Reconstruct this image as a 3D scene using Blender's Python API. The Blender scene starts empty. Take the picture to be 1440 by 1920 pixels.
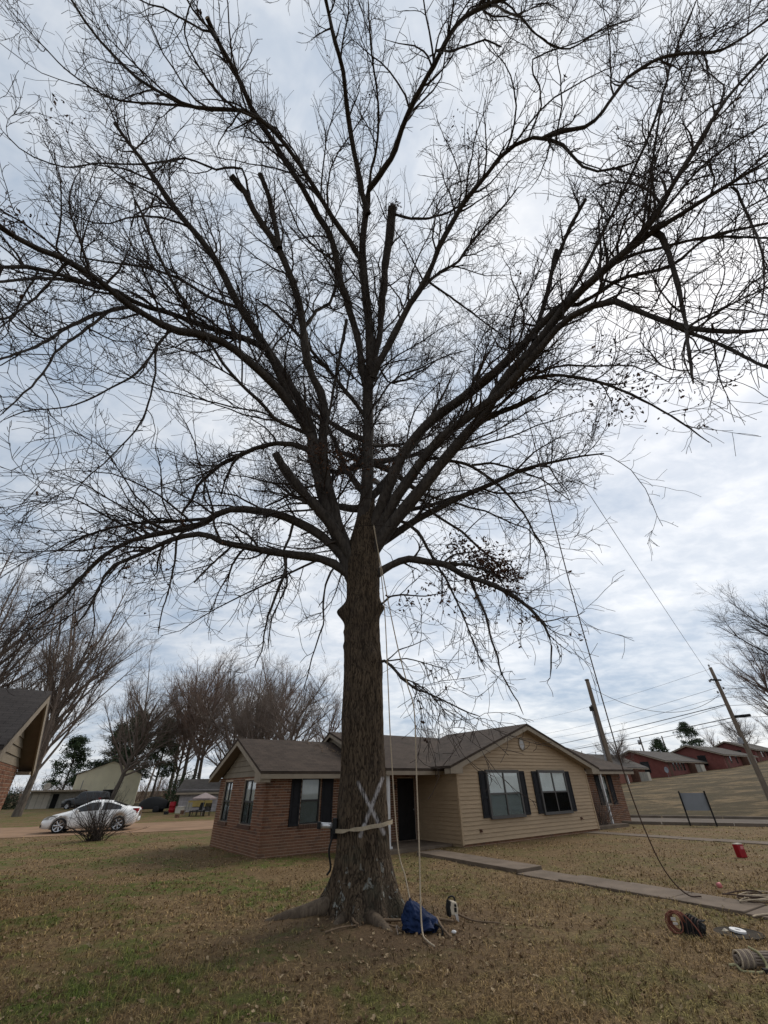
import bpy, bmesh, math, random
import numpy as np
from mathutils import Vector, Matrix, noise as mnoise
rnd = random.Random(7); rng = np.random.default_rng(11)
R = math.radians
scene = bpy.context.scene
C = bpy.data.collections.new('place'); scene.collection.children.link(C)

# ---------------------------------------------------------------- camera
PITCH, ROLL, EYE = R(34.45), R(1.05), 1.85
cam_d = bpy.data.cameras.new('camera'); cam = bpy.data.objects.new('camera', cam_d); C.objects.link(cam)
cam_d.sensor_fit = 'HORIZONTAL'; cam_d.sensor_width = 36; cam_d.lens = 18.75
cam_d.clip_start = 0.05; cam_d.clip_end = 6000
_X = Vector((1, 0, 0)); _U = Vector((0, -math.sin(PITCH), math.cos(PITCH))); _F = Vector((0, math.cos(PITCH), math.sin(PITCH)))
_r = _X*math.cos(ROLL) - _U*math.sin(ROLL); _u = _X*math.sin(ROLL) + _U*math.cos(ROLL)
cam.matrix_world = Matrix(((_r.x, _u.x, -_F.x, 0), (_r.y, _u.y, -_F.y, 0), (_r.z, _u.z, -_F.z, EYE), (0, 0, 0, 1)))
scene.camera = cam

# ---------------------------------------------------------------- sky, sun, exposure
SUN_AZ, SUN_EL = R(48), R(46)            # azimuth from +Y towards +X
world = bpy.data.worlds.new('World'); scene.world = world; world.use_nodes = True
nt = world.node_tree; nt.nodes.clear()
def wn(t, **k):
    n = nt.nodes.new(t)
    for a, b in k.items(): setattr(n, a, b)
    return n
def wmath(op, a, b=None, c=None):
    n = wn('ShaderNodeMath', operation=op)
    for i, v in enumerate((a, b, c)):
        if v is None: continue
        if isinstance(v, (int, float)): n.inputs[i].default_value = v
        else: nt.links.new(v, n.inputs[i])
    return n.outputs[0]
def wmix(f, a, b):
    n = wn('ShaderNodeMix', data_type='RGBA')
    for s, v in ((0, f), (6, a), (7, b)):
        if isinstance(v, (int, float, tuple)): n.inputs[s].default_value = v
        else: nt.links.new(v, n.inputs[s])
    return n.outputs[2]
sky = wn('ShaderNodeTexSky'); sky.sky_type = 'NISHITA'; sky.sun_disc = False
sky.sun_elevation = SUN_EL; sky.sun_rotation = SUN_AZ; sky.altitude = 100; sky.air_density = 1.0; sky.dust_density = 2.0
tc = wn('ShaderNodeTexCoord'); sep = wn('ShaderNodeSeparateXYZ'); nt.links.new(tc.outputs['Generated'], sep.inputs[0])
zz = wmath('ADD', wmath('MAXIMUM', sep.outputs[2], 0.0), 0.22)
cx = wmath('DIVIDE', sep.outputs[0], zz); cy = wmath('DIVIDE', sep.outputs[1], zz)
cmb = wn('ShaderNodeCombineXYZ'); nt.links.new(cx, cmb.inputs[0]); nt.links.new(cy, cmb.inputs[1])
def wnoise(scale, detail, rough, off, dist=0.0):
    m = wn('ShaderNodeMapping'); m.inputs['Location'].default_value = off; m.inputs['Rotation'].default_value = (0, 0, 0.6); m.inputs['Scale'].default_value = (1, 1.35, 1)
    nt.links.new(cmb.outputs[0], m.inputs[0])
    n = wn('ShaderNodeTexNoise'); n.inputs['Scale'].default_value = scale; n.inputs['Detail'].default_value = detail
    n.inputs['Roughness'].default_value = rough; n.inputs['Distortion'].default_value = dist
    nt.links.new(m.outputs[0], n.inputs['Vector']); return n.outputs['Fac']
def wramp(v, a, b):
    n = wn('ShaderNodeMapRange', interpolation_type='SMOOTHSTEP')
    nt.links.new(v, n.inputs[0]); n.inputs[1].default_value = a; n.inputs[2].default_value = b
    return n.outputs[0]
big = wramp(wnoise(1.0, 3, 0.5, (3.1, 0.4, 0), 0.3), 0.40, 0.57)
mid = wramp(wnoise(2.8, 5, 0.56, (7.7, 2.2, 0), 0.4), 0.36, 0.64)
fin = wramp(wnoise(11.0, 4, 0.6, (1.2, 5.5, 0), 0.3), 0.34, 0.68)
thick = wmath('ADD', wmath('ADD', wmath('MULTIPLY', big, 0.42), wmath('MULTIPLY', mid, 0.33)), wmath('MULTIPLY', fin, 0.25))
sund = (math.sin(SUN_AZ)*math.cos(SUN_EL), math.cos(SUN_AZ)*math.cos(SUN_EL), math.sin(SUN_EL))
dot = wn('ShaderNodeVectorMath', operation='DOT_PRODUCT'); nt.links.new(tc.outputs['Generated'], dot.inputs[0]); dot.inputs[1].default_value = sund
glow = wramp(dot.outputs['Value'], -0.35, 1.0)      # cloud is thinner-looking and brighter round the veiled sun
K = 10.0
cloud = wmix(thick, (0.325*K, 0.395*K, 0.490*K, 1), (0.700*K, 0.712*K, 0.728*K, 1))
cloud = wmix(0.10, cloud, sky.outputs[0])
gain = wmath('ADD', 0.92, wmath('MULTIPLY', glow, 0.20))
vm = wn('ShaderNodeVectorMath', operation='SCALE'); nt.links.new(cloud, vm.inputs[0]); nt.links.new(gain, vm.inputs['Scale'])
bg = wn('ShaderNodeBackground'); bg.inputs['Strength'].default_value = 0.1; nt.links.new(vm.outputs[0], bg.inputs['Color'])
wo = wn('ShaderNodeOutputWorld'); nt.links.new(bg.outputs[0], wo.inputs['Surface'])

sun_d = bpy.data.lights.new('sun', 'SUN'); sun_d.energy = 1.5; sun_d.angle = R(25); sun_d.color = (1.0, 0.93, 0.83)
sun = bpy.data.objects.new('sun', sun_d); C.objects.link(sun)
sun.rotation_euler = Vector(sund).to_track_quat('Z', 'Y').to_euler()
scene.view_settings.view_transform = 'Standard'; scene.view_settings.look = 'None'
scene.view_settings.exposure = 0.36; scene.view_settings.gamma = 1.0; scene.view_settings.use_curve_mapping = False
scene.render.engine = 'CYCLES'
scene.cycles.max_bounces = 6; scene.cycles.transparent_max_bounces = 12; scene.cycles.use_denoising = True

# ---------------------------------------------------------------- helpers
def link(o, parent=None):
    C.objects.link(o)
    if parent is not None: o.parent = parent
    return o
def tag(o, label=None, cat=None, group=None, kind=None):
    if label: o['label'] = label
    if cat: o['category'] = cat
    if group: o['group'] = group
    if kind: o['kind'] = kind
    return o
def empty(name, loc=(0, 0, 0), rz=0.0, label=None, cat=None, group=None):
    o = bpy.data.objects.new(name, None); o.location = loc; o.rotation_euler = (0, 0, rz); o.empty_display_size = 0.2
    link(o); return tag(o, label, cat, group)
def copy_tree(o, parent=None):
    c = o.copy(); link(c); c.parent = parent
    for ch in o.children: copy_tree(ch, c)
    return c
def np_mesh(name, V, Q, mat, parent=None, smooth=True, attr=None, T=None):
    """mesh object from numpy vertices, quads Q (n,4) and optional triangles T"""
    me = bpy.data.meshes.new(name)
    V = np.asarray(V, np.float32).reshape(-1, 3)
    Q = np.zeros((0, 4), np.int32) if Q is None else np.asarray(Q, np.int32).reshape(-1, 4)
    T = np.zeros((0, 3), np.int32) if T is None else np.asarray(T, np.int32).reshape(-1, 3)
    me.vertices.add(len(V)); me.vertices.foreach_set('co', V.ravel())
    loops = np.concatenate([Q.ravel(), T.ravel()]); me.loops.add(len(loops)); me.loops.foreach_set('vertex_index', loops)
    tot = np.concatenate([np.full(len(Q), 4, np.int32), np.full(len(T), 3, np.int32)])
    st = np.concatenate([[0], np.cumsum(tot)[:-1]]).astype(np.int32)
    me.polygons.add(len(tot)); me.polygons.foreach_set('loop_start', st); me.polygons.foreach_set('loop_total', tot)
    me.polygons.foreach_set('use_smooth', np.full(len(tot), smooth))
    me.update(calc_edges=True)
    if attr is not None:
        a = me.attributes.new('rnd', 'FLOAT', 'POINT'); a.data.foreach_set('value', np.asarray(attr, np.float32))
    me.materials.append(mat)
    return link(bpy.data.objects.new(name, me), parent)
class MB:
    """collects simple solids and links them as one mesh object"""
    def __init__(s): s.v = []; s.f = []
    def add(s, vs, fs, M=None):
        b = len(s.v)
        s.v += [tuple(M @ Vector(p)) if M else tuple(p) for p in vs]
        s.f += [tuple(b+i for i in f) for f in fs]; return s
    def box(s, x0, x1, y0, y1, z0, z1, M=None):
        vs = [(x0,y0,z0),(x1,y0,z0),(x1,y1,z0),(x0,y1,z0),(x0,y0,z1),(x1,y0,z1),(x1,y1,z1),(x0,y1,z1)]
        return s.add(vs, [(3,2,1,0),(4,5,6,7),(0,1,5,4),(1,2,6,5),(2,3,7,6),(3,0,4,7)], M)
    def prism(s, poly, y0, y1, M=None):
        """poly in (x,z), extruded along y"""
        n = len(poly)
        vs = [(x, y0, z) for x, z in poly] + [(x, y1, z) for x, z in poly]
        fs = [tuple(range(n)), tuple(range(2*n-1, n-1, -1))] + [((i+1) % n, i, n+i, n+(i+1) % n) for i in range(n)]
        return s.add(vs, fs, M)
    def tube(s, pts, rad, n=8, cap=True, M=None):
        pts = [Vector(p) for p in pts]; k = len(pts)
        rad = [rad]*k if isinstance(rad, (int, float)) else rad
        vs = []; ref = None
        for i, p in enumerate(pts):
            t = (pts[min(i+1, k-1)] - pts[max(i-1, 0)]).normalized()
            if ref is None: ref = t.orthogonal().normalized()
            a = (ref - t*ref.dot(t)); a = a.normalized() if a.length > 1e-6 else t.orthogonal().normalized()
            ref = a; b = t.cross(a)
            vs += [p + (a*math.cos(q) + b*math.sin(q))*rad[i] for q in [2*math.pi*j/n for j in range(n)]]
        fs = [(i*n+j, i*n+(j+1) % n, (i+1)*n+(j+1) % n, (i+1)*n+j) for i in range(k-1) for j in range(n)]
        if cap: fs += [tuple(range(n-1, -1, -1)), tuple((k-1)*n+j for j in range(n))]
        return s.add(vs, fs, M)
    def lathe(s, prof, n=24, M=None, caps=True):
        """prof [(r,z)] about z"""
        k = len(prof); vs = [(r*math.cos(2*math.pi*j/n), r*math.sin(2*math.pi*j/n), z) for r, z in prof for j in range(n)]
        fs = [(i*n+j, i*n+(j+1) % n, (i+1)*n+(j+1) % n, (i+1)*n+j) for i in range(k-1) for j in range(n)]
        if caps and prof[0][0] > 1e-6: fs.append(tuple(range(n-1, -1, -1)))
        if caps and prof[-1][0] > 1e-6: fs.append(tuple((k-1)*n+j for j in range(n)))
        return s.add(vs, fs, M)
    def mesh(s, name, mat, smooth=False):
        me = bpy.data.meshes.new(name); me.from_pydata(s.v, [], s.f); me.validate(); me.update()
        if smooth:
            me.polygons.foreach_set('use_smooth', [True]*len(me.polygons))
        me.materials.append(mat); return me
    def build(s, name, mat, parent=None, smooth=False, loc=None, rz=0.0):
        o = bpy.data.objects.new(name, s.mesh(name, mat, smooth)); link(o, parent)
        if loc: o.location = loc
        if rz: o.rotation_euler = (0, 0, rz)
        return o
def bevel(o, w=0.01, seg=2):
    m = o.modifiers.new('bevel', 'BEVEL'); m.width = w; m.segments = seg; m.limit_method = 'ANGLE'; return o

# ---------------------------------------------------------------- materials
def new_mat(name):
    m = bpy.data.materials.new(name); m.use_nodes = True; t = m.node_tree
    b = t.nodes['Principled BSDF']; return m, t, b
def nd(t, ty, ins=None, **k):
    n = t.nodes.new(ty)
    for a, b in k.items(): setattr(n, a, b)
    for s, v in (ins or {}).items():
        if hasattr(v, 'is_output'): t.links.new(v, n.inputs[s])
        else: n.inputs[s].default_value = v
    return n
def mix(t, f, a, b, mode='MIX'):
    return nd(t, 'ShaderNodeMix', {0: f, 6: a if hasattr(a, 'is_output') else (*a[:3], 1), 7: b if hasattr(b, 'is_output') else (*b[:3], 1)}, data_type='RGBA', blend_type=mode).outputs[2]
def noi(t, vec, scale, detail=3, rough=0.55, dist=0.0):
    return nd(t, 'ShaderNodeTexNoise', {'Vector': vec, 'Scale': scale, 'Detail': detail, 'Roughness': rough, 'Distortion': dist}).outputs['Fac']
def sst(t, v, a, b, lo=0.0, hi=1.0):
    return nd(t, 'ShaderNodeMapRange', {0: v, 1: a, 2: b, 3: lo, 4: hi}, interpolation_type='SMOOTHSTEP').outputs[0]
def mth(t, op, a, b=0.0, clamp=False):
    return nd(t, 'ShaderNodeMath', {0: a, 1: b}, operation=op, use_clamp=clamp).outputs[0]
def bump(t, h, strength, dist=0.01):
    return nd(t, 'ShaderNodeBump', {'Height': h, 'Strength': strength, 'Distance': dist}).outputs[0]
def simple(name, col, rough=0.7, var=0.15, scale=6.0, dirt=None, dirt_amt=0.3, bmp=0.0, bscale=40.0, metal=0.0, objvar=0.0, spec=0.22, coords='Object', stretch=(1, 1, 1)):
    """plain surface: base colour with noise variation, optional stains, bump and per-object variation"""
    m, t, b = new_mat(name)
    tcn = nd(t, 'ShaderNodeTexCoord').outputs[coords] if coords != 'World' else nd(t, 'ShaderNodeNewGeometry').outputs['Position']
    vec = nd(t, 'ShaderNodeMapping', {0: tcn, 'Scale': stretch}).outputs[0]
    n1 = noi(t, vec, scale, 5, 0.6)
    c = mix(t, sst(t, n1, 0.25, 0.75), [x*(1-var) for x in col], [min(1, x*(1+var)) for x in col])
    if dirt is not None:
        c = mix(t, mth(t, 'MULTIPLY', sst(t, noi(t, vec, scale*0.35, 6, 0.65), 0.45, 0.75), dirt_amt), c, dirt)
    if objvar:
        r = nd(t, 'ShaderNodeObjectInfo').outputs['Random']
        c = mix(t, 1.0, c, nd(t, 'ShaderNodeCombineColor', {0: sst(t, r, 0, 1, 1-objvar, 1+objvar), 1: sst(t, r, 0, 1, 1-objvar, 1+objvar), 2: sst(t, r, 0, 1, 1-objvar, 1+objvar)}).outputs[0], 'MULTIPLY')
    t.links.new(c, b.inputs['Base Color']); b.inputs['Roughness'].default_value = rough; b.inputs['Metallic'].default_value = metal
    b.inputs['Specular IOR Level'].default_value = spec
    if bmp: t.links.new(bump(t, noi(t, vec, bscale, 6, 0.65), bmp), b.inputs['Normal'])
    return m
# ---- turf: one colour field in world space, used by the ground sheet and by the blades on it
TREE = (-0.47, 9.65); RN_ = (0.49, 0.87)
def turf_color(t):
    pos = nd(t, 'ShaderNodeNewGeometry').outputs['Position']
    flat = nd(t, 'ShaderNodeVectorMath', {0: pos, 1: (1, 1, 0)}, operation='MULTIPLY').outputs[0]
    green = sst(t, noi(t, flat, 0.50, 5, 0.62, 0.5), 0.45, 0.56)
    green2 = sst(t, noi(t, flat, 3.5, 4, 0.65), 0.36, 0.60)
    g = mth(t, 'MULTIPLY', green, green2)
    near = nd(t, 'ShaderNodeVectorMath', {0: flat, 1: (1.5, 3.0, 0)}, operation='SUBTRACT').outputs[0]
    sy = nd(t, 'ShaderNodeSeparateXYZ', {0: flat})
    leftish = sst(t, sy.outputs[0], 2.5, -3.0, 0.42, 1.0)
    g = mth(t, 'MULTIPLY', g, leftish)
    tan = mix(t, sst(t, noi(t, flat, 1.3, 5, 0.65, 0.3), 0.3, 0.7), (0.270, 0.180, 0.086), (0.450, 0.325, 0.172))
    tan = mix(t, sst(t, noi(t, flat, 14.0, 5, 0.7), 0.35, 0.75), [0.115, 0.076, 0.040], tan)
    tan = mix(t, sst(t, noi(t, flat, 4.5, 6, 0.72, 0.8), 0.40, 0.60, 0.0, 0.55), tan, [0.130, 0.082, 0.042])
    c = mix(t, g, tan, (0.088, 0.112, 0.024))
    dt = nd(t, 'ShaderNodeVectorMath', {0: flat, 1: (TREE[0]+0.25, TREE[1]-0.7, 0)}, operation='DISTANCE').outputs['Value']
    wob = mth(t, 'ADD', dt, mth(t, 'MULTIPLY', mth(t, 'SUBTRACT', noi(t, flat, 1.1, 5, 0.65), 0.5), 4.2))
    dirt = sst(t, wob, 2.8, 0.7)
    c = mix(t, mth(t, 'MULTIPLY', dirt, 0.85), c, mix(t, sst(t, noi(t, flat, 22, 5, 0.7), 0.35, 0.7), (0.070, 0.044, 0.027), (0.150, 0.100, 0.064)))
    hs = nd(t, 'ShaderNodeMapping', {0: flat, 'Rotation': (0, 0, 0.5), 'Scale': (0.06, 0.13, 1)}).outputs[0]
    streak = noi(t, hs, 2.2, 7, 0.72, 0.8)
    hill = sst(t, mth(t, 'ADD', mth(t, 'MULTIPLY', sy.outputs[0], RN_[0]), mth(t, 'MULTIPLY', sy.outputs[1], RN_[1])), 34.5, 37.0)
    hc = mix(t, sst(t, streak, 0.45, 0.55), (0.036, 0.030, 0.014), (0.180, 0.130, 0.070))
    hc = mix(t, sst(t, noi(t, flat, 0.38, 8, 0.80, 0.8), 0.47, 0.55, 0, 0.8), hc, (0.036, 0.031, 0.014))
    c = mix(t, mth(t, 'MULTIPLY', hill, 0.9), c, hc)
    bare = sst(t, noi(t, flat, 0.42, 6, 0.7, 0.6), 0.60, 0.72)
    c = mix(t, mth(t, 'MULTIPLY', bare, 0.5), c, (0.105, 0.068, 0.040))
    return c, flat
def make_turf(name, blades):
    m, t, b = new_mat(name)
    c, flat = turf_color(t)
    if blades:
        a = nd(t, 'ShaderNodeAttribute', attribute_name='rnd').outputs['Fac']
        k = sst(t, a, 0, 1, 0.55, 2.0)
        c = mix(t, 1.0, c, nd(t, 'ShaderNodeCombineColor', {0: k, 1: k, 2: sst(t, a, 0, 1, 0.5, 1.75)}).outputs[0], 'MULTIPLY')
        b.inputs['Specular IOR Level'].default_value = 0.2
    else:
        c = mix(t, 1.0, c, (0.80, 0.78, 0.76), 'MULTIPLY')
        spk = noi(t, flat, 55, 4, 0.75)
        c = mix(t, sst(t, spk, 0.38, 0.62, 0.0, 0.16), c, (0.26, 0.19, 0.11))
        h = mth(t, 'ADD', noi(t, flat, 30, 6, 0.75), mth(t, 'MULTIPLY', noi(t, flat, 6, 3, 0.6), 1.2))
        t.links.new(bump(t, h, 0.9, 0.03), b.inputs['Normal'])
        b.inputs['Specular IOR Level'].default_value = 0.1
    t.links.new(c, b.inputs['Base Color']); b.inputs['Roughness'].default_value = 0.9
    return m
M = {}
M['turf'] = make_turf('turf', False); M['blade'] = make_turf('grass_blade', True)

def leaf_mat(name, c0, c1, c2):
    m, t, b = new_mat(name)
    a = nd(t, 'ShaderNodeAttribute', attribute_name='rnd').outputs['Fac']
    c = mix(t, sst(t, a, 0.0, 0.5), c0, c1); c = mix(t, sst(t, a, 0.6, 1.0), c, c2)
    t.links.new(c, b.inputs['Base Color']); b.inputs['Roughness'].default_value = 0.75; b.inputs['Specular IOR Level'].default_value = 0.25
    return m
M['litter'] = leaf_mat('litter_leaf', (0.140, 0.084, 0.046), (0.260, 0.175, 0.100), (0.420, 0.320, 0.195))
M['dryleaf'] = leaf_mat('dry_leaf', (0.035, 0.020, 0.014), (0.085, 0.042, 0.024), (0.140, 0.068, 0.034))
M['needle'] = leaf_mat('needle', (0.016, 0.030, 0.014), (0.035, 0.058, 0.024), (0.070, 0.090, 0.040))
M['shrub'] = leaf_mat('shrub_leaf', (0.020, 0.030, 0.018), (0.035, 0.050, 0.028), (0.06, 0.075, 0.04))

def bark_mat(name, c0, c1, scale=1.0):
    m, t, b = new_mat(name)
    o = nd(t, 'ShaderNodeTexCoord').outputs['Object']
    v = nd(t, 'ShaderNodeMapping', {0: o, 'Scale': (9*scale, 9*scale, 2.2*scale)}).outputs[0]
    n = noi(t, v, 1.6, 7, 0.7, 0.4)
    c = mix(t, sst(t, n, 0.3, 0.68), c0, c1)
    c = mix(t, sst(t, noi(t, o, 1.7, 4, 0.6), 0.45, 0.75, 0, 0.5), c, [x*0.6 for x in c0])
    t.links.new(c, b.inputs['Base Color']); b.inputs['Roughness'].default_value = 0.95; b.inputs['Specular IOR Level'].default_value = 0.15
    t.links.new(bump(t, n, 0.7, 0.02), b.inputs['Normal'])
    return m
M['limb'] = bark_mat('limb_bark', (0.030, 0.025, 0.022), (0.082, 0.070, 0.060))
M['twig'] = bark_mat('twig_bark', (0.038, 0.030, 0.027), (0.072, 0.058, 0.050))
M['bark_grey'] = bark_mat('grey_bark', (0.075, 0.060, 0.050), (0.150, 0.128, 0.105), 0.6)
M['twig_grey'] = bark_mat('grey_twig', (0.135, 0.105, 0.088), (0.195, 0.158, 0.134), 0.3)
M['twig_red'] = bark_mat('reddish_twig', (0.140, 0.096, 0.076), (0.200, 0.142, 0.114), 0.3)
M['root'] = bark_mat('root_bark', (0.070, 0.052, 0.038), (0.150, 0.115, 0.082), 1.3)
M['wood'] = simple('cut_wood', (0.22, 0.16, 0.10), 0.85, 0.25, 25, (0.06, 0.045, 0.035), 0.7, 0.3)
M['stick'] = simple('stick', (0.15, 0.105, 0.068), 0.9, 0.3, 12, None, 0, 0.4)
# trunk: furrowed bark, lichen low down, sprayed white cross
def trunk_mat(strokes):
    m, t, b = new_mat('trunk_bark')
    o = nd(t, 'ShaderNodeTexCoord').outputs['Object']
    warp = nd(t, 'ShaderNodeVectorMath', {0: o, 1: nd(t, 'ShaderNodeVectorMath', {0: nd(t, 'ShaderNodeTexNoise', {'Vector': o, 'Scale': 3.0, 'Detail': 3}).outputs['Color'], 'Scale': 0.14}, operation='SCALE').outputs[0]}, operation='ADD').outputs[0]
    v = nd(t, 'ShaderNodeMapping', {0: warp, 'Scale': (15, 15, 1.9)}).outputs[0]
    v2 = nd(t, 'ShaderNodeMapping', {0: warp, 'Scale': (30, 30, 4.2)}).outputs[0]
    vor = nd(t, 'ShaderNodeTexVoronoi', {'Vector': v2, 'Scale': 1.0, 'Randomness': 1.0}, feature='DISTANCE_TO_EDGE').outputs['Distance']
    n = mth(t, 'ADD', mth(t, 'MULTIPLY', noi(t, v, 1.5, 8, 0.72, 0.25), 0.86), mth(t, 'MULTIPLY', sst(t, vor, 0.0, 0.22), 0.14))
    c = mix(t, sst(t, n, 0.38, 0.62), (0.028, 0.020, 0.014), (0.142, 0.104, 0.070))
    big = noi(t, o, 1.1, 4, 0.6)
    c = mix(t, sst(t, big, 0.45, 0.7, 0, 0.45), c, (0.055, 0.042, 0.034))
    c = mix(t, sst(t, noi(t, v, 4.0, 4, 0.7), 0.58, 0.75, 0, 0.4), c, (0.185, 0.160, 0.125))
    z = nd(t, 'ShaderNodeSeparateXYZ', {0: o})
    low = sst(t, z.outputs[2], 1.15, 0.35)
    lich = mth(t, 'MULTIPLY', low, sst(t, noi(t, o, 6.5, 5, 0.6, 0.5), 0.59, 0.64))
    lich = mth(t, 'MULTIPLY', lich, sst(t, n, 0.36, 0.50))
    c = mix(t, mth(t, 'MULTIPLY', lich, 0.85), c, (0.33, 0.34, 0.31))
    green = mth(t, 'MULTIPLY', sst(t, z.outputs[2], 2.4, 0.5), sst(t, noi(t, o, 2.3, 5, 0.65), 0.5, 0.7))
    c = mix(t, mth(t, 'MULTIPLY', green, 0.35), c, (0.085, 0.088, 0.060))
    flat = nd(t, 'ShaderNodeVectorMath', {0: o, 1: (1, 0, 1)}, operation='MULTIPLY').outputs[0]
    paint = None
    for (ax, az), (bx, bz), w in strokes:
        a = (ax, 0, az); d = (bx-ax, 0, bz-az); L2 = d[0]**2 + d[2]**2
        pa = nd(t, 'ShaderNodeVectorMath', {0: flat, 1: a}, operation='SUBTRACT').outputs[0]
        h = mth(t, 'DIVIDE', nd(t, 'ShaderNodeVectorMath', {0: pa, 1: d}, operation='DOT_PRODUCT').outputs['Value'], L2, True)
        pr = nd(t, 'ShaderNodeVectorMath', {0: d, 'Scale': h}, operation='SCALE').outputs[0]
        ds = nd(t, 'ShaderNodeVectorMath', {0: pa, 1: pr}, operation='DISTANCE').outputs['Value']
        ds = mth(t, 'ADD', ds, mth(t, 'MULTIPLY', mth(t, 'SUBTRACT', noi(t, o, 30, 4, 0.7), 0.5), 0.045))
        k = mth(t, 'MULTIPLY', sst(t, ds, w, w*0.15), sst(t, noi(t, o, 3.0, 4, 0.6), 0.25, 0.6, 0.35, 1.0))
        paint = k if paint is None else mth(t, 'MAXIMUM', paint, k)
    front = sst(t, z.outputs[1], -0.02, -0.12)
    paint = mth(t, 'MULTIPLY', mth(t, 'MULTIPLY', paint, front), sst(t, n, 0.36, 0.56, 0.08, 0.80))
    c = mix(t, paint, c, (0.62, 0.59, 0.59))
    t.links.new(c, b.inputs['Base Color']); b.inputs['Roughness'].default_value = 0.95; b.inputs['Specular IOR Level'].default_value = 0.12
    t.links.new(bump(t, n, 1.0, 0.08), b.inputs['Normal'])
    return m
def brick_mat(name, c0, c1, c2):
    m, t, b = new_mat(name)
    r = nd(t, 'ShaderNodeAttribute', attribute_name='rnd').outputs['Fac']
    ri = nd(t, 'ShaderNodeObjectInfo').outputs['Random']
    r = nd(t, 'ShaderNodeMath', {0: mth(t, 'ADD', r, ri)}, operation='FRACT').outputs[0]
    o = nd(t, 'ShaderNodeNewGeometry').outputs['Position']
    c = mix(t, sst(t, r, 0.0, 0.55), c0, c1); c = mix(t, sst(t, r, 0.72, 1.0), c, c2)
    c = mix(t, sst(t, noi(t, o, 30, 5, 0.7), 0.4, 0.8, 0, 0.45), c, [x*0.55 for x in c0])
    zz_ = nd(t, 'ShaderNodeSeparateXYZ', {0: o}).outputs[2]
    splash = mth(t, 'MULTIPLY', sst(t, zz_, 0.62, 0.1), sst(t, noi(t, o, 2.2, 4, 0.6), 0.3, 0.6))
    c = mix(t, mth(t, 'MULTIPLY', splash, 0.55), c, (0.185, 0.105, 0.062))
    t.links.new(c, b.inputs['Base Color']); b.inputs['Roughness'].default_value = 0.9; b.inputs['Specular IOR Level'].default_value = 0.2
    t.links.new(bump(t, noi(t, o, 60, 5, 0.7), 0.4), b.inputs['Normal'])
    return m
M['brick'] = brick_mat('brick', (0.125, 0.056, 0.034), (0.205, 0.098, 0.057), (0.115, 0.066, 0.048))
M['mortar'] = simple('mortar', (0.42, 0.33, 0.25), 0.95, 0.2, 9, (0.2, 0.13, 0.09), 0.5, 0.3, 60)
def wall_brick_mat(name, c1, c2, mort, sx=1.0):
    m, t, b = new_mat(name)
    uv = nd(t, 'ShaderNodeTexCoord').outputs['Object']
    s = nd(t, 'ShaderNodeSeparateXYZ', {0: uv})
    v = nd(t, 'ShaderNodeCombineXYZ', {0: mth(t, 'ADD', s.outputs[0], s.outputs[1]), 1: s.outputs[2], 2: 0.0}).outputs[0]
    br = nd(t, 'ShaderNodeTexBrick', {'Vector': v, 'Color1': (*c1, 1), 'Color2': (*c2, 1), 'Mortar': (*mort, 1), 'Scale': 1.0, 'Mortar Size': 0.010, 'Brick Width': 0.22, 'Row Height': 0.078, 'Bias': 0.0})
    c = mix(t, sst(t, noi(t, uv, 1.2, 5, 0.6), 0.4, 0.75, 0, 0.4), br.outputs['Color'], [x*0.55 for x in c1])
    t.links.new(c, b.inputs['Base Color']); b.inputs['Roughness'].default_value = 0.9
    return m
M['far_brick'] = wall_brick_mat('red_house_brick', (0.150, 0.036, 0.030), (0.190, 0.052, 0.040), (0.16, 0.07, 0.055))
M['far_brick2'] = wall_brick_mat('orange_house_brick', (0.240, 0.080, 0.050), (0.270, 0.100, 0.066), (0.24, 0.13, 0.09))
def shingle_mat(name, c0, c1):
    m, t, b = new_mat(name)
    uv = nd(t, 'ShaderNodeUVMap').outputs[0]
    br = nd(t, 'ShaderNodeTexBrick', {'Vector': uv, 'Color1': (*c0, 1), 'Color2': (*c1, 1), 'Mortar': (c0[0]*.45, c0[1]*.45, c0[2]*.45, 1), 'Scale': 1.0, 'Mortar Size': 0.008, 'Mortar Smooth': 0.3, 'Brick Width': 0.30, 'Row Height': 0.143, 'Bias': 0.0})
    c = mix(t, sst(t, noi(t, uv, 1.0, 5, 0.65, 0.4), 0.35, 0.75, 0, 0.5), br.outputs['Color'], [x*1.5 for x in c1])
    c = mix(t, sst(t, noi(t, uv, 60, 3, 0.7), 0.35, 0.75, 0, 0.5), c, [x*0.6 for x in c0])
    t.links.new(c, b.inputs['Base Color']); b.inputs['Roughness'].default_value = 0.95; b.inputs['Specular IOR Level'].default_value = 0.2
    h = mth(t, 'ADD', br.outputs['Fac'], mth(t, 'MULTIPLY', noi(t, uv, 80, 3, 0.7), 0.5))
    t.links.new(bump(t, h, 0.6, 0.01), b.inputs['Normal'])
    return m
M['shingle'] = shingle_mat('roof_shingle', (0.040, 0.029, 0.022), (0.066, 0.048, 0.037))
M['far_shingle'] = shingle_mat('far_roof_shingle', (0.062, 0.054, 0.048), (0.09, 0.080, 0.072))
M['dark_shingle'] = shingle_mat('dark_roof_shingle', (0.040, 0.034, 0.032), (0.060, 0.052, 0.048))
M['siding'] = simple('tan_siding', (0.375, 0.272, 0.170), 0.6, 0.08, 3, (0.20, 0.15, 0.10), 0.25, 0.05, 30, objvar=0.04, stretch=(1, 1, 6))
M['siding_old'] = simple('taupe_siding', (0.215, 0.178, 0.130), 0.7, 0.1, 3, (0.12, 0.09, 0.06), 0.35, objvar=0.05)
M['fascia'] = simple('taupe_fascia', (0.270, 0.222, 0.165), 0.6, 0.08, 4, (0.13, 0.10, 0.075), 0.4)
M['soffit'] = simple('soffit', (0.165, 0.128, 0.098), 0.8, 0.1, 4)
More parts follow.
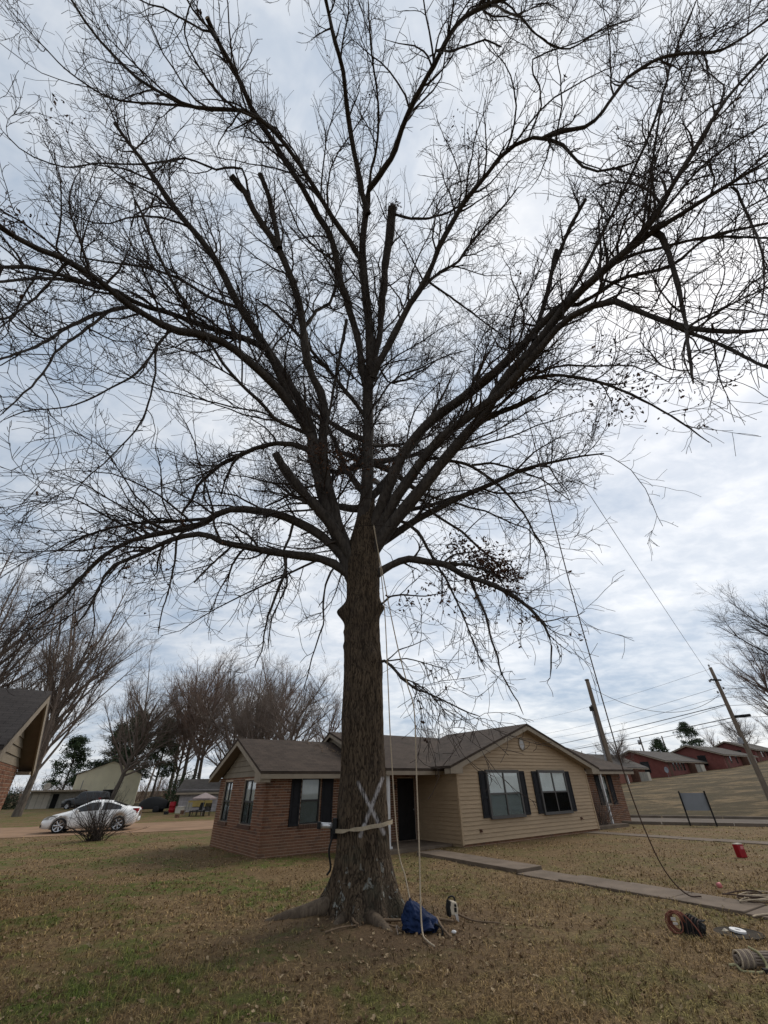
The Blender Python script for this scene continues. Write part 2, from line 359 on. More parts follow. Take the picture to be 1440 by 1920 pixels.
M['shutter'] = simple('black_shutter', (0.016, 0.016, 0.018), 0.75, 0.2, 6, spec=0.2)
M['frame_dark'] = simple('dark_bronze_frame', (0.030, 0.028, 0.027), 0.45, 0.15, 8)
M['frame_grey'] = simple('grey_window_frame', (0.085, 0.080, 0.075), 0.5, 0.15, 8)
M['white'] = simple('white_paint', (0.62, 0.61, 0.60), 0.55, 0.06, 5, (0.35, 0.32, 0.28), 0.35)
M['blind'] = simple('white_blind', (0.80, 0.81, 0.80), 0.7, 0.05, 3, (0.5, 0.5, 0.5), 0.3)
M['door'] = simple('black_door', (0.014, 0.013, 0.013), 0.45, 0.2, 4)
M['concrete'] = simple('concrete', (0.140, 0.106, 0.078), 0.9, 0.22, 2.2, (0.085, 0.064, 0.045), 0.8, 0.35, 70, objvar=0.06, coords='World')
M['sill'] = simple('sill_brick', (0.115, 0.064, 0.045), 0.9, 0.25, 14, (0.06, 0.04, 0.03), 0.5, objvar=0.15)
M['asphalt'] = simple('asphalt', (0.100, 0.080, 0.063), 0.95, 0.15, 1.2, (0.17, 0.14, 0.11), 0.4, 0.3, 60, coords='World')
M['kerb'] = simple('kerb_concrete', (0.15, 0.122, 0.096), 0.9, 0.2, 2, (0.11, 0.09, 0.07), 0.5, coords='World')
M['drive'] = simple('dirt_drive', (0.235, 0.148, 0.090), 0.98, 0.2, 0.6, (0.145, 0.090, 0.055), 0.6, 0.5, 12, coords='World')
M['pole'] = simple('weathered_pole', (0.165, 0.130, 0.100), 0.95, 0.25, 4, (0.08, 0.062, 0.05), 0.6, 0.4, 20, stretch=(6, 6, 0.5))
M['wire'] = simple('black_wire', (0.020, 0.020, 0.022), 0.6, 0.1, 5)
M['metal'] = simple('grey_metal', (0.26, 0.26, 0.27), 0.4, 0.15, 6, metal=0.6)
M['galv'] = simple('sign_back', (0.21, 0.225, 0.245), 0.65, 0.06, 2, (0.11, 0.12, 0.13), 0.4)
M['black'] = simple('black_plastic', (0.012, 0.012, 0.012), 0.7, 0.2, 8, spec=0.25)
M['rubber'] = simple('tyre_rubber', (0.018, 0.018, 0.019), 0.85, 0.15, 8)
M['alloy'] = simple('alloy_rim', (0.50, 0.50, 0.51), 0.28, 0.08, 6, metal=0.8)
M['rope'] = simple('tan_rope', (0.40, 0.325, 0.235), 0.9, 0.2, 60, (0.2, 0.15, 0.1), 0.4, 0.5, 200)
M['rope_grey'] = simple('grey_brown_rope', (0.225, 0.180, 0.145), 0.9, 0.25, 50, (0.1, 0.08, 0.06), 0.5, 0.5, 200)
M['rope_olive'] = simple('olive_sling', (0.285, 0.265, 0.150), 0.9, 0.2, 40, None, 0, 0.4, 150)
M['rope_orange'] = simple('faded_orange_rope', (0.185, 0.072, 0.048), 0.9, 0.25, 40, (0.12, 0.05, 0.035), 0.5, 0.4, 150)
M['rope_dark'] = simple('dark_climbing_line', (0.070, 0.045, 0.035), 0.9, 0.2, 40)
M['strap'] = simple('tan_strap', (0.36, 0.30, 0.215), 0.85, 0.15, 30, (0.18, 0.14, 0.1), 0.5, 0.3, 120)
M['bluebag'] = simple('blue_nylon', (0.006, 0.018, 0.062), 0.75, 0.25, 7, (0.01, 0.015, 0.04), 0.5, 0.5, 18)
M['cream'] = simple('cream_plastic', (0.50, 0.43, 0.33), 0.5, 0.12, 12, (0.2, 0.15, 0.1), 0.4)
M['steel'] = simple('bright_steel', (0.60, 0.60, 0.60), 0.3, 0.1, 10, metal=0.6)
M['red'] = simple('red_plastic', (0.260, 0.007, 0.012), 0.45, 0.12, 8)
M['red_pale'] = simple('pale_red_label', (0.50, 0.17, 0.17), 0.6, 0.2, 20)
M['paint_white'] = simple('car_white', (0.80, 0.80, 0.79), 0.22, 0.02, 3, spec=0.5)
M['paint_grey'] = simple('car_grey', (0.060, 0.062, 0.066), 0.35, 0.1, 3)
M['tint'] = simple('tinted_glass', (0.010, 0.011, 0.012), 0.06, 0.05, 2, spec=0.5)
M['lamp_red'] = simple('tail_lens', (0.26, 0.012, 0.015), 0.2, 0.1, 9)
M['lamp_clear'] = simple('head_lens', (0.36, 0.37, 0.36), 0.15, 0.2, 14)
M['barn'] = simple('pale_yellow_metal', (0.74, 0.69, 0.50), 0.6, 0.06, 0.8, (0.30, 0.25, 0.17), 0.35)
M['greyhouse'] = simple('weathered_white_boards', (0.30, 0.275, 0.27), 0.85, 0.25, 2.0, (0.15, 0.13, 0.13), 0.6, objvar=0.12)
M['yellow'] = simple('faded_yellow_board', (0.33, 0.245, 0.085), 0.8, 0.15, 3)
M['canvas'] = simple('pinkish_canvas', (0.27, 0.215, 0.205), 0.85, 0.1, 3)
M['fence'] = simple('grey_fence_board', (0.23, 0.215, 0.185), 0.9, 0.2, 3, objvar=0.15)
M['pale_panel'] = simple('pale_panel', (0.46, 0.42, 0.35), 0.8, 0.1, 2)
M['lid'] = simple('meter_lid', (0.040, 0.034, 0.027), 0.95, 0.4, 12, (0.075, 0.055, 0.036), 0.7, 0.4, spec=0.1)
M['brown'] = simple('rust_brown', (0.115, 0.062, 0.042), 0.85, 0.3, 6)
M['curtain'] = simple('grey_curtain', (0.46, 0.48, 0.48), 0.8, 0.1, 3)
M['dark_room'] = simple('dark_interior', (0.012, 0.011, 0.011), 0.9, 0.1, 2)
def glass_mat(name, tint, fac):
    m, t, b = new_mat(name); t.nodes.remove(b)
    tr = nd(t, 'ShaderNodeBsdfTransparent', {'Color': (*tint, 1)}).outputs[0]
    gl = nd(t, 'ShaderNodeBsdfGlossy', {'Color': (0.9, 0.9, 0.9, 1), 'Roughness': 0.03}).outputs[0]
    fc = nd(t, 'ShaderNodeLayerWeight', {'Blend': 0.5}).outputs['Facing']
    fr = mth(t, 'ADD', 0.05, mth(t, 'MULTIPLY', mth(t, 'POWER', fc, 4.0), 0.9))
    s = nd(t, 'ShaderNodeMixShader', {0: mth(t, 'MULTIPLY', fr, fac), 1: tr, 2: gl}).outputs[0]
    t.links.new(s, t.nodes['Material Output'].inputs['Surface']); return m
M['glass'] = glass_mat('window_glass', (0.93, 0.95, 0.95), 1.0)
M['screen'] = glass_mat('insect_screen', (0.70, 0.72, 0.72), 0.25)
M['screen_dark'] = glass_mat('dark_insect_screen', (0.30, 0.31, 0.32), 0.15)
# ---------------------------------------------------------------- ground, road, drive, walks
RN = (0.49, 0.87); RD = (0.87, -0.49); RO = (15.6, 25.6)      # road: normal, direction, a point on the near edge
def gz(x, y):
    x = np.asarray(x, float); y = np.asarray(y, float)
    s = (x-RO[0])*RN[0] + (y-RO[1])*RN[1]
    mask = np.clip((x+6)/14, 0, 1); mask = mask*mask*(3-2*mask)
    tl = (x-RO[0])*RD[0]+(y-RO[1])*RD[1]; r = np.clip(s-6.5, 0, 108)*0.042; r = 12*(1-np.exp(-r/12))*1.08*np.clip(1+0.021*tl, 0.85, 1.5)
    l = np.clip((np.hypot(x, y)-34)/40, 0, 1); l = l*l*(3-2*l)*0.25*(1-mask)
    hump = 0.3*(0.16*np.sin(x*0.55+y*0.21)*np.sin(y*0.38-x*0.12)+0.09*np.sin(x*1.3-y*0.5)*np.sin(y*0.9+x*0.3)); r = r+hump*np.clip((s-7)/6, 0, 1)*np.clip((70-s)/10, 0, 1)
    und = 0.025*np.sin(x*0.9+0.3*y)*np.cos(y*0.7-0.2*x) + 0.015*np.sin(x*2.3+1.1)*np.sin(y*1.9)
    d = np.hypot(x, y); und = und*np.clip((26-d)/8, 0, 1)
    dt = np.hypot(x-TREE[0], y-TREE[1]); mound = 0.05*np.exp(-(dt/1.3)**2)
    return r*mask + l + und + mound
def G(x, y): return float(gz(x, y))
def axis(a, b, step, lo, hi, g):
    c = list(np.arange(a, b+1e-6, step)); s = step
    while c[-1] < hi: s *= g; c.append(c[-1]+s)
    s = step
    while c[0] > lo: s *= g; c.insert(0, c[0]-s)
    return np.array(c)
gx = axis(-9, 9, 0.13, -1500, 1500, 1.08); gy = axis(4.0, 13, 0.13, -60, 1800, 1.06)
GX, GY = np.meshgrid(gx, gy); GZ = gz(GX, GY)
near = (np.hypot(GX, GY) < 16)
GZ = GZ + near*rng.normal(0, 0.006, GX.shape)
nx, ny = len(gx), len(gy); idx = np.arange(nx*ny).reshape(ny, nx)
Q = np.stack([idx[:-1, :-1], idx[:-1, 1:], idx[1:, 1:], idx[1:, :-1]], -1).reshape(-1, 4)
ground = np_mesh('ground', np.stack([GX, GY, GZ], -1).reshape(-1, 3), Q, M['turf'])
tag(ground, 'winter lawn of tan dead grass with green patches', kind='structure')
def strip(name, line, w0, w1, mat, dz, seg=1.0, kind='structure', zf=None, thick=0.0, label=None):
    """a sheet following a polyline, from offset w0 to w1 (left of the direction positive), draped on the ground"""
    P = [Vector(p) for p in line]; pts = []
    for a, b in zip(P[:-1], P[1:]):
        n = max(1, int((b-a).length/seg)); pts += [a.lerp(b, i/n) for i in range(n)]
    pts.append(P[-1]); vs = []; m = 7
    for i, p in enumerate(pts):
        t = (pts[min(i+1, len(pts)-1)]-pts[max(i-1, 0)]).normalized(); nrm = Vector((-t.y, t.x))
        for j in range(m):
            q = p + nrm*(w0+(w1-w0)*j/(m-1)); vs.append((q.x, q.y, (G(q.x, q.y) if zf is None else zf(q.x, q.y))+dz))
    Qs = [(i*m+j, i*m+j+1, (i+1)*m+j+1, (i+1)*m+j) for i in range(len(pts)-1) for j in range(m-1)]
    me = MB(); me.v = vs; me.f = [tuple(reversed(q)) if (w1 > w0) else q for q in Qs]
    o = me.build(name, mat); return tag(o, label, kind=kind)
def rp(t, s): return (RO[0]+RD[0]*t+RN[0]*s, RO[1]+RD[1]*t+RN[1]*s)
strip('road', [rp(-14, 2.5), rp(60, 2.5)], -2.5, 2.5, M['asphalt'], 0.012, 1.5, label='grey asphalt street below the grassy bank')
for k, s in enumerate((-0.12, 5.12)):
    a, b = rp(-14, s), rp(60, s); kb = MB(); n = 24
    for i in range(n):
        p, q = Vector(a).lerp(Vector(b), i/n), Vector(a).lerp(Vector(b), (i+1)/n-0.0006)
        Mx = Matrix.Translation((p.x, p.y, G(p.x, p.y))) @ Matrix.Rotation(math.atan2(q.y-p.y, q.x-p.x), 4, 'Z')
        kb.box(0, (q-p).length, -0.10, 0.10, -0.2, 0.13, Mx)
    tag(kb.build('kerb', M['kerb']), 'concrete kerb along the %s edge of the street' % ('near', 'far')[k], kind='structure')
strip('dirt_drive', [(-60, 18.5), (-19.5, 29.5), (-9, 33.0), (6, 38)], -3.9, 4.2, M['drive'], 0.014, 1.2, label='reddish bare dirt drive behind the lawn')
# concrete walk: raised slabs by the porch, then flush slabs across the lawn
walk = tag(empty('walkway'), 'concrete slab path from the porch across the lawn', kind='structure')
w0, w1 = Vector((1.22, 17.15)), Vector((3.55, 13.62)); wd = (w1-w0).normalized(); wn_ = Vector((-wd.y, wd.x)); ang = math.atan2(wd.y, wd.x)
def slab(mid, L, W, z0, z1, parent, mat=M['concrete'], a=ang, name='slab'):
    b = MB().box(-L/2, L/2, -W/2, W/2, z0, z1); o = b.build(name, mat, parent, loc=(mid.x, mid.y, 0), rz=a); bevel(o, 0.012, 2); return o
n = 3; Ls = (w1-w0).length/n
for i in range(n): slab(w0+wd*(Ls*(i+0.5))+wn_*0.02, Ls-0.012, 0.92, -0.2, 0.085, walk)
st = w1 + wd*0.02
for i in range(9):
    c = st + wd*(1.22*(i+0.5)) - wn_*0.06; o = slab(c, 1.205, 0.9, -0.2, 0.026+G(c.x, c.y)+0.004*(i % 2), walk)
    o.rotation_euler.x = R(rnd.uniform(-0.5, 0.5))
walk2 = tag(empty('garden_path'), 'narrow concrete path from the far porch towards the street', kind='structure')
p0 = Vector((9.0, 23.2)); d2 = Vector((3.95, -4.85)).normalized(); a2 = math.atan2(d2.y, d2.x)
for i in range(9):
    c = p0+d2*(1.25*(i+0.5)); slab(c, 1.23, 0.85, -0.2, G(c.x, c.y)+0.02, walk2, M['concrete'], a2)

# ---------------------------------------------------------------- grass blades and fallen leaves (nobody could count them)
def scatter(n, y0, y1, xm):
    """points in the view's wedge, with side room"""
    y = rng.uniform(y0, y1, n); x = rng.uniform(-1, 1, n)*(y*xm+1.2); return x, y
def keep_clear(x, y):
    """False on the walks, slabs, road, drive, in the houses and in the trunk"""
    ok = np.hypot(x-TREE[0], y-TREE[1]) > 0.55
    dx, dy = x-w0.x, y-w0.y; a = dx*wd.x+dy*wd.y; b = dx*wn_.x+dy*wn_.y
    edge = 0.03*np.sin(a*7)+0.02*np.sin(a*17+1)
    ok &= ~((a > -0.3) & (a < 15.6) & (np.abs(b-np.where(a < 4.25, 0.02, -0.06)) < np.where(a < 4.25, 0.46, 0.40)+2.2*edge))
    dx, dy = x-p0.x, y-p0.y; a = dx*d2.x+dy*d2.y; b = -dx*d2.y+dy*d2.x
    ok &= ~((a > -0.2) & (a < 11.4) & (np.abs(b) < 0.42))
    hx, hy = x+4.183, y-16.493; u = hx*0.8039+hy*0.5948; v = -hx*0.5948+hy*0.8039
    ok &= ~((u > -0.02) & (u < 22) & (v > -0.02)) & ~((u > 6.58) & (u < 15.5) & (v > -2.5)) & ~((u > 3.6) & (u < 6.7) & (v > -1.95)) & ~((u > 15.3) & (v > -2.3) & (u < 20.8))
    s = (x-RO[0])*RN[0]+(y-RO[1])*RN[1]; ok &= s < -0.25
    dr = (x+19.5)*(-0.316)+(y-29.5)*0.949; ok &= ~((dr > -3.9) & (x < 6))
    ok &= np.hypot(x-5.05, y-8.35) > 0.30
    return ok
def patch(x, y, f, ph):
    return (np.sin(x*f+ph)*np.cos(y*f*1.1-ph*2)+np.sin((x+y)*f*0.63+ph*3)*np.cos((x-y)*f*0.8+ph)+0.6*np.sin(x*f*2.3+ph)*np.sin(y*f*2.1+1.7*ph))/2.6
def blades(zones):
    Vs, Qs, As, off = [], [], [], 0
    for n, y0, y1, h0, h1, wd_ in zones:
        x, y = scatter(n, y0, y1, 1.12)
        k = keep_clear(x, y); d = np.hypot(x-TREE[0]-0.25, y-TREE[1]+0.7)
        thin = np.clip((d+patch(x, y, 2.0, 0.7)*0.9-0.7)/1.9, 0.10, 1)*np.clip(0.72+0.6*patch(x, y, 1.1, 2.0), 0.2, 1)
        k &= rng.random(n) < thin; x, y = x[k], y[k]; n = len(x); z = gz(x, y)-0.006
        a = rng.uniform(0, 2*np.pi, n); h = rng.uniform(h0, h1, n)*(0.75+0.5*np.clip(patch(x, y, 1.7, 1.0)+0.5, 0, 1)); lean = np.abs(rng.normal(1.18, 0.38, n))
        w = rng.uniform(0.6, 1.4, n)*wd_
        dx, dy = np.cos(a), np.sin(a); px, py = -dy*w/2, dx*w/2
        r = np.minimum(h*np.sin(np.minimum(lean, 1.45)), h); up = h*np.cos(np.minimum(lean, 1.45))
        b = np.stack([x, y, z], -1); P = np.stack([px, py, 0*px], -1)
        m = b + np.stack([dx*r*0.4, dy*r*0.4, up*0.65+0.004], -1); tpt = b + np.stack([dx*r, dy*r, np.maximum(up*0.9, 0.006)], -1)
        V = np.stack([b-P, b+P, m+P*0.8, m-P*0.8, tpt+P*0.15, tpt-P*0.15], 1)
        i = off+np.arange(n)[:, None]*6
        Qs.append(np.concatenate([i+np.array([[0, 1, 2, 3]]), i+np.array([[3, 2, 4, 5]])], 0)); Vs.append(V.reshape(-1, 3)); off += n*6
        As.append(np.repeat(rng.random(n), 6))
    return np.concatenate(Vs), np.concatenate(Qs), np.concatenate(As)
Vb, Qb, Ab = blades([(112000, 4.6, 8.2, 0.035, 0.095, 0.008), (66000, 8.0, 13.0, 0.04, 0.10, 0.013), (40000, 12.8, 20.0, 0.03, 0.08, 0.020), (16000, 19.5, 30.0, 0.03, 0.08, 0.035)])
tag(np_mesh('grass', Vb, Qb, M['blade'], smooth=False, attr=Ab), 'short matted dead and green grass on the lawn', 'grass', kind='stuff')
def leaves(n, pts, size, lift=0.012, curl=0.5, flat=0.35):
    """curled lobed leaves as joined small meshes; pts (n,3)"""
    prof = np.array([(0, -0.5, 0.04), (0.16, -0.30, 0), (0.28, -0.05, 0.1), (0.16, 0.08, 0.02), (0.26, 0.28, 0.1), (0.0, 0.5, 0.06)])
    half = prof; other = prof[1:5]*[-1, 1, 1]
    L = np.concatenate([half, other, [[0, 0.1, -0.06], [0, -0.2, -0.05]]])          # 0..5 right edge, 6..9 left edge, 10,11 midrib
    T = np.array([(0, 1, 11), (1, 2, 11), (2, 3, 10), (2, 10, 11), (3, 4, 10), (4, 5, 10), (0, 11, 6), (6, 11, 7), (7, 10, 8), (7, 11, 10), (8, 10, 9), (9, 10, 5)])
    s = size*rng.uniform(0.6, 1.35, n); c = rng.uniform(-curl, curl*1.6, n)
    P = L[None]*s[:, None, None]; P[:, :, 0] *= rng.uniform(0.7, 1.1, (n, 1)); P[:, :, 2] *= (1+2.5*np.abs(c))[:, None]
    P[:, :, 2] += (L[None, :, 1]**2)*(c*s)[:, None]*1.5
    a = rng.uniform(0, 2*np.pi, n); ta = rng.normal(0, flat, n); tb = rng.normal(0, flat, n)
    ca, sa, cb, sb, cc, sc = np.cos(a), np.sin(a), np.cos(ta), np.sin(ta), np.cos(tb), np.sin(tb)
    x, y, z = P[:, :, 0], P[:, :, 1], P[:, :, 2]
    y, z = y*cb[:, None]-z*sb[:, None], y*sb[:, None]+z*cb[:, None]
    x, z = x*cc[:, None]+z*sc[:, None], -x*sc[:, None]+z*cc[:, None]
    x, y = x*ca[:, None]-y*sa[:, None], x*sa[:, None]+y*ca[:, None]
    V = np.stack([x, y, z], -1)+pts[:, None, :]+[0, 0, lift]
    Tt = (np.arange(n)[:, None, None]*12+T[None]).reshape(-1, 3)
    return V.reshape(-1, 3), Tt, np.repeat(rng.random(n), 12)
LX, LY = [], []
for n_, y0, y1 in ((6500, 4.6, 9.5), (7000, 9.0, 17.0), (4500, 16.0, 30.0)):
    x, y = scatter(n_, y0, y1, 1.1); k = keep_clear(x, y)
    k &= rng.random(n_) < np.clip(0.35+0.55*patch(x, y, 0.8, 0.4)+0.35*(np.hypot(x-TREE[0], y-TREE[1]) < 3.0)+0.5*((x < -4) & (y > 18)), 0.06, 1)
    LX.append(x[k]); LY.append(y[k])
LX, LY = np.concatenate(LX), np.concatenate(LY)
Vl, Tl, Al = leaves(len(LX), np.stack([LX, LY, gz(LX, LY)], -1), 0.062)
tag(np_mesh('fallen_leaves', Vl, None, M['litter'], smooth=False, attr=Al, T=Tl), 'curled brown oak leaves scattered over the lawn', 'leaves', kind='stuff')
# ---------------------------------------------------------------- the tan and brick house
HR = R(36.5); HO = Vector((-4.183, 16.493, 0))
house = empty('duplex_house', HO, HR, 'single storey house of brown brick and tan siding behind the big oak', 'house')
def HW(u, v, z=0):
    c, s = math.cos(HR), math.sin(HR); return Vector((HO.x+u*c-v*s, HO.y+u*s+v*c, z))
def wall_boxes(b, L, z0, z1, openings, th, top=None):
    """wall in local (x along, y into the house from 0 to th, z), openings [(x0,x1,za,zb)]"""
    x = 0.0
    for (a, c, za, zb) in sorted(openings):
        if a > x: b.box(x, a, 0, th, z0, z1)
        b.box(a, c, 0, th, z0, za); b.box(a, c, 0, th, zb, z1) if zb < z1 else None
        x = c
    if x < L: b.box(x, L, 0, th, z0, z1)
    return b
BW, BH = 0.22, 0.078                                   # brick module with joint
def brick_spots(L, z0, z1, openings, half_at_ends=True):
    out = []; row = 0; z = z0
    while z + BH <= z1+0.03:
        x = 0.0 if row % 2 == 0 else -BW/2
        while x < L-0.03:
            a, c = (x+0.006 if x > 0 else -0.0085), (x+BW-0.006 if x+BW < L else L+0.0085); x += BW
            if c-a < 0.05: continue
            segs = [(a, c)]
            for (oa, oc, za, zb) in openings:
                if z+BH > za+0.01 and z < zb-0.01:
                    ns = []
                    for (p, q) in segs:
                        if q <= oa or p >= oc: ns.append((p, q)); continue
                        if oa-0.005-p > 0.04: ns.append((p, oa-0.005))
                        if q-(oc+0.005) > 0.04: ns.append((oc+0.005, q))
                    segs = ns
            for (p, q) in segs: out.append((p, q, z+0.007, z+BH-0.007))
        z += BH; row += 1
    return out
brick_me = {}
def brick_unit(w):
    w = round(w, 3)
    if w not in brick_me:
        b = MB().box(-w/2, w/2, -0.009, 0.02, -(BH-0.015)/2, (BH-0.015)/2)
        me = b.mesh('brick', M['brick']); brick_me[w] = me
    return brick_me[w]
def lay_bricks(parent, spots, place, rz, n_single, key):
    """the n_single largest-showing bricks as parts, the rest joined"""
    spots = sorted(spots, key=key); rest = MB(); R_ = []
    for i, (p, q, za, zb) in enumerate(spots):
        x, z = (p+q)/2, (za+zb)/2; jig = rnd.uniform(-0.002, 0.003)
        lx, ly = place(x); dx, dy = place(x+1)[0]-lx, place(x+1)[1]-ly
        nx_, ny_ = dy, -dx                              # outward
        if i < n_single:
            o = bpy.data.objects.new('brick', brick_unit(q-p)); link(o, parent)
            o.location = (lx+nx_*jig, ly+ny_*jig, z); o.rotation_euler = (0, 0, rz)
        else:
            Mx = Matrix.Translation((lx+nx_*jig, ly+ny_*jig, z)) @ Matrix.Rotation(rz, 4, 'Z')
            rest.box(-(q-p)/2, (q-p)/2, -0.009, 0.02, -(BH-0.015)/2, (BH-0.015)/2, Mx); R_ += [rnd.random()]*8
    if rest.v:
        o = rest.build('brickwork', M['brick'], parent); o['kind'] = 'stuff'
        a = o.data.attributes.new('rnd', 'FLOAT', 'POINT'); a.data.foreach_set('value', R_)
    return
FT = 2.22
f_open = [(1.34, 2.10, 0.82, 2.14), (5.62, 6.54, 0.10, 2.12)]
b = wall_boxes(MB(), 6.6, -0.3, FT, f_open, 0.14)
l_open = [(5.0-4.40, 5.0-3.45, 0.82, 2.10), (5.0-2.12, 5.0-0.97, 0.82, 2.12)]     # along -v from the far corner
core = b.build('wall', M['mortar'], house)
bl = wall_boxes(MB(), 5.0, -0.3, FT-0.001, l_open, 0.14); MBl = bl.build('wall', M['mortar'], house, loc=(0.001, 5.0, 0), rz=-math.pi/2)
MB().box(0.2, 21.2, 5.0, 5.1, -0.3, FT).build('rear_wall', M['mortar'], house)
sp_f = [s + () for s in brick_spots(6.6, -0.10, FT, f_open)]
sp_l = brick_spots(5.0, -0.10, FT, l_open)
lay_bricks(house, sp_f, lambda x: (x, 0.0), 0.0, 180, lambda s: s[0]+abs(s[2]-1.0)*0.2)
lay_bricks(house, sp_l, lambda x: (0.001, 5.0-x), -math.pi/2, 110, lambda s: (5-s[0])+abs(s[2]-1.0)*0.2)

def window(parent, loc, rz, w, h, cols=1, frame=M['frame_dark'], screen=True, label=None, screen_mat=None, back=None, depth=0.05, name='window'):
    """sash window filling an opening: local x along the wall, -y outward, z up from its sill"""
    f = MB(); t = 0.045; d0, d1 = depth, depth+0.06
    f.box(0, t, d0, d1, 0, h); f.box(w-t, w, d0, d1, 0, h); f.box(t, w-t, d0, d1, 0, t); f.box(t, w-t, d0, d1, h-t, h)
    f.box(t, w-t, d0+0.004, d1, h/2-0.028, h/2+0.028)
    cw = (w-2*t)/cols
    for c in range(1, cols): f.box(t+cw*c-0.032, t+cw*c+0.032, d0+0.002, d1, t, h/2-0.028); f.box(t+cw*c-0.032, t+cw*c+0.032, d0+0.002, d1, h/2+0.028, h-t)
    o = f.build(name, frame, parent, loc=loc, rz=rz)
    if label: o['label'] = label
    for c in range(cols):
        x0, x1 = t+cw*c, t+cw*(c+1)
        x0 += 0.032 if c else 0; x1 -= 0.032 if c < cols-1 else 0
        for za, zb, up in ((t, h/2-0.028, 0), (h/2+0.028, h-t, 1)):
            MB().box(x0, x1, d0+0.024, d0+0.027, za, zb).build('pane', M['glass'], o)
            if screen and not up: MB().box(x0, x1, d0+0.012, d0+0.014, za, zb).build('insect_screen', screen_mat or M['screen'], o)
    bk = MB(); nsl = int(h/0.05)
    if back != 'dark':
        for i in range(nsl):
            z = t+(h-2*t)*i/nsl; bk.box(t, w-t, d0+0.040+0.003*(i % 2), d0+0.046+0.003*(i % 2), z, z+(h-2*t)/nsl-0.004)
    bk.box(t, w-t, d0+0.051, d0+0.056, t, h-t)
    bk.build('blind' if back != 'dark' else 'curtain', M['blind'] if back is None else (M['curtain'] if back == 'curtain' else M['dark_room']), o)
    return o
def shutter(parent, x0, x1, z0, z1, y, rz=0.0, loc=None):
    b = MB(); w = x1-x0; t = 0.055
    b.box(0, t, -0.035, 0, 0, z1-z0); b.box(w-t, w, -0.035, 0, 0, z1-z0)
    hgt = z1-z0
    for a in (0, hgt*0.40, hgt-t*1.3): b.box(t, w-t, -0.034, 0, a, a+t*1.3)
    b.box(t, w-t, -0.012, 0, t*1.3, hgt-t*1.3)
    for a, c in ((t*1.3, hgt*0.40), (hgt*0.40+t*1.3, hgt-t*1.3)):
        b.box(t+0.035, w-t-0.035, -0.026, -0.012, a+0.035, c-0.035)
    return b.build('shutter', M['shutter'], parent, loc=loc or (x0, y, z0), rz=rz)
window(house, (1.34, 0, 0.82), 0, 0.76, 1.32, 1, back='curtain')
shutter(house, 0.93, 1.30, 0.78, 2.16, -0.011); shutter(house, 2.14, 2.60, 0.78, 2.16, -0.011)
for (a, c, za, zb) in l_open:
    window(house, (0.001, 5.0-a, za), -math.pi/2, c-a, zb-za, 2, back='curtain')
for x0, x1, yy, rz_ in ((1.30, 2.14, None, 0), (l_open[0][0]-0.05, l_open[0][1]+0.05, 0, 1), (l_open[1][0]-0.05, l_open[1][1]+0.05, 0, 1)):
    s = MB(); n = max(4, int((x1-x0)/0.085)); w = (x1-x0)/n
    for i in range(n): s.box(x0+w*i+0.004, x0+w*(i+1)-0.004, -0.055, 0.05, 0.715, 0.815)
    s.build('window_sill', M['sill'], house, loc=(0, 0, 0) if not rz_ else (0.001, 5.0, 0), rz=-math.pi/2 if rz_ else 0)
# door in the porch recess
d = MB().box(0, 0.90, 0.06, 0.10, 0, 2.0)
for a, c in ((0.12, 0.42), (0.48, 0.78)):
    for p, q in ((0.2, 0.85), (1.0, 1.85)): d.box(a, c, 0.052, 0.06, p, q)
door = d.build('front_door', M['door'], house, loc=(5.63, 0, 0.11))
MB().lathe([(0.0, -0.03), (0.028, -0.02), (0.03, 0.0), (0.012, 0.02), (0.012, 0.05)], 12, Matrix.Translation((0.83, 0.03, 0.95)) @ Matrix.Rotation(-math.pi/2, 4, 'X')).build('handle', M['metal'], door, True)
MB().box(0.12, 0.17, -0.09, -0.01, 0, 0.16).build('porch_lamp', M['black'], house, loc=(5.30, 0, 1.75))
MB().box(3.55, 6.58, -1.95, -0.012, -0.2, 0.098).build('porch_floor', M['concrete'], house)
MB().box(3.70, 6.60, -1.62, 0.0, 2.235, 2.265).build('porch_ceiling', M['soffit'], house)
MB().box(3.96, 4.06, -1.60, -1.50, 0.10, 2.24).box(3.92, 4.10, -1.64, -1.46, 0.10, 0.16).build('porch_post', M['white'], house)

# siding box with the front gable
SU0, SU1, SV, SZ = 6.60, 15.40, -2.48, 2.30
PK_U, PK_Z, EV_Z, EV_U0, EV_U1 = 11.05, 4.08, 2.40, 5.95, 16.15
MB().box(SU0+0.02, SU1-0.02, SV+0.02, 0.0, -0.3, SZ).build('wall_core', M['siding'], house)
tri = MB().prism([(SU0+0.03, SZ-0.01), (SU1-0.03, SZ-0.01), (PK_U, PK_Z-0.10)], SV+0.021, SV+0.15); tri.build('gable_core', M['siding'], house)
slope = (PK_Z-EV_Z)/(PK_U-EV_U0)
z = 0.10; EXP = 0.128; k = 0
def lap(b, x0, x1, x0t, x1t, z0, z1, y):
    """one lapped board: bottom edge proud, top edge tucked in"""
    vs = [(x0, y-0.030, z0), (x1, y-0.030, z0), (x1t, y-0.004, z1), (x0t, y-0.004, z1), (x0, y+0.03, z0), (x1, y+0.03, z0), (x1t, y+0.03, z1), (x0t, y+0.03, z1)]
    return b.add(vs, [(0, 1, 2, 3), (1, 5, 6, 2), (5, 4, 7, 6), (4, 0, 3, 7), (4, 5, 1, 0), (3, 2, 6, 7)])
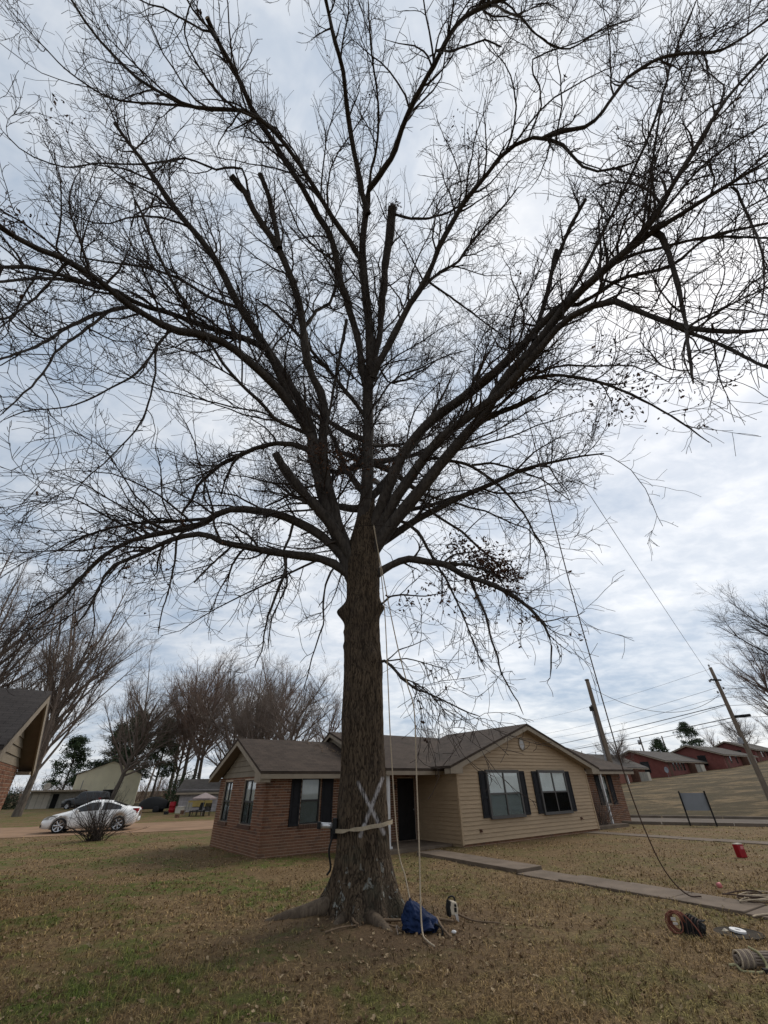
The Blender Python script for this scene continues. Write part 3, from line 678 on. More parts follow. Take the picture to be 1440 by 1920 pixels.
while z < PK_Z-0.2:
    z1 = z+EXP-0.003
    def lim(zq):
        zz_ = zq+0.16
        return (SU0, SU1) if zz_ <= SZ+0.16 else (max(SU0, PK_U-(PK_Z-zz_)/slope), min(SU1, PK_U+(PK_Z-zz_)/slope))
    a0, a1 = lim(z); t0, t1 = lim(z1)
    if a1-a0 < 0.25: break
    lap(MB(), a0, a1, t0, t1, z, z1, SV).build('siding_board', M['siding'], house); z += EXP
z = 0.10
while z < SZ-0.05:                                                          # side wall in the porch, facing left
    o = lap(MB(), 0, -SV, 0, -SV, z, z+EXP-0.003, 0).build('siding_board', M['siding'], house, loc=(SU0, 0.0, 0), rz=-math.pi/2); z += EXP
MB().box(SU0-0.036, SU0+0.05, SV-0.036, SV+0.05, 0.08, SZ).build('corner_trim', M['siding'], house)
MB().box(SU1-0.05, SU1+0.036, SV-0.036, SV+0.05, 0.08, SZ).build('corner_trim', M['siding'], house)
sp_b = brick_spots(SU1-SU0-0.1, -0.134, 0.10, [])
lay_bricks(house, sp_b, lambda x: (SU0+0.05+x, SV+0.02), 0.0, 0, lambda s: s[0])
for x0, x1, dark in ((8.22, 10.18, False), (11.58, 13.50, True)):
    w = window(house, (x0, SV-0.095, 0.80), 0, x1-x0, 1.49, 2, M['frame_grey'], True, None, None if not dark else M['screen_dark'] if 'screen_dark' in M else None, None, 0.0)
    c = MB(); c.box(x0-0.05, x1+0.05, SV-0.100, SV-0.02, 2.29, 2.35); c.box(x0-0.05, x1+0.05, SV-0.115, SV-0.02, 0.745, 0.80)
    c.box(x0-0.05, x0, SV-0.096, SV-0.02, 0.80, 2.29); c.box(x1, x1+0.05, SV-0.096, SV-0.02, 0.80, 2.29)
    c.build('window_casing', M['frame_grey'], house)
    shutter(house, x0-0.44, x0-0.06, 0.80, 2.31, SV-0.031); shutter(house, x1+0.06, x1+0.44, 0.80, 2.31, SV-0.031)
# round louvred gable vent
v = MB(); RY = Matrix.Rotation(math.pi/2, 4, 'X')
v.lathe([(0.235, -0.02), (0.235, 0.03), (0.19, 0.04), (0.185, -0.01)], 32, RY)
vent = v.build('gable_vent', M['fascia'], house, True, loc=(10.84, SV-0.02, 3.33)); vent.scale = (0.85, 1, 1.12)
for i in range(9):
    zz_ = -0.17+i*0.042; hw = math.sqrt(max(0.0, 0.19**2-zz_**2))
    MB().add([(-hw, -0.03, zz_), (hw, -0.03, zz_), (hw, 0.0, zz_+0.034), (-hw, 0.0, zz_+0.034), (-hw, 0.012, zz_), (hw, 0.012, zz_)], [(0, 1, 2, 3), (0, 4, 5, 1), (3, 2, 5, 4), (0, 3, 4), (1, 5, 2)]).build('louvre', M['white'], vent)
for x_, z_ in ((7.55, 0.44), (14.15, 0.52)):
    o = MB().box(-0.05, 0.05, -0.03, 0.0, -0.05, 0.05).tube([(0, -0.02, 0), (0, -0.09, 0.0), (0, -0.10, -0.05)], 0.016, 8).tube([(-0.04, -0.07, 0.03), (0.04, -0.07, 0.03)], 0.008, 6)
    o.build('garden_tap', M['brown'], house, loc=(x_, SV-0.018, z_))
# right brick wing
RV, RU0, RU1 = -1.30, 15.45, 20.70
r_open = [(18.55-RU0, 19.30-RU0, 0.90, 2.15)]
wall_boxes(MB(), RU1-RU0, -0.3, 2.30, r_open, 0.14).build('wall', M['mortar'], house, loc=(RU0, RV, 0))
MB().box(RU1-0.14, RU1, RV+0.14, 5.0, -0.3, 2.30).build('wall', M['mortar'], house)
lay_bricks(house, brick_spots(RU1-RU0, -0.10, 2.30, r_open), lambda x: (RU0+x, RV), 0.0, 10, lambda s: -s[0]+abs(s[2]-0.8)*6)
window(house, (18.55, RV, 0.90), 0, 0.75, 1.25, 1, back='curtain')
shutter(house, 18.10, 18.50, 0.86, 2.18, RV-0.011); shutter(house, 19.36, 19.80, 0.86, 2.18, RV-0.011)
MB().box(17.92, 18.02, -1.80, -1.70, 0.12, 2.40).build('porch_post', M['white'], house)
MB().box(20.86, 20.94, -1.72, -1.64, 1.75, 2.42).build('eave_return', M['white'], house)
MB().box(15.45, 18.6, -2.25, RV-0.012, -0.2, 0.12).build('porch_floor', M['concrete'], house)
MB().box(15.4, 21.3, -1.85, RV+0.1, 2.33, 2.36).build('porch_ceiling', M['soffit'], house)

# roofs: slabs with uv in metres
def slab_roof(name, quads, parent, mat, th=0.08):
    """quads: list of 4 corners (eave a, eave b, ridge b, ridge a) in local coordinates"""
    bm = bmesh.new(); uvl = bm.loops.layers.uv.new('UVMap')
    for q in quads:
        q = [Vector(p) for p in q]; n = (q[1]-q[0]).cross(q[3]-q[0]).normalized()
        n = n if n.z > 0 else -n
        e = (q[1]-q[0]).normalized(); s = n.cross(e)
        top = [bm.verts.new(p) for p in q]; bot = [bm.verts.new(p-Vector((0, 0, th))) for p in q]
        fs = [bm.faces.new(top), bm.faces.new(bot[::-1])] + [bm.faces.new((top[(i+1) % 4], top[i], bot[i], bot[(i+1) % 4])) for i in range(4)]
        for f in fs:
            for l in f.loops: d_ = l.vert.co-q[0]; l[uvl].uv = (d_.dot(e)+3.7, d_.dot(s))
    bmesh.ops.recalc_face_normals(bm, faces=bm.faces)
    me = bpy.data.meshes.new(name); bm.to_mesh(me); bm.free(); me.materials.append(mat)
    return link(bpy.data.objects.new(name, me), parent)
LE, LR = 2.34, 3.53
slab_roof('roof', [((-0.42, -0.42, LE), (4.2, -0.42, LE), (4.2, 2.5, LR), (-0.42, 2.5, LR)), ((4.2, 5.42, LE), (-0.42, 5.42, LE), (-0.42, 2.5, LR), (4.2, 2.5, LR))], house, M['shingle'])['label'] = 'lower roof over the left brick wing'
slab_roof('roof', [((3.72, -1.85, 2.40), (21.5, -1.85, 2.44), (21.5, 2.5, 3.95), (3.72, 2.5, 3.95)), ((21.5, 5.5, 2.44), (3.72, 5.5, 2.42), (3.72, 2.5, 3.95), (21.5, 2.5, 3.95))], house, M['shingle'])
slab_roof('roof', [((EV_U0, 2.4, EV_Z+0.06), (EV_U0, -2.86, EV_Z+0.06), (PK_U, -2.86, PK_Z+0.06), (PK_U, 2.4, PK_Z+0.06)), ((EV_U1, -2.86, EV_Z+0.06), (EV_U1, 2.4, EV_Z+0.06), (PK_U, 2.4, PK_Z+0.06), (PK_U, -2.86, PK_Z+0.06))], house, M['shingle'])
def rake(parent, a, b, y0, y1, h=0.17, along='x', mat=M['fascia'], name='rake_board'):
    """board under a sloping roof edge, from a to b ((s,z) points), s along x or y"""
    m = MB(); poly = [(a[0], a[1]-h), (b[0], b[1]-h), (b[0], b[1]), (a[0], a[1])]
    if along == 'x': m.prism(poly, y0, y1)
    else: m.prism(poly, y0, y1, Matrix(((0, 1, 0, 0), (1, 0, 0, 0), (0, 0, 1, 0), (0, 0, 0, 1))))
    return m.build(name, mat, parent)
rake(house, (EV_U0+0.02, EV_Z-0.022), (PK_U, PK_Z-0.022), -2.84, -2.80); rake(house, (PK_U, PK_Z-0.022), (EV_U1-0.02, EV_Z-0.022), -2.84, -2.80)
for a, c in (((EV_U0+0.04, EV_Z-0.16), (PK_U, PK_Z-0.16)), ((PK_U, PK_Z-0.16), (EV_U1-0.04, EV_Z-0.16))):
    rake(house, a, c, -2.798, SV-0.02, 0.03, 'x', M['fascia'], 'rake_soffit')
for s_, u_ in ((1, EV_U0), (-1, EV_U1)):                                     # boxed eave returns at the gable feet
    MB().prism([(u_+0.02*s_, EV_Z-0.19), (u_+s_*0.66, EV_Z-0.19), (u_+s_*0.66, EV_Z+slope*0.6-0.04), (u_+0.02*s_, EV_Z-0.03)], -2.842, SV-0.03).build('eave_return', M['fascia'], house)
rake(house, (-0.40, LE-0.082), (2.5, LR-0.082), -0.405, -0.365, 0.17, 'y'); rake(house, (2.5, LR-0.082), (5.40, LE-0.082), -0.405, -0.365, 0.17, 'y')
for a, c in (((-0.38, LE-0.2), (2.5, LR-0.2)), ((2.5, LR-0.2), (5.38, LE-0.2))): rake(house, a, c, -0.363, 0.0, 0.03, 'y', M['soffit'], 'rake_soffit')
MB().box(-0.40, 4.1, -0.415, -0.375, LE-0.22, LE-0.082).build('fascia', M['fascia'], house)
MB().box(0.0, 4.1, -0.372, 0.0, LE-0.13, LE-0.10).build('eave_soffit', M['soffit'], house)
MB().prism([(-0.36, 2.02), (0.16, 2.02), (0.16, 2.30), (-0.36, 2.245)], -0.40, -0.025, Matrix(((0, 1, 0, 0), (1, 0, 0, 0), (0, 0, 1, 0), (0, 0, 0, 1)))).build('eave_return', M['fascia'], house)
MB().box(3.74, 6.62, -1.845, -1.805, 2.19, 2.318).build('fascia', M['fascia'], house)
MB().box(16.1, 21.48, -1.845, -1.805, 2.22, 2.345).build('fascia', M['fascia'], house)
MB().box(3.74, 6.6, -1.80, -1.60, 2.19, 2.24).build('porch_beam', M['fascia'], house)
# gable of the left wing: lapped boards above the brick
z = FT
MB().prism([(0.02, FT), (4.98, FT), (2.5, LR-0.26)], 0.02, 0.12, Matrix(((0, 1, 0, 0), (1, 0, 0, 0), (0, 0, 1, 0), (0, 0, 0, 1)))).build('gable_core', M['siding_old'], house)
while z < LR-0.42:
    def wl(q): return max(0.0, (q-2.12)/(LR-0.2-2.12))*2.5
    a, t_ = wl(z), wl(z+0.18)
    o = lap(MB(), a, 5-a, t_, 5-t_, z, z+0.177, 0).build('siding_board', M['siding_old'], house, loc=(0, 5.0, 0), rz=-math.pi/2); z += 0.18
# small gable where the middle roof stands above the left wing's
MB().prism([(1.2, 3.25), (3.8, 3.25), (2.5, 3.85)], 3.95, 4.05, Matrix(((0, 1, 0, 0), (1, 0, 0, 0), (0, 0, 1, 0), (0, 0, 0, 1)))).build('gable_core', M['siding_old'], house)
rake(house, (0.5, 3.23-0.09), (2.5, 3.95-0.09), 3.74, 3.78, 0.12, 'y'); rake(house, (2.5, 3.95-0.09), (4.4, 3.95-0.09-0.92), 3.74, 3.78, 0.12, 'y')
MB().tube([(10.2, 2.2, 3.7), (10.2, 2.2, 4.35)], 0.03, 8).build('vent_pipe', M['metal'], house)
# twig debris caught in the roof valley
db = MB()
for i in range(26):
    u_, v_ = rnd.uniform(2.5, 3.7), rnd.uniform(1.0, 2.3); z_ = LE+(v_+0.42)/2.92*(LR-LE)+0.03; a_ = rnd.uniform(0, 6.3); l_ = rnd.uniform(0.1, 0.35)
    db.tube([(u_, v_, z_), (u_+math.cos(a_)*l_*.5, v_+math.sin(a_)*l_*.5, z_+math.sin(a_)*l_*.2+0.04), (u_+math.cos(a_)*l_, v_+math.sin(a_)*l_, z_+math.sin(a_)*l_*.41)], 0.008, 4)
tag(db.build('twig_debris', M['stick'], None, loc=tuple(HO), rz=HR), 'dry twigs and leaves caught on the roof valley', 'twigs', kind='stuff')
# ---------------------------------------------------------------- the bare oak
# limb centre lines in metres: (cut end?, leafiness, [(x, y, z, radius), ...])
LIMBS=[
(0,0.06,[(-0.55,9.55,7.52,0.251),(-0.58,9.5,8.13,0.25),(-0.55,9.46,8.62,0.249),(-0.51,9.41,9.23,0.248),(-0.48,9.36,9.82,0.247),(-0.47,9.31,10.4,0.246),(-0.47,9.26,11.08,0.245),(-0.47,9.21,11.84,0.244),(-0.51,9.04,12.53,0.24),(-0.47,8.84,13.26,0.235),(-0.37,8.6,14.02,0.23),(-0.35,8.38,14.85,0.224),(-0.39,8.18,15.74,0.22),(-0.45,7.9,16.54,0.213),(-0.52,7.51,17.16,0.203),(-0.59,7.11,17.8,0.193),(-0.64,6.72,18.46,0.183),(-0.57,6.35,19.21,0.173),(-0.47,6,19.85,0.165),(-0.38,5.67,20.23,0.156),(-0.34,5.43,20.44,0.15)]),
(0,0.06,[(-0.39,6,19.49,0.119),(-0.57,5.52,20.07,0.115),(-0.64,5.17,20.5,0.111),(-0.76,4.8,20.88,0.107),(-0.86,4.44,21.23,0.103),(-0.92,4.08,21.46,0.099),(-0.98,3.61,21.59,0.093),(-1.03,3.21,21.68,0.088),(-1.04,2.81,21.73,0.083),(-1.07,2.47,21.69,0.079),(-1.18,2.14,21.57,0.074),(-1.3,1.81,21.37,0.069),(-1.36,1.47,21.01,0.064),(-1.38,1.13,20.41,0.058),(-1.45,0.87,20.65,0.055),(-1.74,0.69,23.64,0.06)]),
(0,0.06,[(-0.34,5.49,20.21,0.129),(-0.05,5.19,20.21,0.124),(0.23,4.87,20.21,0.119),(0.46,4.59,20.2,0.115),(0.66,4.19,20.2,0.109),(0.87,3.79,20.16,0.103),(1.06,3.44,20.09,0.098),(1.27,3.09,20.01,0.092),(1.5,2.75,19.95,0.087),(1.74,2.42,19.85,0.082),(1.94,2.12,19.72,0.077),(2.1,1.82,19.54,0.072),(2.26,1.57,19.33,0.068),(2.51,1.36,19.1,0.063),(2.8,1.22,18.91,0.06),(3.14,1.13,18.78,0.057),(3.52,1.05,18.78,0.054),(3.9,0.92,18.93,0.051),(4.25,0.77,19.01,0.048)]),
(0,0.06,[(-0.31,5.43,20.28,0.06),(-0.2,5.03,20.8,0.057),(-0.03,4.63,21.06,0.053),(0.06,4.2,21.23,0.05),(0.07,3.79,21.32,0.046),(0.06,3.36,21.34,0.043),(0.02,2.98,21.38,0.039),(-0.06,2.63,21.35,0.036),(-0.12,2.25,21.24,0.033),(-0.15,1.94,21.06,0.03),(-0.17,1.6,20.74,0.027),(-0.18,1.27,20.2,0.024),(-0.18,1.11,19.82,0.022)]),
(0,0.06,[(-0.34,8.72,13.38,0.146),(-0.2,8.54,13.81,0.144),(0.09,8.33,14.2,0.14),(0.4,8.08,14.7,0.137),(0.68,7.84,15.26,0.133),(1.03,7.45,15.78,0.127),(1.35,7.13,16.01,0.122),(1.65,6.78,16.32,0.116),(1.89,6.42,16.72,0.111),(2.08,6.12,17.09,0.106),(2.36,5.8,17.44,0.101),(2.69,5.46,17.79,0.096),(2.93,5.13,17.97,0.09),(3.32,4.75,18.07,0.083),(3.65,4.42,18.16,0.078),(3.95,4.08,18.28,0.072),(4.31,3.84,18.27,0.067),(4.77,3.66,18.12,0.061),(5.22,3.63,17.76,0.056),(5.55,3.7,17.33,0.051),(5.78,3.87,16.81,0.047),(6.03,3.99,16.33,0.043),(6.37,3.92,16.03,0.038),(6.73,3.78,15.81,0.033),(7.08,3.6,15.68,0.029)]),
(0,0.06,[(5.04,3.62,17.94,0.072),(5.58,3.45,17.78,0.068),(6.01,3.36,17.57,0.064),(6.35,3.18,17.56,0.061),(6.6,2.92,17.75,0.058),(6.9,2.7,18.09,0.056),(7.19,2.48,18.41,0.054),(7.52,2.3,18.56,0.051),(7.9,2.17,18.62,0.048),(8.3,2.07,18.63,0.046),(8.72,2.04,18.55,0.043),(9.14,2.03,18.42,0.041),(9.56,1.96,18.43,0.038),(9.98,1.82,18.6,0.036),(10.35,1.68,18.78,0.033),(10.68,1.53,18.95,0.031),(11,1.37,19.11,0.029)]),
(0,0.06,[(1.57,6.97,16.25,0.065),(2.12,6.79,16.57,0.06),(2.68,6.6,16.84,0.055),(3.01,6.41,17.28,0.051),(3.37,6.2,17.75,0.047),(3.76,6,18.19,0.043),(4.18,5.79,18.63,0.039),(4.57,5.56,18.92,0.034),(4.99,5.24,19.36,0.028)]),
(0,0.06,[(1.64,6.97,16.44,0.047),(2.16,7.36,16.58,0.044),(2.71,7.76,16.68,0.04),(3.33,8.21,16.76,0.036),(3.97,8.63,16.73,0.031),(4.59,8.99,16.57,0.026),(5.22,9.33,16.37,0.021)]),
(1,0.06,[(-0.28,8.64,13.57,0.11),(-0.16,8.5,14.42,0.12),(-0.02,8.34,15.37,0.132),(0.08,8.2,16.32,0.143),(0.14,7.92,17,0.152),(0.18,7.67,17.64,0.16),(0.26,7.35,18.39,0.17),(0.35,7.06,19.11,0.179),(0.45,6.79,19.75,0.187),(0.53,6.38,20.47,0.197),(0.55,6.18,20.59,0.199)]),
(1,0.06,[(-0.47,8.94,12.82,0.136),(-0.58,8.8,13.24,0.135),(-0.71,8.56,14.09,0.135),(-0.79,8.36,14.9,0.136),(-0.95,8.17,15.61,0.136),(-1.13,7.92,16.27,0.135),(-1.26,7.55,16.87,0.132),(-1.47,7.29,17.21,0.13),(-1.6,6.92,17.85,0.128),(-1.71,6.58,18.46,0.126),(-2.02,6.21,19.02,0.123),(-2.38,5.91,19.41,0.121),(-2.62,5.54,19.73,0.117),(-2.94,5.13,20.06,0.113),(-3.28,4.76,20.32,0.109),(-3.58,4.4,20.55,0.106),(-3.86,4,20.72,0.101),(-4.11,3.69,20.79,0.098),(-4.27,3.39,20.85,0.094),(-4.36,3.05,20.94,0.091),(-4.52,2.7,21.02,0.087),(-4.68,2.34,21.03,0.083),(-4.85,1.99,21,0.078),(-4.97,1.63,20.9,0.074),(-5,1.44,20.8,0.071)]),
(0,0.06,[(-0.55,7.11,17.83,0.109),(-0.76,6.88,18.06,0.107),(-1.09,6.51,18.43,0.104),(-1.46,6.2,18.7,0.1),(-1.78,5.89,19.01,0.097),(-2.02,5.56,19.23,0.094),(-2.31,5.16,19.44,0.09),(-2.59,4.8,19.62,0.086),(-2.86,4.49,19.76,0.083),(-3.19,4.1,19.94,0.079),(-3.57,3.76,20.06,0.075),(-3.99,3.5,20.1,0.071),(-4.4,3.32,20.09,0.068),(-4.91,3.26,19.9,0.065),(-5.48,3.21,19.65,0.061),(-5.97,3.1,19.55,0.058),(-6.34,2.98,19.58,0.056),(-6.72,2.84,19.75,0.054),(-7.2,2.68,20.01,0.051),(-7.59,2.5,20.28,0.049),(-7.92,2.3,20.56,0.047),(-8.2,2.1,20.78,0.045),(-8.49,1.88,20.98,0.043),(-8.73,1.65,21.14,0.04),(-8.9,1.37,21.25,0.038),(-8.99,1.1,21.26,0.035),(-9.2,0.85,21.5,0.033),(-9.26,0.73,21.53,0.031)]),
(0,0.06,[(-3.9,3.42,19.71,0.043),(-4.29,3.29,19.73,0.041),(-4.66,3.09,19.74,0.039),(-4.94,2.84,19.82,0.037),(-5.2,2.53,19.89,0.034),(-5.39,2.25,19.91,0.031),(-5.52,1.92,19.9,0.029),(-5.5,1.62,19.84,0.026),(-5.26,1.32,19.68,0.024),(-4.91,1.03,19.35,0.021)]),
(1,0.06,[(-0.7,9.6,6.34,0.167),(-0.87,9.6,6.88,0.168),(-1.1,9.6,7.43,0.169),(-1.3,9.57,7.97,0.169),(-1.44,9.49,8.45,0.168),(-1.56,9.42,8.91,0.167),(-1.72,9.32,9.47,0.167),(-1.83,9.23,10.02,0.166),(-1.89,9.14,10.6,0.165),(-1.91,9.05,11.26,0.165),(-1.89,8.94,11.96,0.164),(-2.04,8.64,12.63,0.16),(-2.29,8.39,13.06,0.156),(-2.44,8.19,13.57,0.154),(-2.57,7.99,14.26,0.151),(-2.7,7.77,15.11,0.149),(-2.8,7.52,15.74,0.146),(-2.92,7.2,16.23,0.141),(-3.17,6.8,16.74,0.135),(-3.43,6.42,17.28,0.129),(-3.76,6.07,17.75,0.123),(-4.12,5.75,18.15,0.118),(-4.43,5.37,18.6,0.112),(-4.65,5.01,18.91,0.106),(-4.86,4.81,19.05,0.102),(-4.97,4.72,19.1,0.1)]),
(1,0.06,[(-3.46,6.24,17.29,0.111),(-3.59,6,17.91,0.108),(-3.73,5.78,18.56,0.106),(-3.88,5.44,19.27,0.102),(-4.1,5.1,19.82,0.098),(-4.24,4.95,20.06,0.096)]),
(0,0.06,[(-2.65,7.77,14.95,0.074),(-2.34,7.89,16.22,0.069),(-1.91,8.06,17.03,0.064),(-1.76,8.02,17.82,0.06),(-1.72,7.9,18.95,0.053),(-1.6,7.76,20.26,0.045)]),
(1,0.06,[(-0.64,9.6,5.82,0.19),(-0.87,9.59,6.34,0.19),(-1.01,9.59,6.74,0.19),(-1.16,9.58,7.18,0.19),(-1.34,9.58,7.73,0.19),(-1.49,9.51,8.13,0.188),(-1.66,9.42,8.61,0.187),(-1.81,9.33,9.05,0.185),(-1.97,9.22,9.56,0.183),(-2.09,9.13,10.02,0.182),(-2.15,9,10.73,0.18),(-2.29,8.88,11.35,0.178),(-2.49,8.69,11.82,0.174),(-2.71,8.45,12.19,0.169),(-2.96,8.2,12.52,0.164),(-3.22,7.94,12.89,0.158),(-3.53,7.71,13.36,0.153),(-3.8,7.52,13.75,0.149),(-4.1,7.32,14.18,0.145),(-4.42,7.1,14.64,0.14),(-4.66,6.79,14.94,0.133),(-4.87,6.5,15.25,0.127),(-5.04,6.22,15.59,0.122),(-5.26,5.94,15.92,0.116),(-5.53,5.69,16.22,0.111),(-5.94,5.35,16.61,0.103),(-6.29,5.09,16.91,0.097),(-6.56,4.82,17.13,0.091),(-6.78,4.54,17.38,0.085),(-6.99,4.29,17.62,0.079),(-7.23,4.02,17.9,0.074),(-7.5,3.76,18.18,0.068),(-7.77,3.54,18.43,0.063),(-8.05,3.3,18.76,0.057)]),
(0,0.06,[(-5.94,5.35,16.61,0.043),(-6.24,5.21,16.61,0.04),(-6.79,5,16.52,0.035),(-7.2,4.88,16.33,0.031),(-7.56,4.81,15.99,0.027),(-7.86,4.78,15.54,0.023),(-8.18,4.68,15.31,0.02),(-8.53,4.52,15.29,0.017),(-8.7,4.44,15.28,0.015)]),
(0,0.06,[(-1.99,9.06,10.29,0.163),(-2.17,8.87,10.83,0.162),(-2.53,8.64,11.28,0.159),(-2.85,8.31,11.61,0.154),(-3.09,8,11.86,0.15),(-3.46,7.62,12.03,0.144),(-3.74,7.36,12.18,0.139),(-4.07,7.1,12.37,0.135),(-4.39,6.87,12.5,0.131),(-4.71,6.66,12.55,0.127),(-5.12,6.42,12.41,0.12),(-5.52,6.19,12.19,0.114),(-5.9,5.93,12.15,0.108),(-6.22,5.66,12.2,0.103),(-6.45,5.38,12.14,0.097),(-6.64,5.09,12.17,0.093),(-6.81,4.84,12.17,0.088),(-6.97,4.61,12.12,0.084),(-7.14,4.39,12.04,0.08),(-7.31,4.22,11.96,0.076),(-7.47,4.06,11.84,0.072),(-7.63,3.9,11.74,0.069),(-7.78,3.73,11.71,0.065),(-7.93,3.56,11.74,0.062),(-8.09,3.4,11.71,0.059),(-8.25,3.25,11.61,0.056),(-8.32,3.18,11.56,0.054)]),
(0,0.06,[(-2.71,8.48,11.46,0.116),(-2.93,8.19,11.9,0.113),(-3.15,7.91,12.32,0.111),(-3.37,7.66,12.8,0.109),(-3.6,7.46,13.26,0.107),(-4.12,7.22,13.42,0.103),(-4.58,7.03,13.4,0.099),(-5.06,6.83,13.36,0.095),(-5.53,6.62,13.35,0.09),(-5.95,6.42,13.36,0.087),(-6.3,6.19,13.31,0.083),(-6.66,5.97,13.2,0.078),(-6.96,5.74,13.14,0.074),(-7.2,5.52,13.15,0.071),(-7.5,5.33,12.97,0.067),(-7.83,5.09,12.79,0.063),(-8.08,4.89,12.64,0.059),(-8.31,4.7,12.47,0.055),(-8.52,4.52,12.27,0.052),(-8.69,4.4,12.01,0.048),(-8.83,4.28,11.75,0.045),(-8.96,4.16,11.5,0.042),(-9.02,4.09,11.38,0.041)]),
(0,0.06,[(-7.83,5.09,12.79,0.048),(-8.13,4.92,12.56,0.045),(-8.3,4.72,12.21,0.04),(-8.4,4.52,11.73,0.036),(-8.43,4.38,11.35,0.033),(-8.43,4.2,10.92,0.03),(-8.43,4.12,10.71,0.028)]),
(0,0.06,[(-6.86,5.85,12.97,0.067),(-6.92,5.81,12.84,0.065),(-7.09,5.65,12.48,0.06),(-7.25,5.47,11.87,0.053),(-7.29,5.32,11.34,0.048),(-7.25,5.14,10.66,0.043),(-7.15,4.96,9.93,0.037),(-7.06,4.76,9.35,0.032),(-6.95,4.54,8.79,0.027),(-6.82,4.31,8.23,0.023),(-6.69,4.07,7.76,0.019),(-6.61,3.96,7.54,0.017)]),
(0,0.06,[(-7.09,5.65,12.48,0.05),(-7.15,5.61,12.3,0.048),(-7.18,5.53,11.6,0.043),(-7.12,5.36,10.86,0.038),(-7.03,5.14,10.1,0.032),(-6.85,4.95,9.36,0.028),(-6.6,4.8,8.66,0.024),(-6.57,4.78,8.19,0.021),(-6.6,4.76,7.78,0.018),(-6.61,4.72,7.42,0.015),(-6.62,4.7,7.25,0.014)]),
(0,0.06,[(-5.62,6.19,12.27,0.044),(-5.76,6.15,12.15,0.043),(-5.91,6.14,11.6,0.039),(-5.93,6.15,11.03,0.036),(-5.97,6.11,10.49,0.033),(-6.1,6.07,10.05,0.03),(-6.28,6.03,9.72,0.027),(-6.45,5.98,9.38,0.025),(-6.63,5.91,9.04,0.022),(-6.8,5.78,8.7,0.019),(-6.92,5.57,8.4,0.016),(-6.98,5.31,8.1,0.014),(-7.07,5.22,7.86,0.012),(-7.15,5.14,7.59,0.01)]),
(0,0.06,[(-5.91,6.14,11.6,0.035),(-5.87,6.21,11.21,0.033),(-5.71,6.29,10.57,0.031),(-5.79,6.51,10.01,0.028),(-5.84,6.69,9.44,0.025),(-5.89,6.66,8.98,0.023),(-5.94,6.6,8.5,0.021),(-6,6.52,8.06,0.018),(-6.06,6.45,7.66,0.016),(-6.13,6.35,7.26,0.014),(-6.15,6.29,6.86,0.012),(-6.1,6.27,6.45,0.01)]),
(0,0.06,[(-7.23,4.3,12.01,0.037),(-7.54,4.48,11.85,0.036),(-7.62,4.53,11.43,0.033),(-7.57,4.48,10.85,0.03),(-7.42,4.35,10.12,0.026),(-7.21,4.15,9.41,0.023),(-6.98,3.92,8.81,0.02),(-6.85,3.8,8.52,0.018)]),
(0,0.06,[(-4.54,6.95,14.78,0.07),(-5.05,6.75,14.76,0.064),(-5.52,6.53,14.82,0.059),(-5.94,6.29,14.94,0.054),(-6.34,6.07,15.02,0.049),(-6.75,5.88,15.02,0.045),(-7.14,5.72,14.96,0.04),(-7.5,5.6,14.87,0.036),(-7.85,5.49,14.74,0.033),(-8.19,5.38,14.63,0.029),(-8.53,5.25,14.53,0.025),(-8.7,5.19,14.47,0.023)]),
(1,0.06,[(-1.97,9.1,10.77,0.067),(-2.13,9,10.91,0.066),(-2.71,8.72,11.04,0.064),(-3.26,8.45,11.09,0.061),(-3.49,8.18,11.3,0.06),(-3.75,7.9,11.4,0.058),(-4.05,7.55,11.5,0.055),(-4.3,7.18,11.62,0.053),(-4.58,6.88,11.86,0.051),(-4.81,6.62,12.17,0.05),(-5.03,6.37,12.5,0.048),(-5.29,6.11,12.84,0.047),(-5.45,5.76,13.01,0.045),(-5.6,5.43,13.17,0.043),(-5.74,5.1,13.36,0.041),(-5.87,4.82,13.59,0.039),(-6.01,4.54,13.86,0.038),(-6.15,4.28,14.14,0.037),(-6.26,4.03,14.38,0.035),(-6.3,3.89,14.46,0.034)]),
(0,0.06,[(-3.26,8.45,11.09,0.033),(-3.48,8.23,11.18,0.031),(-3.83,7.98,11.04,0.029),(-4.23,7.67,10.82,0.027),(-4.52,7.38,10.64,0.024),(-4.8,7.08,10.45,0.022),(-5.04,6.77,10.24,0.02),(-5.26,6.45,10,0.018),(-5.41,6.17,9.8,0.017),(-5.53,5.84,9.6,0.015),(-5.6,5.47,9.39,0.013),(-5.73,5.13,9.25,0.011)]),
(1,0.06,[(-0.71,9.6,6.57,0.176),(-0.92,9.5,6.96,0.173),(-1.14,9.42,7.35,0.17),(-1.43,9.29,7.76,0.165),(-1.77,9.1,8.16,0.159),(-2.08,8.92,8.5,0.153),(-2.35,8.76,8.78,0.148),(-2.61,8.58,9.06,0.143),(-2.85,8.41,9.33,0.138),(-3,8.26,9.57,0.134)]),
(0,0.3,[(-1.93,9.06,10.29,0.106),(-2.33,9.09,10.5,0.102),(-2.77,9.1,10.73,0.098),(-3.43,9.14,10.88,0.091),(-4,9.23,10.79,0.084),(-4.58,9.37,10.6,0.076),(-5.15,9.53,10.42,0.069),(-5.53,9.74,10.16,0.063),(-5.99,10.03,9.86,0.055),(-6.16,10.28,9.6,0.051),(-6.58,10.68,9.22,0.043)]),
(0,0.06,[(-4.34,9.3,10.61,0.059),(-4.44,9.24,10.51,0.056),(-4.72,9.41,10.21,0.046),(-5.06,9.9,9.99,0.036),(-5.36,10.49,9.81,0.026)]),
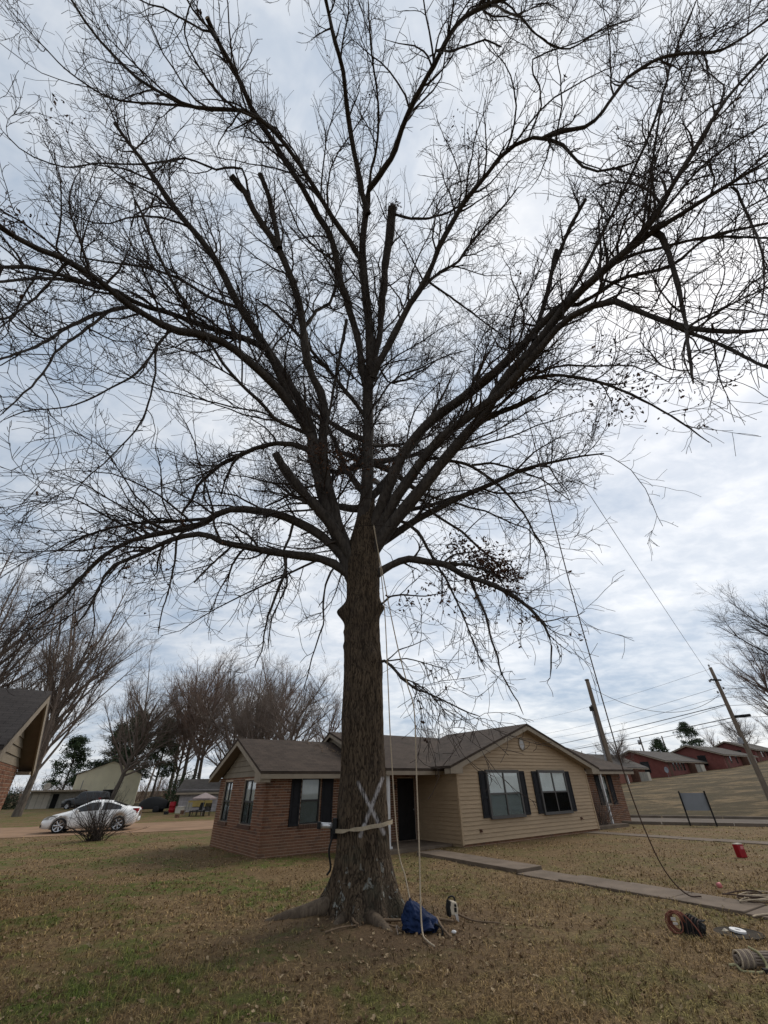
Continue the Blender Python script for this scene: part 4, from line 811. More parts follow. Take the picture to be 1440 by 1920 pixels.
(0,0.45,[(-0.66,9.6,6.41,0.154),(-1.02,9.58,6.81,0.151),(-1.41,9.55,7.27,0.147),(-1.88,9.53,7.68,0.143),(-2.35,9.46,7.94,0.137),(-2.79,9.38,8.14,0.132),(-3.19,9.32,8.23,0.127),(-3.62,9.26,8.29,0.121),(-4.08,9.21,8.33,0.115),(-4.53,9.21,8.23,0.108),(-4.96,9.29,7.98,0.101),(-5.44,9.35,7.81,0.094),(-5.94,9.38,7.74,0.087),(-6.41,9.38,7.63,0.08),(-6.81,9.36,7.51,0.074),(-7.13,9.35,7.36,0.068),(-7.43,9.34,7.01,0.06),(-7.58,9.33,6.71,0.055),(-7.73,9.31,6.37,0.048),(-7.86,9.3,6.06,0.042),(-8.02,9.29,5.77,0.037),(-8.25,9.28,5.53,0.031),(-8.5,9.26,5.32,0.026)]),
(0,0.5,[(-4.73,9.25,8.1,0.067),(-5.26,9.29,8.09,0.062),(-5.75,9.32,8.08,0.058),(-6.21,9.35,8.06,0.053),(-6.66,9.36,8.04,0.049),(-7.12,9.38,8.02,0.045),(-7.57,9.42,7.98,0.04),(-8.02,9.49,7.91,0.036),(-8.43,9.55,7.76,0.032),(-8.75,9.55,7.52,0.027),(-9.06,9.55,7.27,0.022)]),
(0,0.06,[(-5.94,9.38,7.74,0.037),(-6.48,9.46,8.03,0.033),(-6.99,9.42,8.4,0.028),(-7.38,9.29,8.79,0.023),(-7.65,9.13,9.17,0.018),(-7.78,9.04,9.36,0.016)]),
(0,0.45,[(-0.59,9.6,6.11,0.138),(-0.94,9.55,6.44,0.134),(-1.27,9.51,6.73,0.13),(-1.65,9.47,6.88,0.126),(-2.09,9.43,6.95,0.12),(-2.54,9.38,7.01,0.115),(-3,9.34,7.07,0.109),(-3.48,9.3,7.16,0.103),(-3.95,9.26,7.24,0.097),(-4.38,9.22,7.32,0.092),(-4.83,9.18,7.56,0.087),(-5.28,9.14,7.51,0.081),(-5.75,9.09,7.32,0.073),(-6,9.06,7.09,0.067),(-6.28,9.02,6.87,0.061),(-6.58,8.99,6.68,0.055),(-6.84,8.95,6.46,0.049),(-6.92,8.92,6.11,0.043),(-6.87,8.88,5.66,0.037),(-6.9,8.84,5.3,0.031),(-6.99,8.8,5.01,0.026),(-7.03,8.79,4.86,0.024)]),
(0,0.3,[(-2.58,9.38,7.02,0.057),(-2.63,9.41,6.82,0.054),(-2.6,9.43,6.51,0.049),(-2.68,9.44,6.14,0.043),(-2.78,9.44,5.73,0.037),(-2.87,9.42,5.26,0.029),(-2.89,9.4,4.85,0.023),(-2.86,9.38,4.51,0.018),(-2.98,9.36,4.12,0.012)]),
(0,0.06,[(-1.27,9.51,6.72,0.035),(-1.4,9.5,6.53,0.034),(-1.53,9.48,6.13,0.031),(-1.56,9.45,5.64,0.027),(-1.51,9.41,5.12,0.023),(-1.61,9.38,4.68,0.02),(-1.7,9.34,4.29,0.017),(-1.75,9.31,3.95,0.015),(-1.81,9.26,3.52,0.011)]),
(0,0.3,[(-5.54,9.12,7.42,0.036),(-5.52,9.17,7.23,0.034),(-5.43,9.2,6.78,0.03),(-5.33,9.15,6.24,0.025),(-5.26,9.05,5.73,0.021),(-5.22,8.95,5.31,0.017),(-5.12,8.84,4.9,0.014),(-5.04,8.78,4.69,0.012)]),
(1,0.06,[(-4.01,9.26,7.27,0.036),(-4.11,9.26,7.14,0.035),(-4.3,9.08,6.69,0.031),(-4.43,8.77,6.13,0.027),(-4.46,8.59,5.85,0.025)]),
(1,0.06,[(-1.73,9.37,9.28,0.048),(-1.99,9.31,9.24,0.045),(-2.49,9.25,9.07,0.04),(-2.96,9.28,8.71,0.035),(-3.4,9.31,8.5,0.031)]),
(0,0.06,[(-2.55,9.41,8,0.045),(-2.64,9.57,7.61,0.041),(-2.79,9.64,7.23,0.037),(-2.68,9.7,6.81,0.033),(-2.59,9.77,6.34,0.029),(-2.74,9.83,5.92,0.025),(-2.91,9.9,5.5,0.021),(-2.94,9.97,5.09,0.017),(-2.93,10.03,4.69,0.013)]),
(0,0.06,[(-0.46,9.55,7.52,0.199),(-0.23,9.45,8.07,0.198),(-0.11,9.38,8.36,0.197),(0.03,9.28,8.81,0.195),(0.21,9.16,9.31,0.193),(0.46,9.02,9.79,0.191),(0.76,8.86,10.23,0.187),(1.09,8.69,10.65,0.184),(1.45,8.51,10.98,0.179),(1.83,8.3,11.15,0.173),(2.21,8.05,11.24,0.167),(2.56,7.79,11.34,0.16),(2.9,7.49,11.45,0.152),(3.23,7.19,11.54,0.145),(3.55,6.96,11.72,0.139),(3.84,6.75,11.92,0.134),(4.12,6.54,12.14,0.129),(4.41,6.32,12.39,0.124),(4.71,6.09,12.57,0.119),(4.99,5.81,12.58,0.112),(5.25,5.54,12.59,0.105),(5.5,5.27,12.6,0.099),(5.73,5.02,12.6,0.092),(5.96,4.78,12.62,0.086),(6.2,4.56,12.66,0.081),(6.43,4.35,12.71,0.076),(6.66,4.15,12.73,0.071),(6.9,3.96,12.73,0.065),(7.15,3.75,12.71,0.06),(7.31,3.58,12.65,0.055),(7.49,3.4,12.59,0.05),(7.66,3.24,12.53,0.046),(7.83,3.07,12.5,0.042),(8.02,2.91,12.48,0.037),(8.2,2.76,12.48,0.033)]),
(0,0.06,[(-0.38,9.55,7.34,0.176),(-0.22,9.49,7.72,0.175),(-0.01,9.38,8.11,0.174),(0.23,9.24,8.54,0.172),(0.5,9.1,8.94,0.169),(0.79,8.94,9.3,0.166),(1.09,8.77,9.67,0.163),(1.38,8.58,10.05,0.16),(1.76,8.38,10.35,0.156),(2.2,8.15,10.55,0.15),(2.64,7.85,10.7,0.144),(3,7.54,10.77,0.137),(3.3,7.22,10.84,0.13),(3.53,6.93,10.92,0.125),(3.78,6.66,11.06,0.12),(4.05,6.42,11.27,0.115),(4.31,6.2,11.47,0.111),(4.56,5.98,11.7,0.107),(4.83,5.77,11.83,0.102),(5.1,5.52,11.76,0.096),(5.35,5.3,11.62,0.091),(5.6,5.12,11.37,0.085),(5.79,5.05,11.01,0.079),(5.96,5,10.59,0.074),(6.1,4.91,10.16,0.068),(6.22,4.79,9.74,0.063),(6.33,4.66,9.39,0.057),(6.43,4.52,9.07,0.053),(6.53,4.37,8.78,0.048),(6.62,4.22,8.57,0.044),(6.7,4.06,8.37,0.04),(6.76,3.91,8.17,0.036)]),
(0,0.06,[(-0.45,9.55,6.85,0.214),(-0.2,9.5,7.33,0.213),(0.08,9.43,7.75,0.212),(0.39,9.32,8.08,0.209),(0.73,9.18,8.45,0.206),(1.08,9.02,8.84,0.202),(1.4,8.85,9.2,0.198),(1.69,8.69,9.53,0.194),(1.98,8.52,9.84,0.19),(2.27,8.34,10.12,0.186),(2.61,8.14,10.39,0.181),(2.95,7.87,10.63,0.174),(3.12,7.58,10.86,0.168),(3.32,7.25,11.07,0.161),(3.61,6.9,11.24,0.153),(3.95,6.64,11.44,0.146),(4.27,6.38,11.7,0.14),(4.56,6.13,12.01,0.135),(4.81,5.9,12.26,0.13),(4.98,5.65,12.37,0.124),(5.18,5.39,12.43,0.118),(5.39,5.14,12.46,0.112),(5.6,4.89,12.46,0.105),(5.82,4.66,12.48,0.099),(6.05,4.44,12.51,0.093),(6.26,4.22,12.62,0.088),(6.46,3.99,12.82,0.083),(6.63,3.76,13,0.078),(6.75,3.51,13.16,0.073),(6.88,3.28,13.31,0.068),(7.01,3.09,13.44,0.064),(7.15,2.9,13.57,0.06),(7.3,2.71,13.76,0.056),(7.48,2.51,14.01,0.052),(7.68,2.33,14.28,0.048),(7.98,2.18,14.61,0.044),(8.33,2.04,15.01,0.041),(8.72,1.93,15.44,0.038),(9.16,1.83,15.92,0.035),(9.66,1.74,16.49,0.032)]),
(1,0.06,[(2.86,7.87,10.5,0.106),(3.05,8.01,10.56,0.104),(3.45,7.95,10.75,0.097),(3.84,7.69,10.71,0.085),(4.17,7.35,10.61,0.073)]),
(1,0.06,[(4.14,6.38,11.76,0.08),(4.39,6.47,12.41,0.081),(4.72,6.42,13.22,0.081),(4.91,6.13,13.75,0.078),(5.04,5.82,14.18,0.075),(5.15,5.53,14.58,0.072),(5.21,5.39,14.79,0.071)]),
(1,0.06,[(5.12,5.82,14.37,0.071),(5.24,5.63,14.61,0.069),(5.38,5.41,14.87,0.066),(5.54,5.12,15.16,0.062),(5.71,4.85,15.4,0.059),(5.85,4.56,15.53,0.055),(5.91,4.41,15.57,0.053)]),
(0,1.6,[(2.73,7.85,10.7,0.077),(3.18,7.62,10.92,0.072),(3.66,7.34,11.02,0.067),(3.97,7.14,11.03,0.063),(4.3,6.96,10.93,0.059),(4.61,6.8,10.78,0.054),(4.93,6.66,10.58,0.05),(5.25,6.55,10.32,0.046),(5.57,6.48,10.04,0.042),(5.85,6.43,9.77,0.038),(6.12,6.42,9.53,0.035),(6.39,6.44,9.28,0.031),(6.7,6.51,9.03,0.028),(6.98,6.59,8.76,0.025),(7.24,6.65,8.48,0.021),(7.49,6.74,8.24,0.018)]),
(0,0.06,[(3.66,7.34,11.02,0.045),(3.98,7.07,10.99,0.041),(4.26,6.77,10.9,0.037),(4.53,6.54,10.8,0.034),(4.77,6.32,10.55,0.03),(4.96,6.12,10.22,0.027),(5.15,5.89,9.89,0.024),(5.32,5.63,9.55,0.02),(5.44,5.39,9.18,0.017),(5.49,5.2,8.74,0.014),(5.61,5.12,8.4,0.012),(5.66,5.08,8.24,0.01)]),
(0,0.06,[(0.96,8.86,9.65,0.07),(1.43,8.92,9.92,0.067),(1.88,8.99,9.89,0.063),(2.43,9.08,9.8,0.057),(2.75,9.16,9.66,0.054),(3,9.25,9.5,0.051),(3.46,9.42,9.23,0.045),(3.85,9.67,8.84,0.039),(4.19,9.93,8.49,0.034),(4.38,10.15,8.21,0.03),(4.53,10.32,7.92,0.026),(4.69,10.38,7.62,0.022),(4.7,10.45,7.22,0.018),(4.66,10.5,6.93,0.015)]),
(0,0.3,[(2.65,9.12,9.74,0.048),(3.18,9.12,9.8,0.043),(3.82,9.23,9.73,0.037),(4.46,9.43,9.59,0.031),(4.86,9.56,9.53,0.027),(5.4,9.9,9.26,0.021),(5.83,10.17,9.1,0.017)]),
(0,0.06,[(4.35,10.05,8.26,0.024),(4.26,10.01,7.94,0.021),(4.17,10.15,7.35,0.017),(4.11,10.38,6.99,0.013),(4.09,10.52,6.82,0.011)]),
(0,0.3,[(-0.45,9.6,6.26,0.132),(-0.07,9.57,6.54,0.125),(0.29,9.54,6.75,0.119),(0.67,9.52,6.85,0.113),(1.19,9.49,6.74,0.103),(1.68,9.47,6.64,0.093),(1.92,9.45,6.4,0.086),(2.28,9.43,6.21,0.078),(2.69,9.41,6.02,0.068),(3.02,9.39,5.82,0.06),(3.39,9.36,5.52,0.05),(3.61,9.34,5.25,0.043),(3.78,9.32,4.88,0.034),(3.79,9.3,4.45,0.026),(3.68,9.28,4.06,0.018),(3.54,9.26,3.72,0.012)]),
(0,4,[(1.59,9.47,6.66,0.056),(1.69,9.48,6.65,0.054),(2.24,9.53,6.62,0.045),(2.72,9.55,6.43,0.036),(3.05,9.55,6.16,0.028)]),
(0,0.3,[(0.29,9.37,8,0.06),(0.61,9.43,7.96,0.057),(0.97,9.56,7.7,0.053),(1.24,9.64,7.16,0.047),(1.43,9.7,6.7,0.041),(1.61,9.74,6.37,0.038),(1.76,9.79,6.01,0.033),(1.92,9.84,5.57,0.029),(2.07,9.9,5.08,0.023),(2.19,9.96,4.59,0.018),(2.31,10.01,4.22,0.014),(2.36,10.03,4.09,0.013)]),
(0,0.3,[(2.17,9.44,6.25,0.048),(2.23,9.43,5.98,0.045),(2.3,9.42,5.67,0.041),(2.41,9.38,5.21,0.036),(2.41,9.33,4.69,0.03),(2.47,9.27,4.24,0.025),(2.49,9.22,3.86,0.021),(2.59,9.17,3.55,0.017),(2.7,9.12,3.29,0.014),(2.76,9.07,3.01,0.011)]),
(0,6,[(0.76,9.18,8.5,0.053),(1.11,9.32,8.65,0.052),(1.41,9.6,8.37,0.049),(1.85,9.84,8.2,0.046),(2.31,10.09,8.03,0.043),(2.72,10.31,7.66,0.039),(3.14,10.5,7.34,0.035),(3.5,10.69,6.92,0.031)]),
(0,1.6,[(-0.31,9.6,5.53,0.033),(-0.08,9.54,5.62,0.031),(0.11,9.49,5.79,0.028),(0.44,9.44,5.8,0.025),(0.98,9.35,5.71,0.019),(1.35,9.29,5.76,0.015),(1.53,9.26,5.79,0.013)]),
(0,0.8,[(-0.37,9.6,4.19,0.043),(-0.07,9.55,4.26,0.04),(0.09,9.52,4.15,0.037),(0.29,9.48,3.88,0.033),(0.61,9.43,3.62,0.028),(0.98,9.38,3.46,0.023),(1.28,9.35,3.3,0.019),(1.62,9.3,3.12,0.015),(1.91,9.26,3.02,0.011)]),
(0,0.06,[(-0.04,9.55,4.24,0.022),(0.44,9.4,4.25,0.017),(0.79,9.28,4.13,0.014),(1.17,9.15,3.98,0.011),(1.37,9.07,3.89,0.009)]),
(0,0.06,[(-0.01,9.55,4.24,0.018),(0.28,9.55,4.49,0.016),(0.63,9.55,4.59,0.013),(1,9.55,4.75,0.01)]),
(0,0.06,[(0.09,9.52,4.15,0.024),(0.36,9.54,3.84,0.021),(0.68,9.54,3.71,0.018),(0.94,9.55,3.51,0.015),(1.18,9.55,3.24,0.012),(1.37,9.55,3,0.009),(1.44,9.55,2.92,0.008)]),
(0,0.06,[(6.66,4.24,12.84,0.084),(6.8,4.27,12.65,0.08),(6.79,4.39,12.12,0.073),(6.68,4.49,11.41,0.065),(6.57,4.57,10.82,0.058),(6.43,4.62,10.28,0.052),(6.15,4.59,9.44,0.043),(5.84,4.53,8.76,0.036),(5.54,4.45,8.12,0.03),(5.32,4.39,7.57,0.025),(5.31,4.44,7.43,0.023)]),
(0,0.2,[(5.03,5.81,12.58,0.065),(5.29,5.83,12.47,0.063),(5.59,5.68,12.53,0.061),(5.9,5.48,12.59,0.058),(6.15,5.29,12.63,0.056),(6.43,5.11,12.53,0.053),(6.7,4.95,12.34,0.05),(6.94,4.76,12.13,0.046),(7.15,4.57,12.05,0.044),(7.35,4.35,12.14,0.041),(7.54,4.16,12.19,0.039),(7.72,3.99,12.06,0.036),(7.88,3.84,11.85,0.034),(8.02,3.7,11.64,0.031),(8.15,3.55,11.41,0.029),(8.21,3.48,11.29,0.027)]),
(0,0.06,[(6.15,4.85,9.97,0.052),(6.52,4.97,9.88,0.049),(6.68,4.91,9.55,0.046),(6.7,4.76,9.12,0.041),(6.6,4.55,8.54,0.037),(6.43,4.32,7.95,0.032),(6.24,4.1,7.42,0.028),(6.01,3.87,6.91,0.024)]),
(0,0.3,[(5.96,4.89,12.73,0.048),(6.42,4.82,12.99,0.046),(6.76,4.75,13.03,0.044),(7.13,4.64,12.97,0.041),(7.4,4.53,12.9,0.039),(7.66,4.4,12.79,0.036),(7.91,4.26,12.58,0.033),(8.07,4.17,12.35,0.031),(8.21,4.07,12.07,0.029),(8.34,3.96,11.77,0.026),(8.44,3.86,11.46,0.024),(8.48,3.8,11.31,0.023)]),
(0,0.06,[(7.68,3.32,12.66,0.035),(7.93,3.31,12.69,0.034),(7.99,3.48,12.28,0.031),(7.84,3.57,11.58,0.028),(7.59,3.57,10.82,0.024),(7.29,3.57,10.14,0.022),(6.98,3.57,9.54,0.019),(6.76,3.6,9.08,0.017),(6.46,3.64,8.55,0.014),(6.32,3.65,8.3,0.013)]),
(0,0.06,[(5.06,5.81,12.71,0.058),(5.3,5.64,13.02,0.057),(5.54,5.44,13.33,0.055),(5.79,5.22,13.69,0.054),(6.03,5.04,14.08,0.052),(6.29,4.83,14.52,0.051),(6.55,4.63,14.96,0.049),(6.74,4.41,15.26,0.047),(6.96,4.15,15.58,0.045),(7.15,3.93,15.87,0.043),(7.32,3.72,16.15,0.042),(7.54,3.44,16.57,0.04),(7.74,3.19,17.01,0.038),(7.95,2.96,17.45,0.036),(8.22,2.74,18.07,0.035),(8.54,2.55,18.82,0.034),(8.89,2.33,19.66,0.032),(9.15,2.08,20.23,0.031),(9.36,1.8,20.61,0.029),(9.5,1.51,20.86,0.026),(9.63,1.2,21.1,0.024)]),
(0,0.06,[(6.71,4.15,12.77,0.038),(7.08,4.12,13.96,0.039),(7.21,3.98,14.54,0.038),(7.32,3.77,15.13,0.037),(7.38,3.58,15.57,0.036),(7.51,3.27,16.12,0.034),(7.59,3.08,16.45,0.032),(7.7,2.84,16.85,0.031),(7.87,2.63,17.37,0.029)]),
(0,0.06,[(6.15,4.34,12.55,0.039),(6.56,4.28,13.02,0.038),(6.91,4.18,13.39,0.036),(7.21,4.03,13.67,0.035),(7.44,3.85,13.85,0.033),(7.64,3.65,14.02,0.031),(7.84,3.45,14.17,0.029),(8.05,3.25,14.26,0.027),(8.23,3.1,14.27,0.025),(8.42,2.95,14.26,0.023),(8.62,2.8,14.23,0.021),(8.83,2.66,14.21,0.019),(8.93,2.59,14.21,0.018)]),
(0,0.06,[(6.28,4.72,9.55,0.033),(6.79,4.75,9.92,0.031),(6.97,4.55,9.88,0.027),(6.95,4.24,9.61,0.023),(6.83,3.92,9.26,0.02),(6.66,3.61,8.87,0.016),(6.44,3.3,8.46,0.013)]),
(0,0.06,[(-4.46,5.37,18.74,0.047),(-4.47,4.91,19.03,0.044),(-4.53,4.6,19.2,0.042),(-4.86,4.48,18.96,0.04),(-5.35,4.37,18.52,0.038),(-5.68,4.13,18.43,0.036),(-6.04,3.98,18.22,0.034),(-6.41,3.93,17.82,0.032),(-6.75,3.87,17.46,0.03),(-7.07,3.8,17.11,0.028),(-7.35,3.74,16.8,0.026),(-7.69,3.62,16.5,0.024),(-7.99,3.56,16.12,0.022),(-8.26,3.51,15.67,0.02),(-8.54,3.38,15.44,0.018),(-8.8,3.23,15.32,0.017),(-9.04,3.07,15.33,0.016),(-9.26,2.91,15.47,0.015),(-9.51,2.74,15.69,0.013)]),
(0,0.06,[(-5.26,3.26,19.86,0.043),(-5.63,3.15,19.8,0.041),(-6.02,3.09,19.65,0.039),(-6.48,3.02,19.45,0.037),(-6.89,2.96,19.25,0.035),(-7.26,2.91,19.05,0.033),(-7.61,2.85,18.92,0.031),(-8.04,2.73,18.93,0.029),(-8.49,2.59,19.11,0.027),(-8.89,2.45,19.36,0.026),(-9.29,2.28,19.65,0.024),(-9.65,2.08,19.97,0.023),(-9.95,1.85,20.28,0.021),(-10.2,1.63,20.5,0.02),(-10.44,1.43,20.65,0.018),(-10.66,1.24,20.75,0.016),(-10.76,1.15,20.78,0.016)]),
(0,0.06,[(-4.53,1.77,19.72,0.046),(-4.82,1.69,20.45,0.044),(-5.16,1.52,20.81,0.038),(-5.37,1.28,20.84,0.031),(-5.52,1.02,20.84,0.023)]),
(0,0.06,[(2.74,1.05,17.06,0.032),(3.13,1.14,17.7,0.032),(3.8,1.33,18.45,0.031),(4.29,1.61,18.86,0.03),(4.81,1.87,18.97,0.028),(5.36,2,18.91,0.026),(5.72,1.86,18.88,0.023),(6.1,1.66,18.84,0.02),(6.41,1.57,18.81,0.018),(6.75,1.48,18.77,0.016),(7.09,1.39,18.73,0.014)]),
(1,0.06,[(1.96,2.08,19.53,0.039),(1.82,2.08,20.01,0.038),(2.31,2.17,20.46,0.036),(2.89,2.06,20.61,0.032),(3.36,1.96,20.63,0.028),(3.89,2.1,20.64,0.025)]),
(0,0.06,[(4.68,3.75,18.33,0.033),(4.97,3.49,18.91,0.032),(5.2,3.23,19.46,0.03),(5.29,2.94,20.29,0.029),(5.04,2.65,20.84,0.027),(5.03,2.42,21.04,0.026),(5.55,2.25,21.13,0.024),(6.02,2.16,21.19,0.022),(6.53,2.06,21.26,0.02),(6.98,1.89,21.33,0.019),(7.42,1.7,21.39,0.017)]),
(0,0.06,[(-1.6,6.92,17.85,0.049),(-2.2,6.74,18.29,0.044),(-2.63,6.59,18.75,0.04),(-3.05,6.43,19.36,0.037),(-3.37,6.15,20.21,0.032),(-3.58,5.69,20.59,0.026),(-3.77,5.21,20.8,0.02)]),
(0,0.06,[(0.53,6.38,20.57,0.063),(1.22,6.26,19.69,0.054),(1.81,6.21,19.42,0.048),(2.49,6.09,19.53,0.041),(3.14,5.88,19.82,0.034),(3.42,5.74,20.05,0.03)]),
(0,0.06,[(-0.46,8.38,15.06,0.048),(-0.23,8.77,14.65,0.045),(0.01,9.17,14.25,0.041),(0.28,9.43,14,0.039),(0.94,9.5,14.34,0.035),(1.57,9.5,14.9,0.032),(2.12,9.49,15.42,0.029),(2.77,9.5,15.85,0.025),(3.52,9.52,16.16,0.021)]),
(0,0.06,[(-0.37,9.14,12.25,0.045),(-0.05,9.18,13,0.042),(0.29,9.21,13.73,0.039),(0.79,9.23,14.31,0.035),(1.49,9.29,14.71,0.03),(2.12,9.31,15.2,0.026),(2.81,9.33,15.73,0.021)]),
(0,0.06,[(-0.47,9.21,11.82,0.088),(-0.82,9.16,12.45,0.085),(-1.2,9.06,13.03,0.081),(-1.58,8.93,13.6,0.076),(-1.98,8.81,14.19,0.071),(-2.4,8.69,14.8,0.067),(-2.83,8.57,15.42,0.062),(-3.28,8.45,15.99,0.057),(-3.72,8.34,16.52,0.053),(-4.21,8.14,16.94,0.047),(-4.74,7.93,17.27,0.041)]),
(0,0.06,[(-1.23,8.07,15.92,0.068),(-1.33,8.14,14.91,0.064),(-1.42,8.23,14.02,0.061),(-1.51,8.33,13.19,0.058),(-1.58,8.47,12.52,0.055),(-1.64,8.6,11.92,0.053),(-1.77,8.7,11.06,0.05)]),
]
def resample(pts, n):
    p = np.array(pts, float); d = np.r_[0, np.cumsum(np.linalg.norm(np.diff(p[:, :3], axis=0), axis=1))]
    t = np.linspace(0, d[-1], n); return np.stack([np.interp(t, d, p[:, k]) for k in range(4)], -1)
def unit(v): return v/np.maximum(np.linalg.norm(v, axis=-1, keepdims=True), 1e-9)
def tubes(P, Rr, sides, cap=False):
    """P (N,n,3), Rr (N,n) -> vertices, quads"""
    N, n, _ = P.shape
    T = np.empty_like(P); T[:, 1:-1] = P[:, 2:]-P[:, :-2]; T[:, 0] = P[:, 1]-P[:, 0]; T[:, -1] = P[:, -1]-P[:, -2]; T = unit(T)
    main = unit(P[:, -1]-P[:, 0]); ref = np.where(np.abs(main[:, 2:3]) < 0.8, np.array([[0, 0, 1.0]]), np.array([[1.0, 0, 0]]))
    A = unit(np.cross(T, ref[:, None, :])); B = np.cross(T, A)
    ang = np.arange(sides)*2*np.pi/sides
    V = P[:, :, None, :] + Rr[:, :, None, None]*(A[:, :, None, :]*np.cos(ang)[None, None, :, None]+B[:, :, None, :]*np.sin(ang)[None, None, :, None])
    i = (np.arange(N)*n*sides)[:, None, None]; r = np.arange(n-1)[None, :, None]*sides; c = np.arange(sides)[None, None, :]; c2 = (c+1) % sides
    Q_ = np.stack([i+r+c, i+r+c2, i+r+sides+c2, i+r+sides+c], -1).reshape(-1, 4)
    return V.reshape(-1, 3), Q_
def children(P, Rr, per_m, tmin, ang, lens, n, r_k, r_max, r_end, trop, wig, rs, keep=None, lmul=None, tmax=1.0, curv=0.0):
    """grow branches on a set of parent polylines (vectorised)"""
    N, m, _ = P.shape; L = np.linalg.norm(np.diff(P, axis=1), axis=2).sum(1)
    cnt = rs.poisson(np.maximum(L*(tmax-tmin)*per_m, 0.01)*(1 if keep is None else keep))
    pi = np.repeat(np.arange(N), cnt); K = len(pi)
    t = tmin+(tmax-tmin)*rs.random(K); f = t*(m-1); i0 = np.minimum(f.astype(int), m-2); w = (f-i0)[:, None]
    base = P[pi, i0]*(1-w)+P[pi, i0+1]*w; tan = unit(P[pi, i0+1]-P[pi, i0]); rad = Rr[pi, i0]*(1-w[:, 0])+Rr[pi, i0+1]*w[:, 0]
    rv = unit(rs.normal(size=(K, 3))); perp = unit(rv-tan*(rv*tan).sum(1, keepdims=True))
    a = np.radians(rs.uniform(ang[0], ang[1], K))[:, None]
    d = tan*np.cos(a)+perp*np.sin(a)
    ln = (lens[0]+(lens[1]-lens[0])*(rs.random(K)**1.4 if curv else rs.random(K)))*(1.15-0.5*t)
    if lmul is not None: ln = ln*lmul[pi]
    tr = trop(base) if callable(trop) else np.array(trop)[None]
    pts = [base]; step = ln/(n-1); cur = base; d = unit(d+tr*0.6); cv = rs.normal(0, curv, (K, 3))
    for k in range(n-1):
        d = unit(d+tr*(0.18)+cv+rs.normal(0, wig, (K, 3))); cur = cur+d*step[:, None]; pts.append(cur)
    Pn = np.stack(pts, 1); r0 = np.clip(rad*r_k, r_end, r_max)
    Rn = r0[:, None]*(1-np.linspace(0, 1, n))[None]+r_end*np.linspace(0, 1, n)[None]
    return Pn, Rn, pi
rs = np.random.default_rng(5)
oak = empty('oak_tree', (TREE[0], TREE[1], 0), 0, 'huge bare oak with a white X sprayed on its trunk', 'tree')
OT = Matrix.Translation((-TREE[0], -TREE[1], 0)); OV = np.array([TREE[0], TREE[1], 0])
strokes = [((-0.117, 1.913), (0.363, 1.146), 0.050), ((0.345, 1.974), (-0.062, 1.129), 0.050)]
M['trunk'] = trunk_mat(strokes)
# trunk: rings with root flare, burls and furrows
zt = [-0.25, 0.0, 0.12, 0.27, 0.55, 0.84, 1.64, 2.55, 3.6, 4.76, 5.2, 5.85, 6.76, 7.5, 8.2, 8.9]
rt = [0.66, 0.62, 0.60, 0.575, 0.525, 0.475, 0.445, 0.425, 0.422, 0.402, 0.400, 0.405, 0.430, 0.40, 0.30, 0.20]
ct = [-0.47, -0.47, -0.47, -0.475, -0.47, -0.48, -0.515, -0.53, -0.545, -0.585, -0.59, -0.585, -0.575, -0.545, -0.51, -0.50]
rows = np.concatenate([np.linspace(-0.25, 1.2, 70), np.linspace(1.22, 8.9, 230)]); cols = 150
bumps = [(math.pi*1.06, 5.42, 0.22, 0.24, 0.20), (math.pi*1.22, 5.30, -0.07, 0.10, 0.16), (math.pi*1.45, 5.35, 0.07, 0.3, 0.3), (0.02, 5.55, 0.12, 0.24, 0.16), (math.pi*1.70, 4.30, 0.085, 0.30, 0.20), (math.pi*1.85, 4.55, 0.05, 0.25, 0.3), (math.pi, 4.95, 0.03, 0.3, 0.08), (math.pi, 4.6, 0.025, 0.3, 0.07), (math.pi*1.6, 6.2, 0.05, 0.3, 0.3), (0.0, 4.15, 0.05, 0.3, 0.3), (math.pi, 1.5, 0.03, 0.3, 0.5)]
flares = [(math.pi*1.03, 0.50, 0.22), (math.pi*1.26, 0.20, 0.17), (math.pi*1.46, 0.30, 0.16), (math.pi*1.66, 0.22, 0.15), (math.pi*1.86, 0.36, 0.19), (0.14, 0.22, 0.2), (math.pi*0.5, 0.3, 0.4)]
TV = []
for z in rows:
    r0 = np.interp(z, zt, rt); cxx = np.interp(z, zt, ct)
    for j in range(cols):
        a = 2*math.pi*j/cols; r = r0
        for (ba, bz, h, wa, wz) in bumps:
            da = (a-ba+math.pi) % (2*math.pi)-math.pi; r += h*math.exp(-(da/wa)**2-((z-bz)/wz)**2)
        fl = math.exp(-max(z, -0.1)/0.26)
        for (fa, h, wa) in flares:
            da = (a-fa+math.pi) % (2*math.pi)-math.pi; r += h*fl*math.exp(-(da/wa)**2)
        ca, sa = math.cos(a), math.sin(a)
        wob = mnoise.noise((ca*1.2, sa*1.2, z*0.8))*0.035
        wr = a+0.05*mnoise.noise((ca*2.5, sa*2.5, z*2.2))+0.03*mnoise.noise((ca*6, sa*6, z*5))
        fur = mnoise.noise((math.cos(wr)*8.5, math.sin(wr)*8.5, z*1.1))
        fur2 = mnoise.noise((math.cos(wr)*18, math.sin(wr)*18, z*2.6+7))
        rid = (0.5-abs(fur))*0.032+(0.5-abs(fur2))*0.018
        r += wob+rid
        TV.append((cxx-TREE[0]+r*ca, r*sa, z))
ii = np.arange(len(rows)-1)[:, None]*cols; jj = np.arange(cols)[None]
TQ = np.stack([ii+jj, ii+(jj+1) % cols, ii+cols+(jj+1) % cols, ii+cols+jj], -1).reshape(-1, 4)
np_mesh('trunk', TV, TQ, M['trunk'], oak)
def root(pts, rad):
    b = MB().tube(pts, rad, 14, True); o = b.build('root', M['root'], oak, True); return o
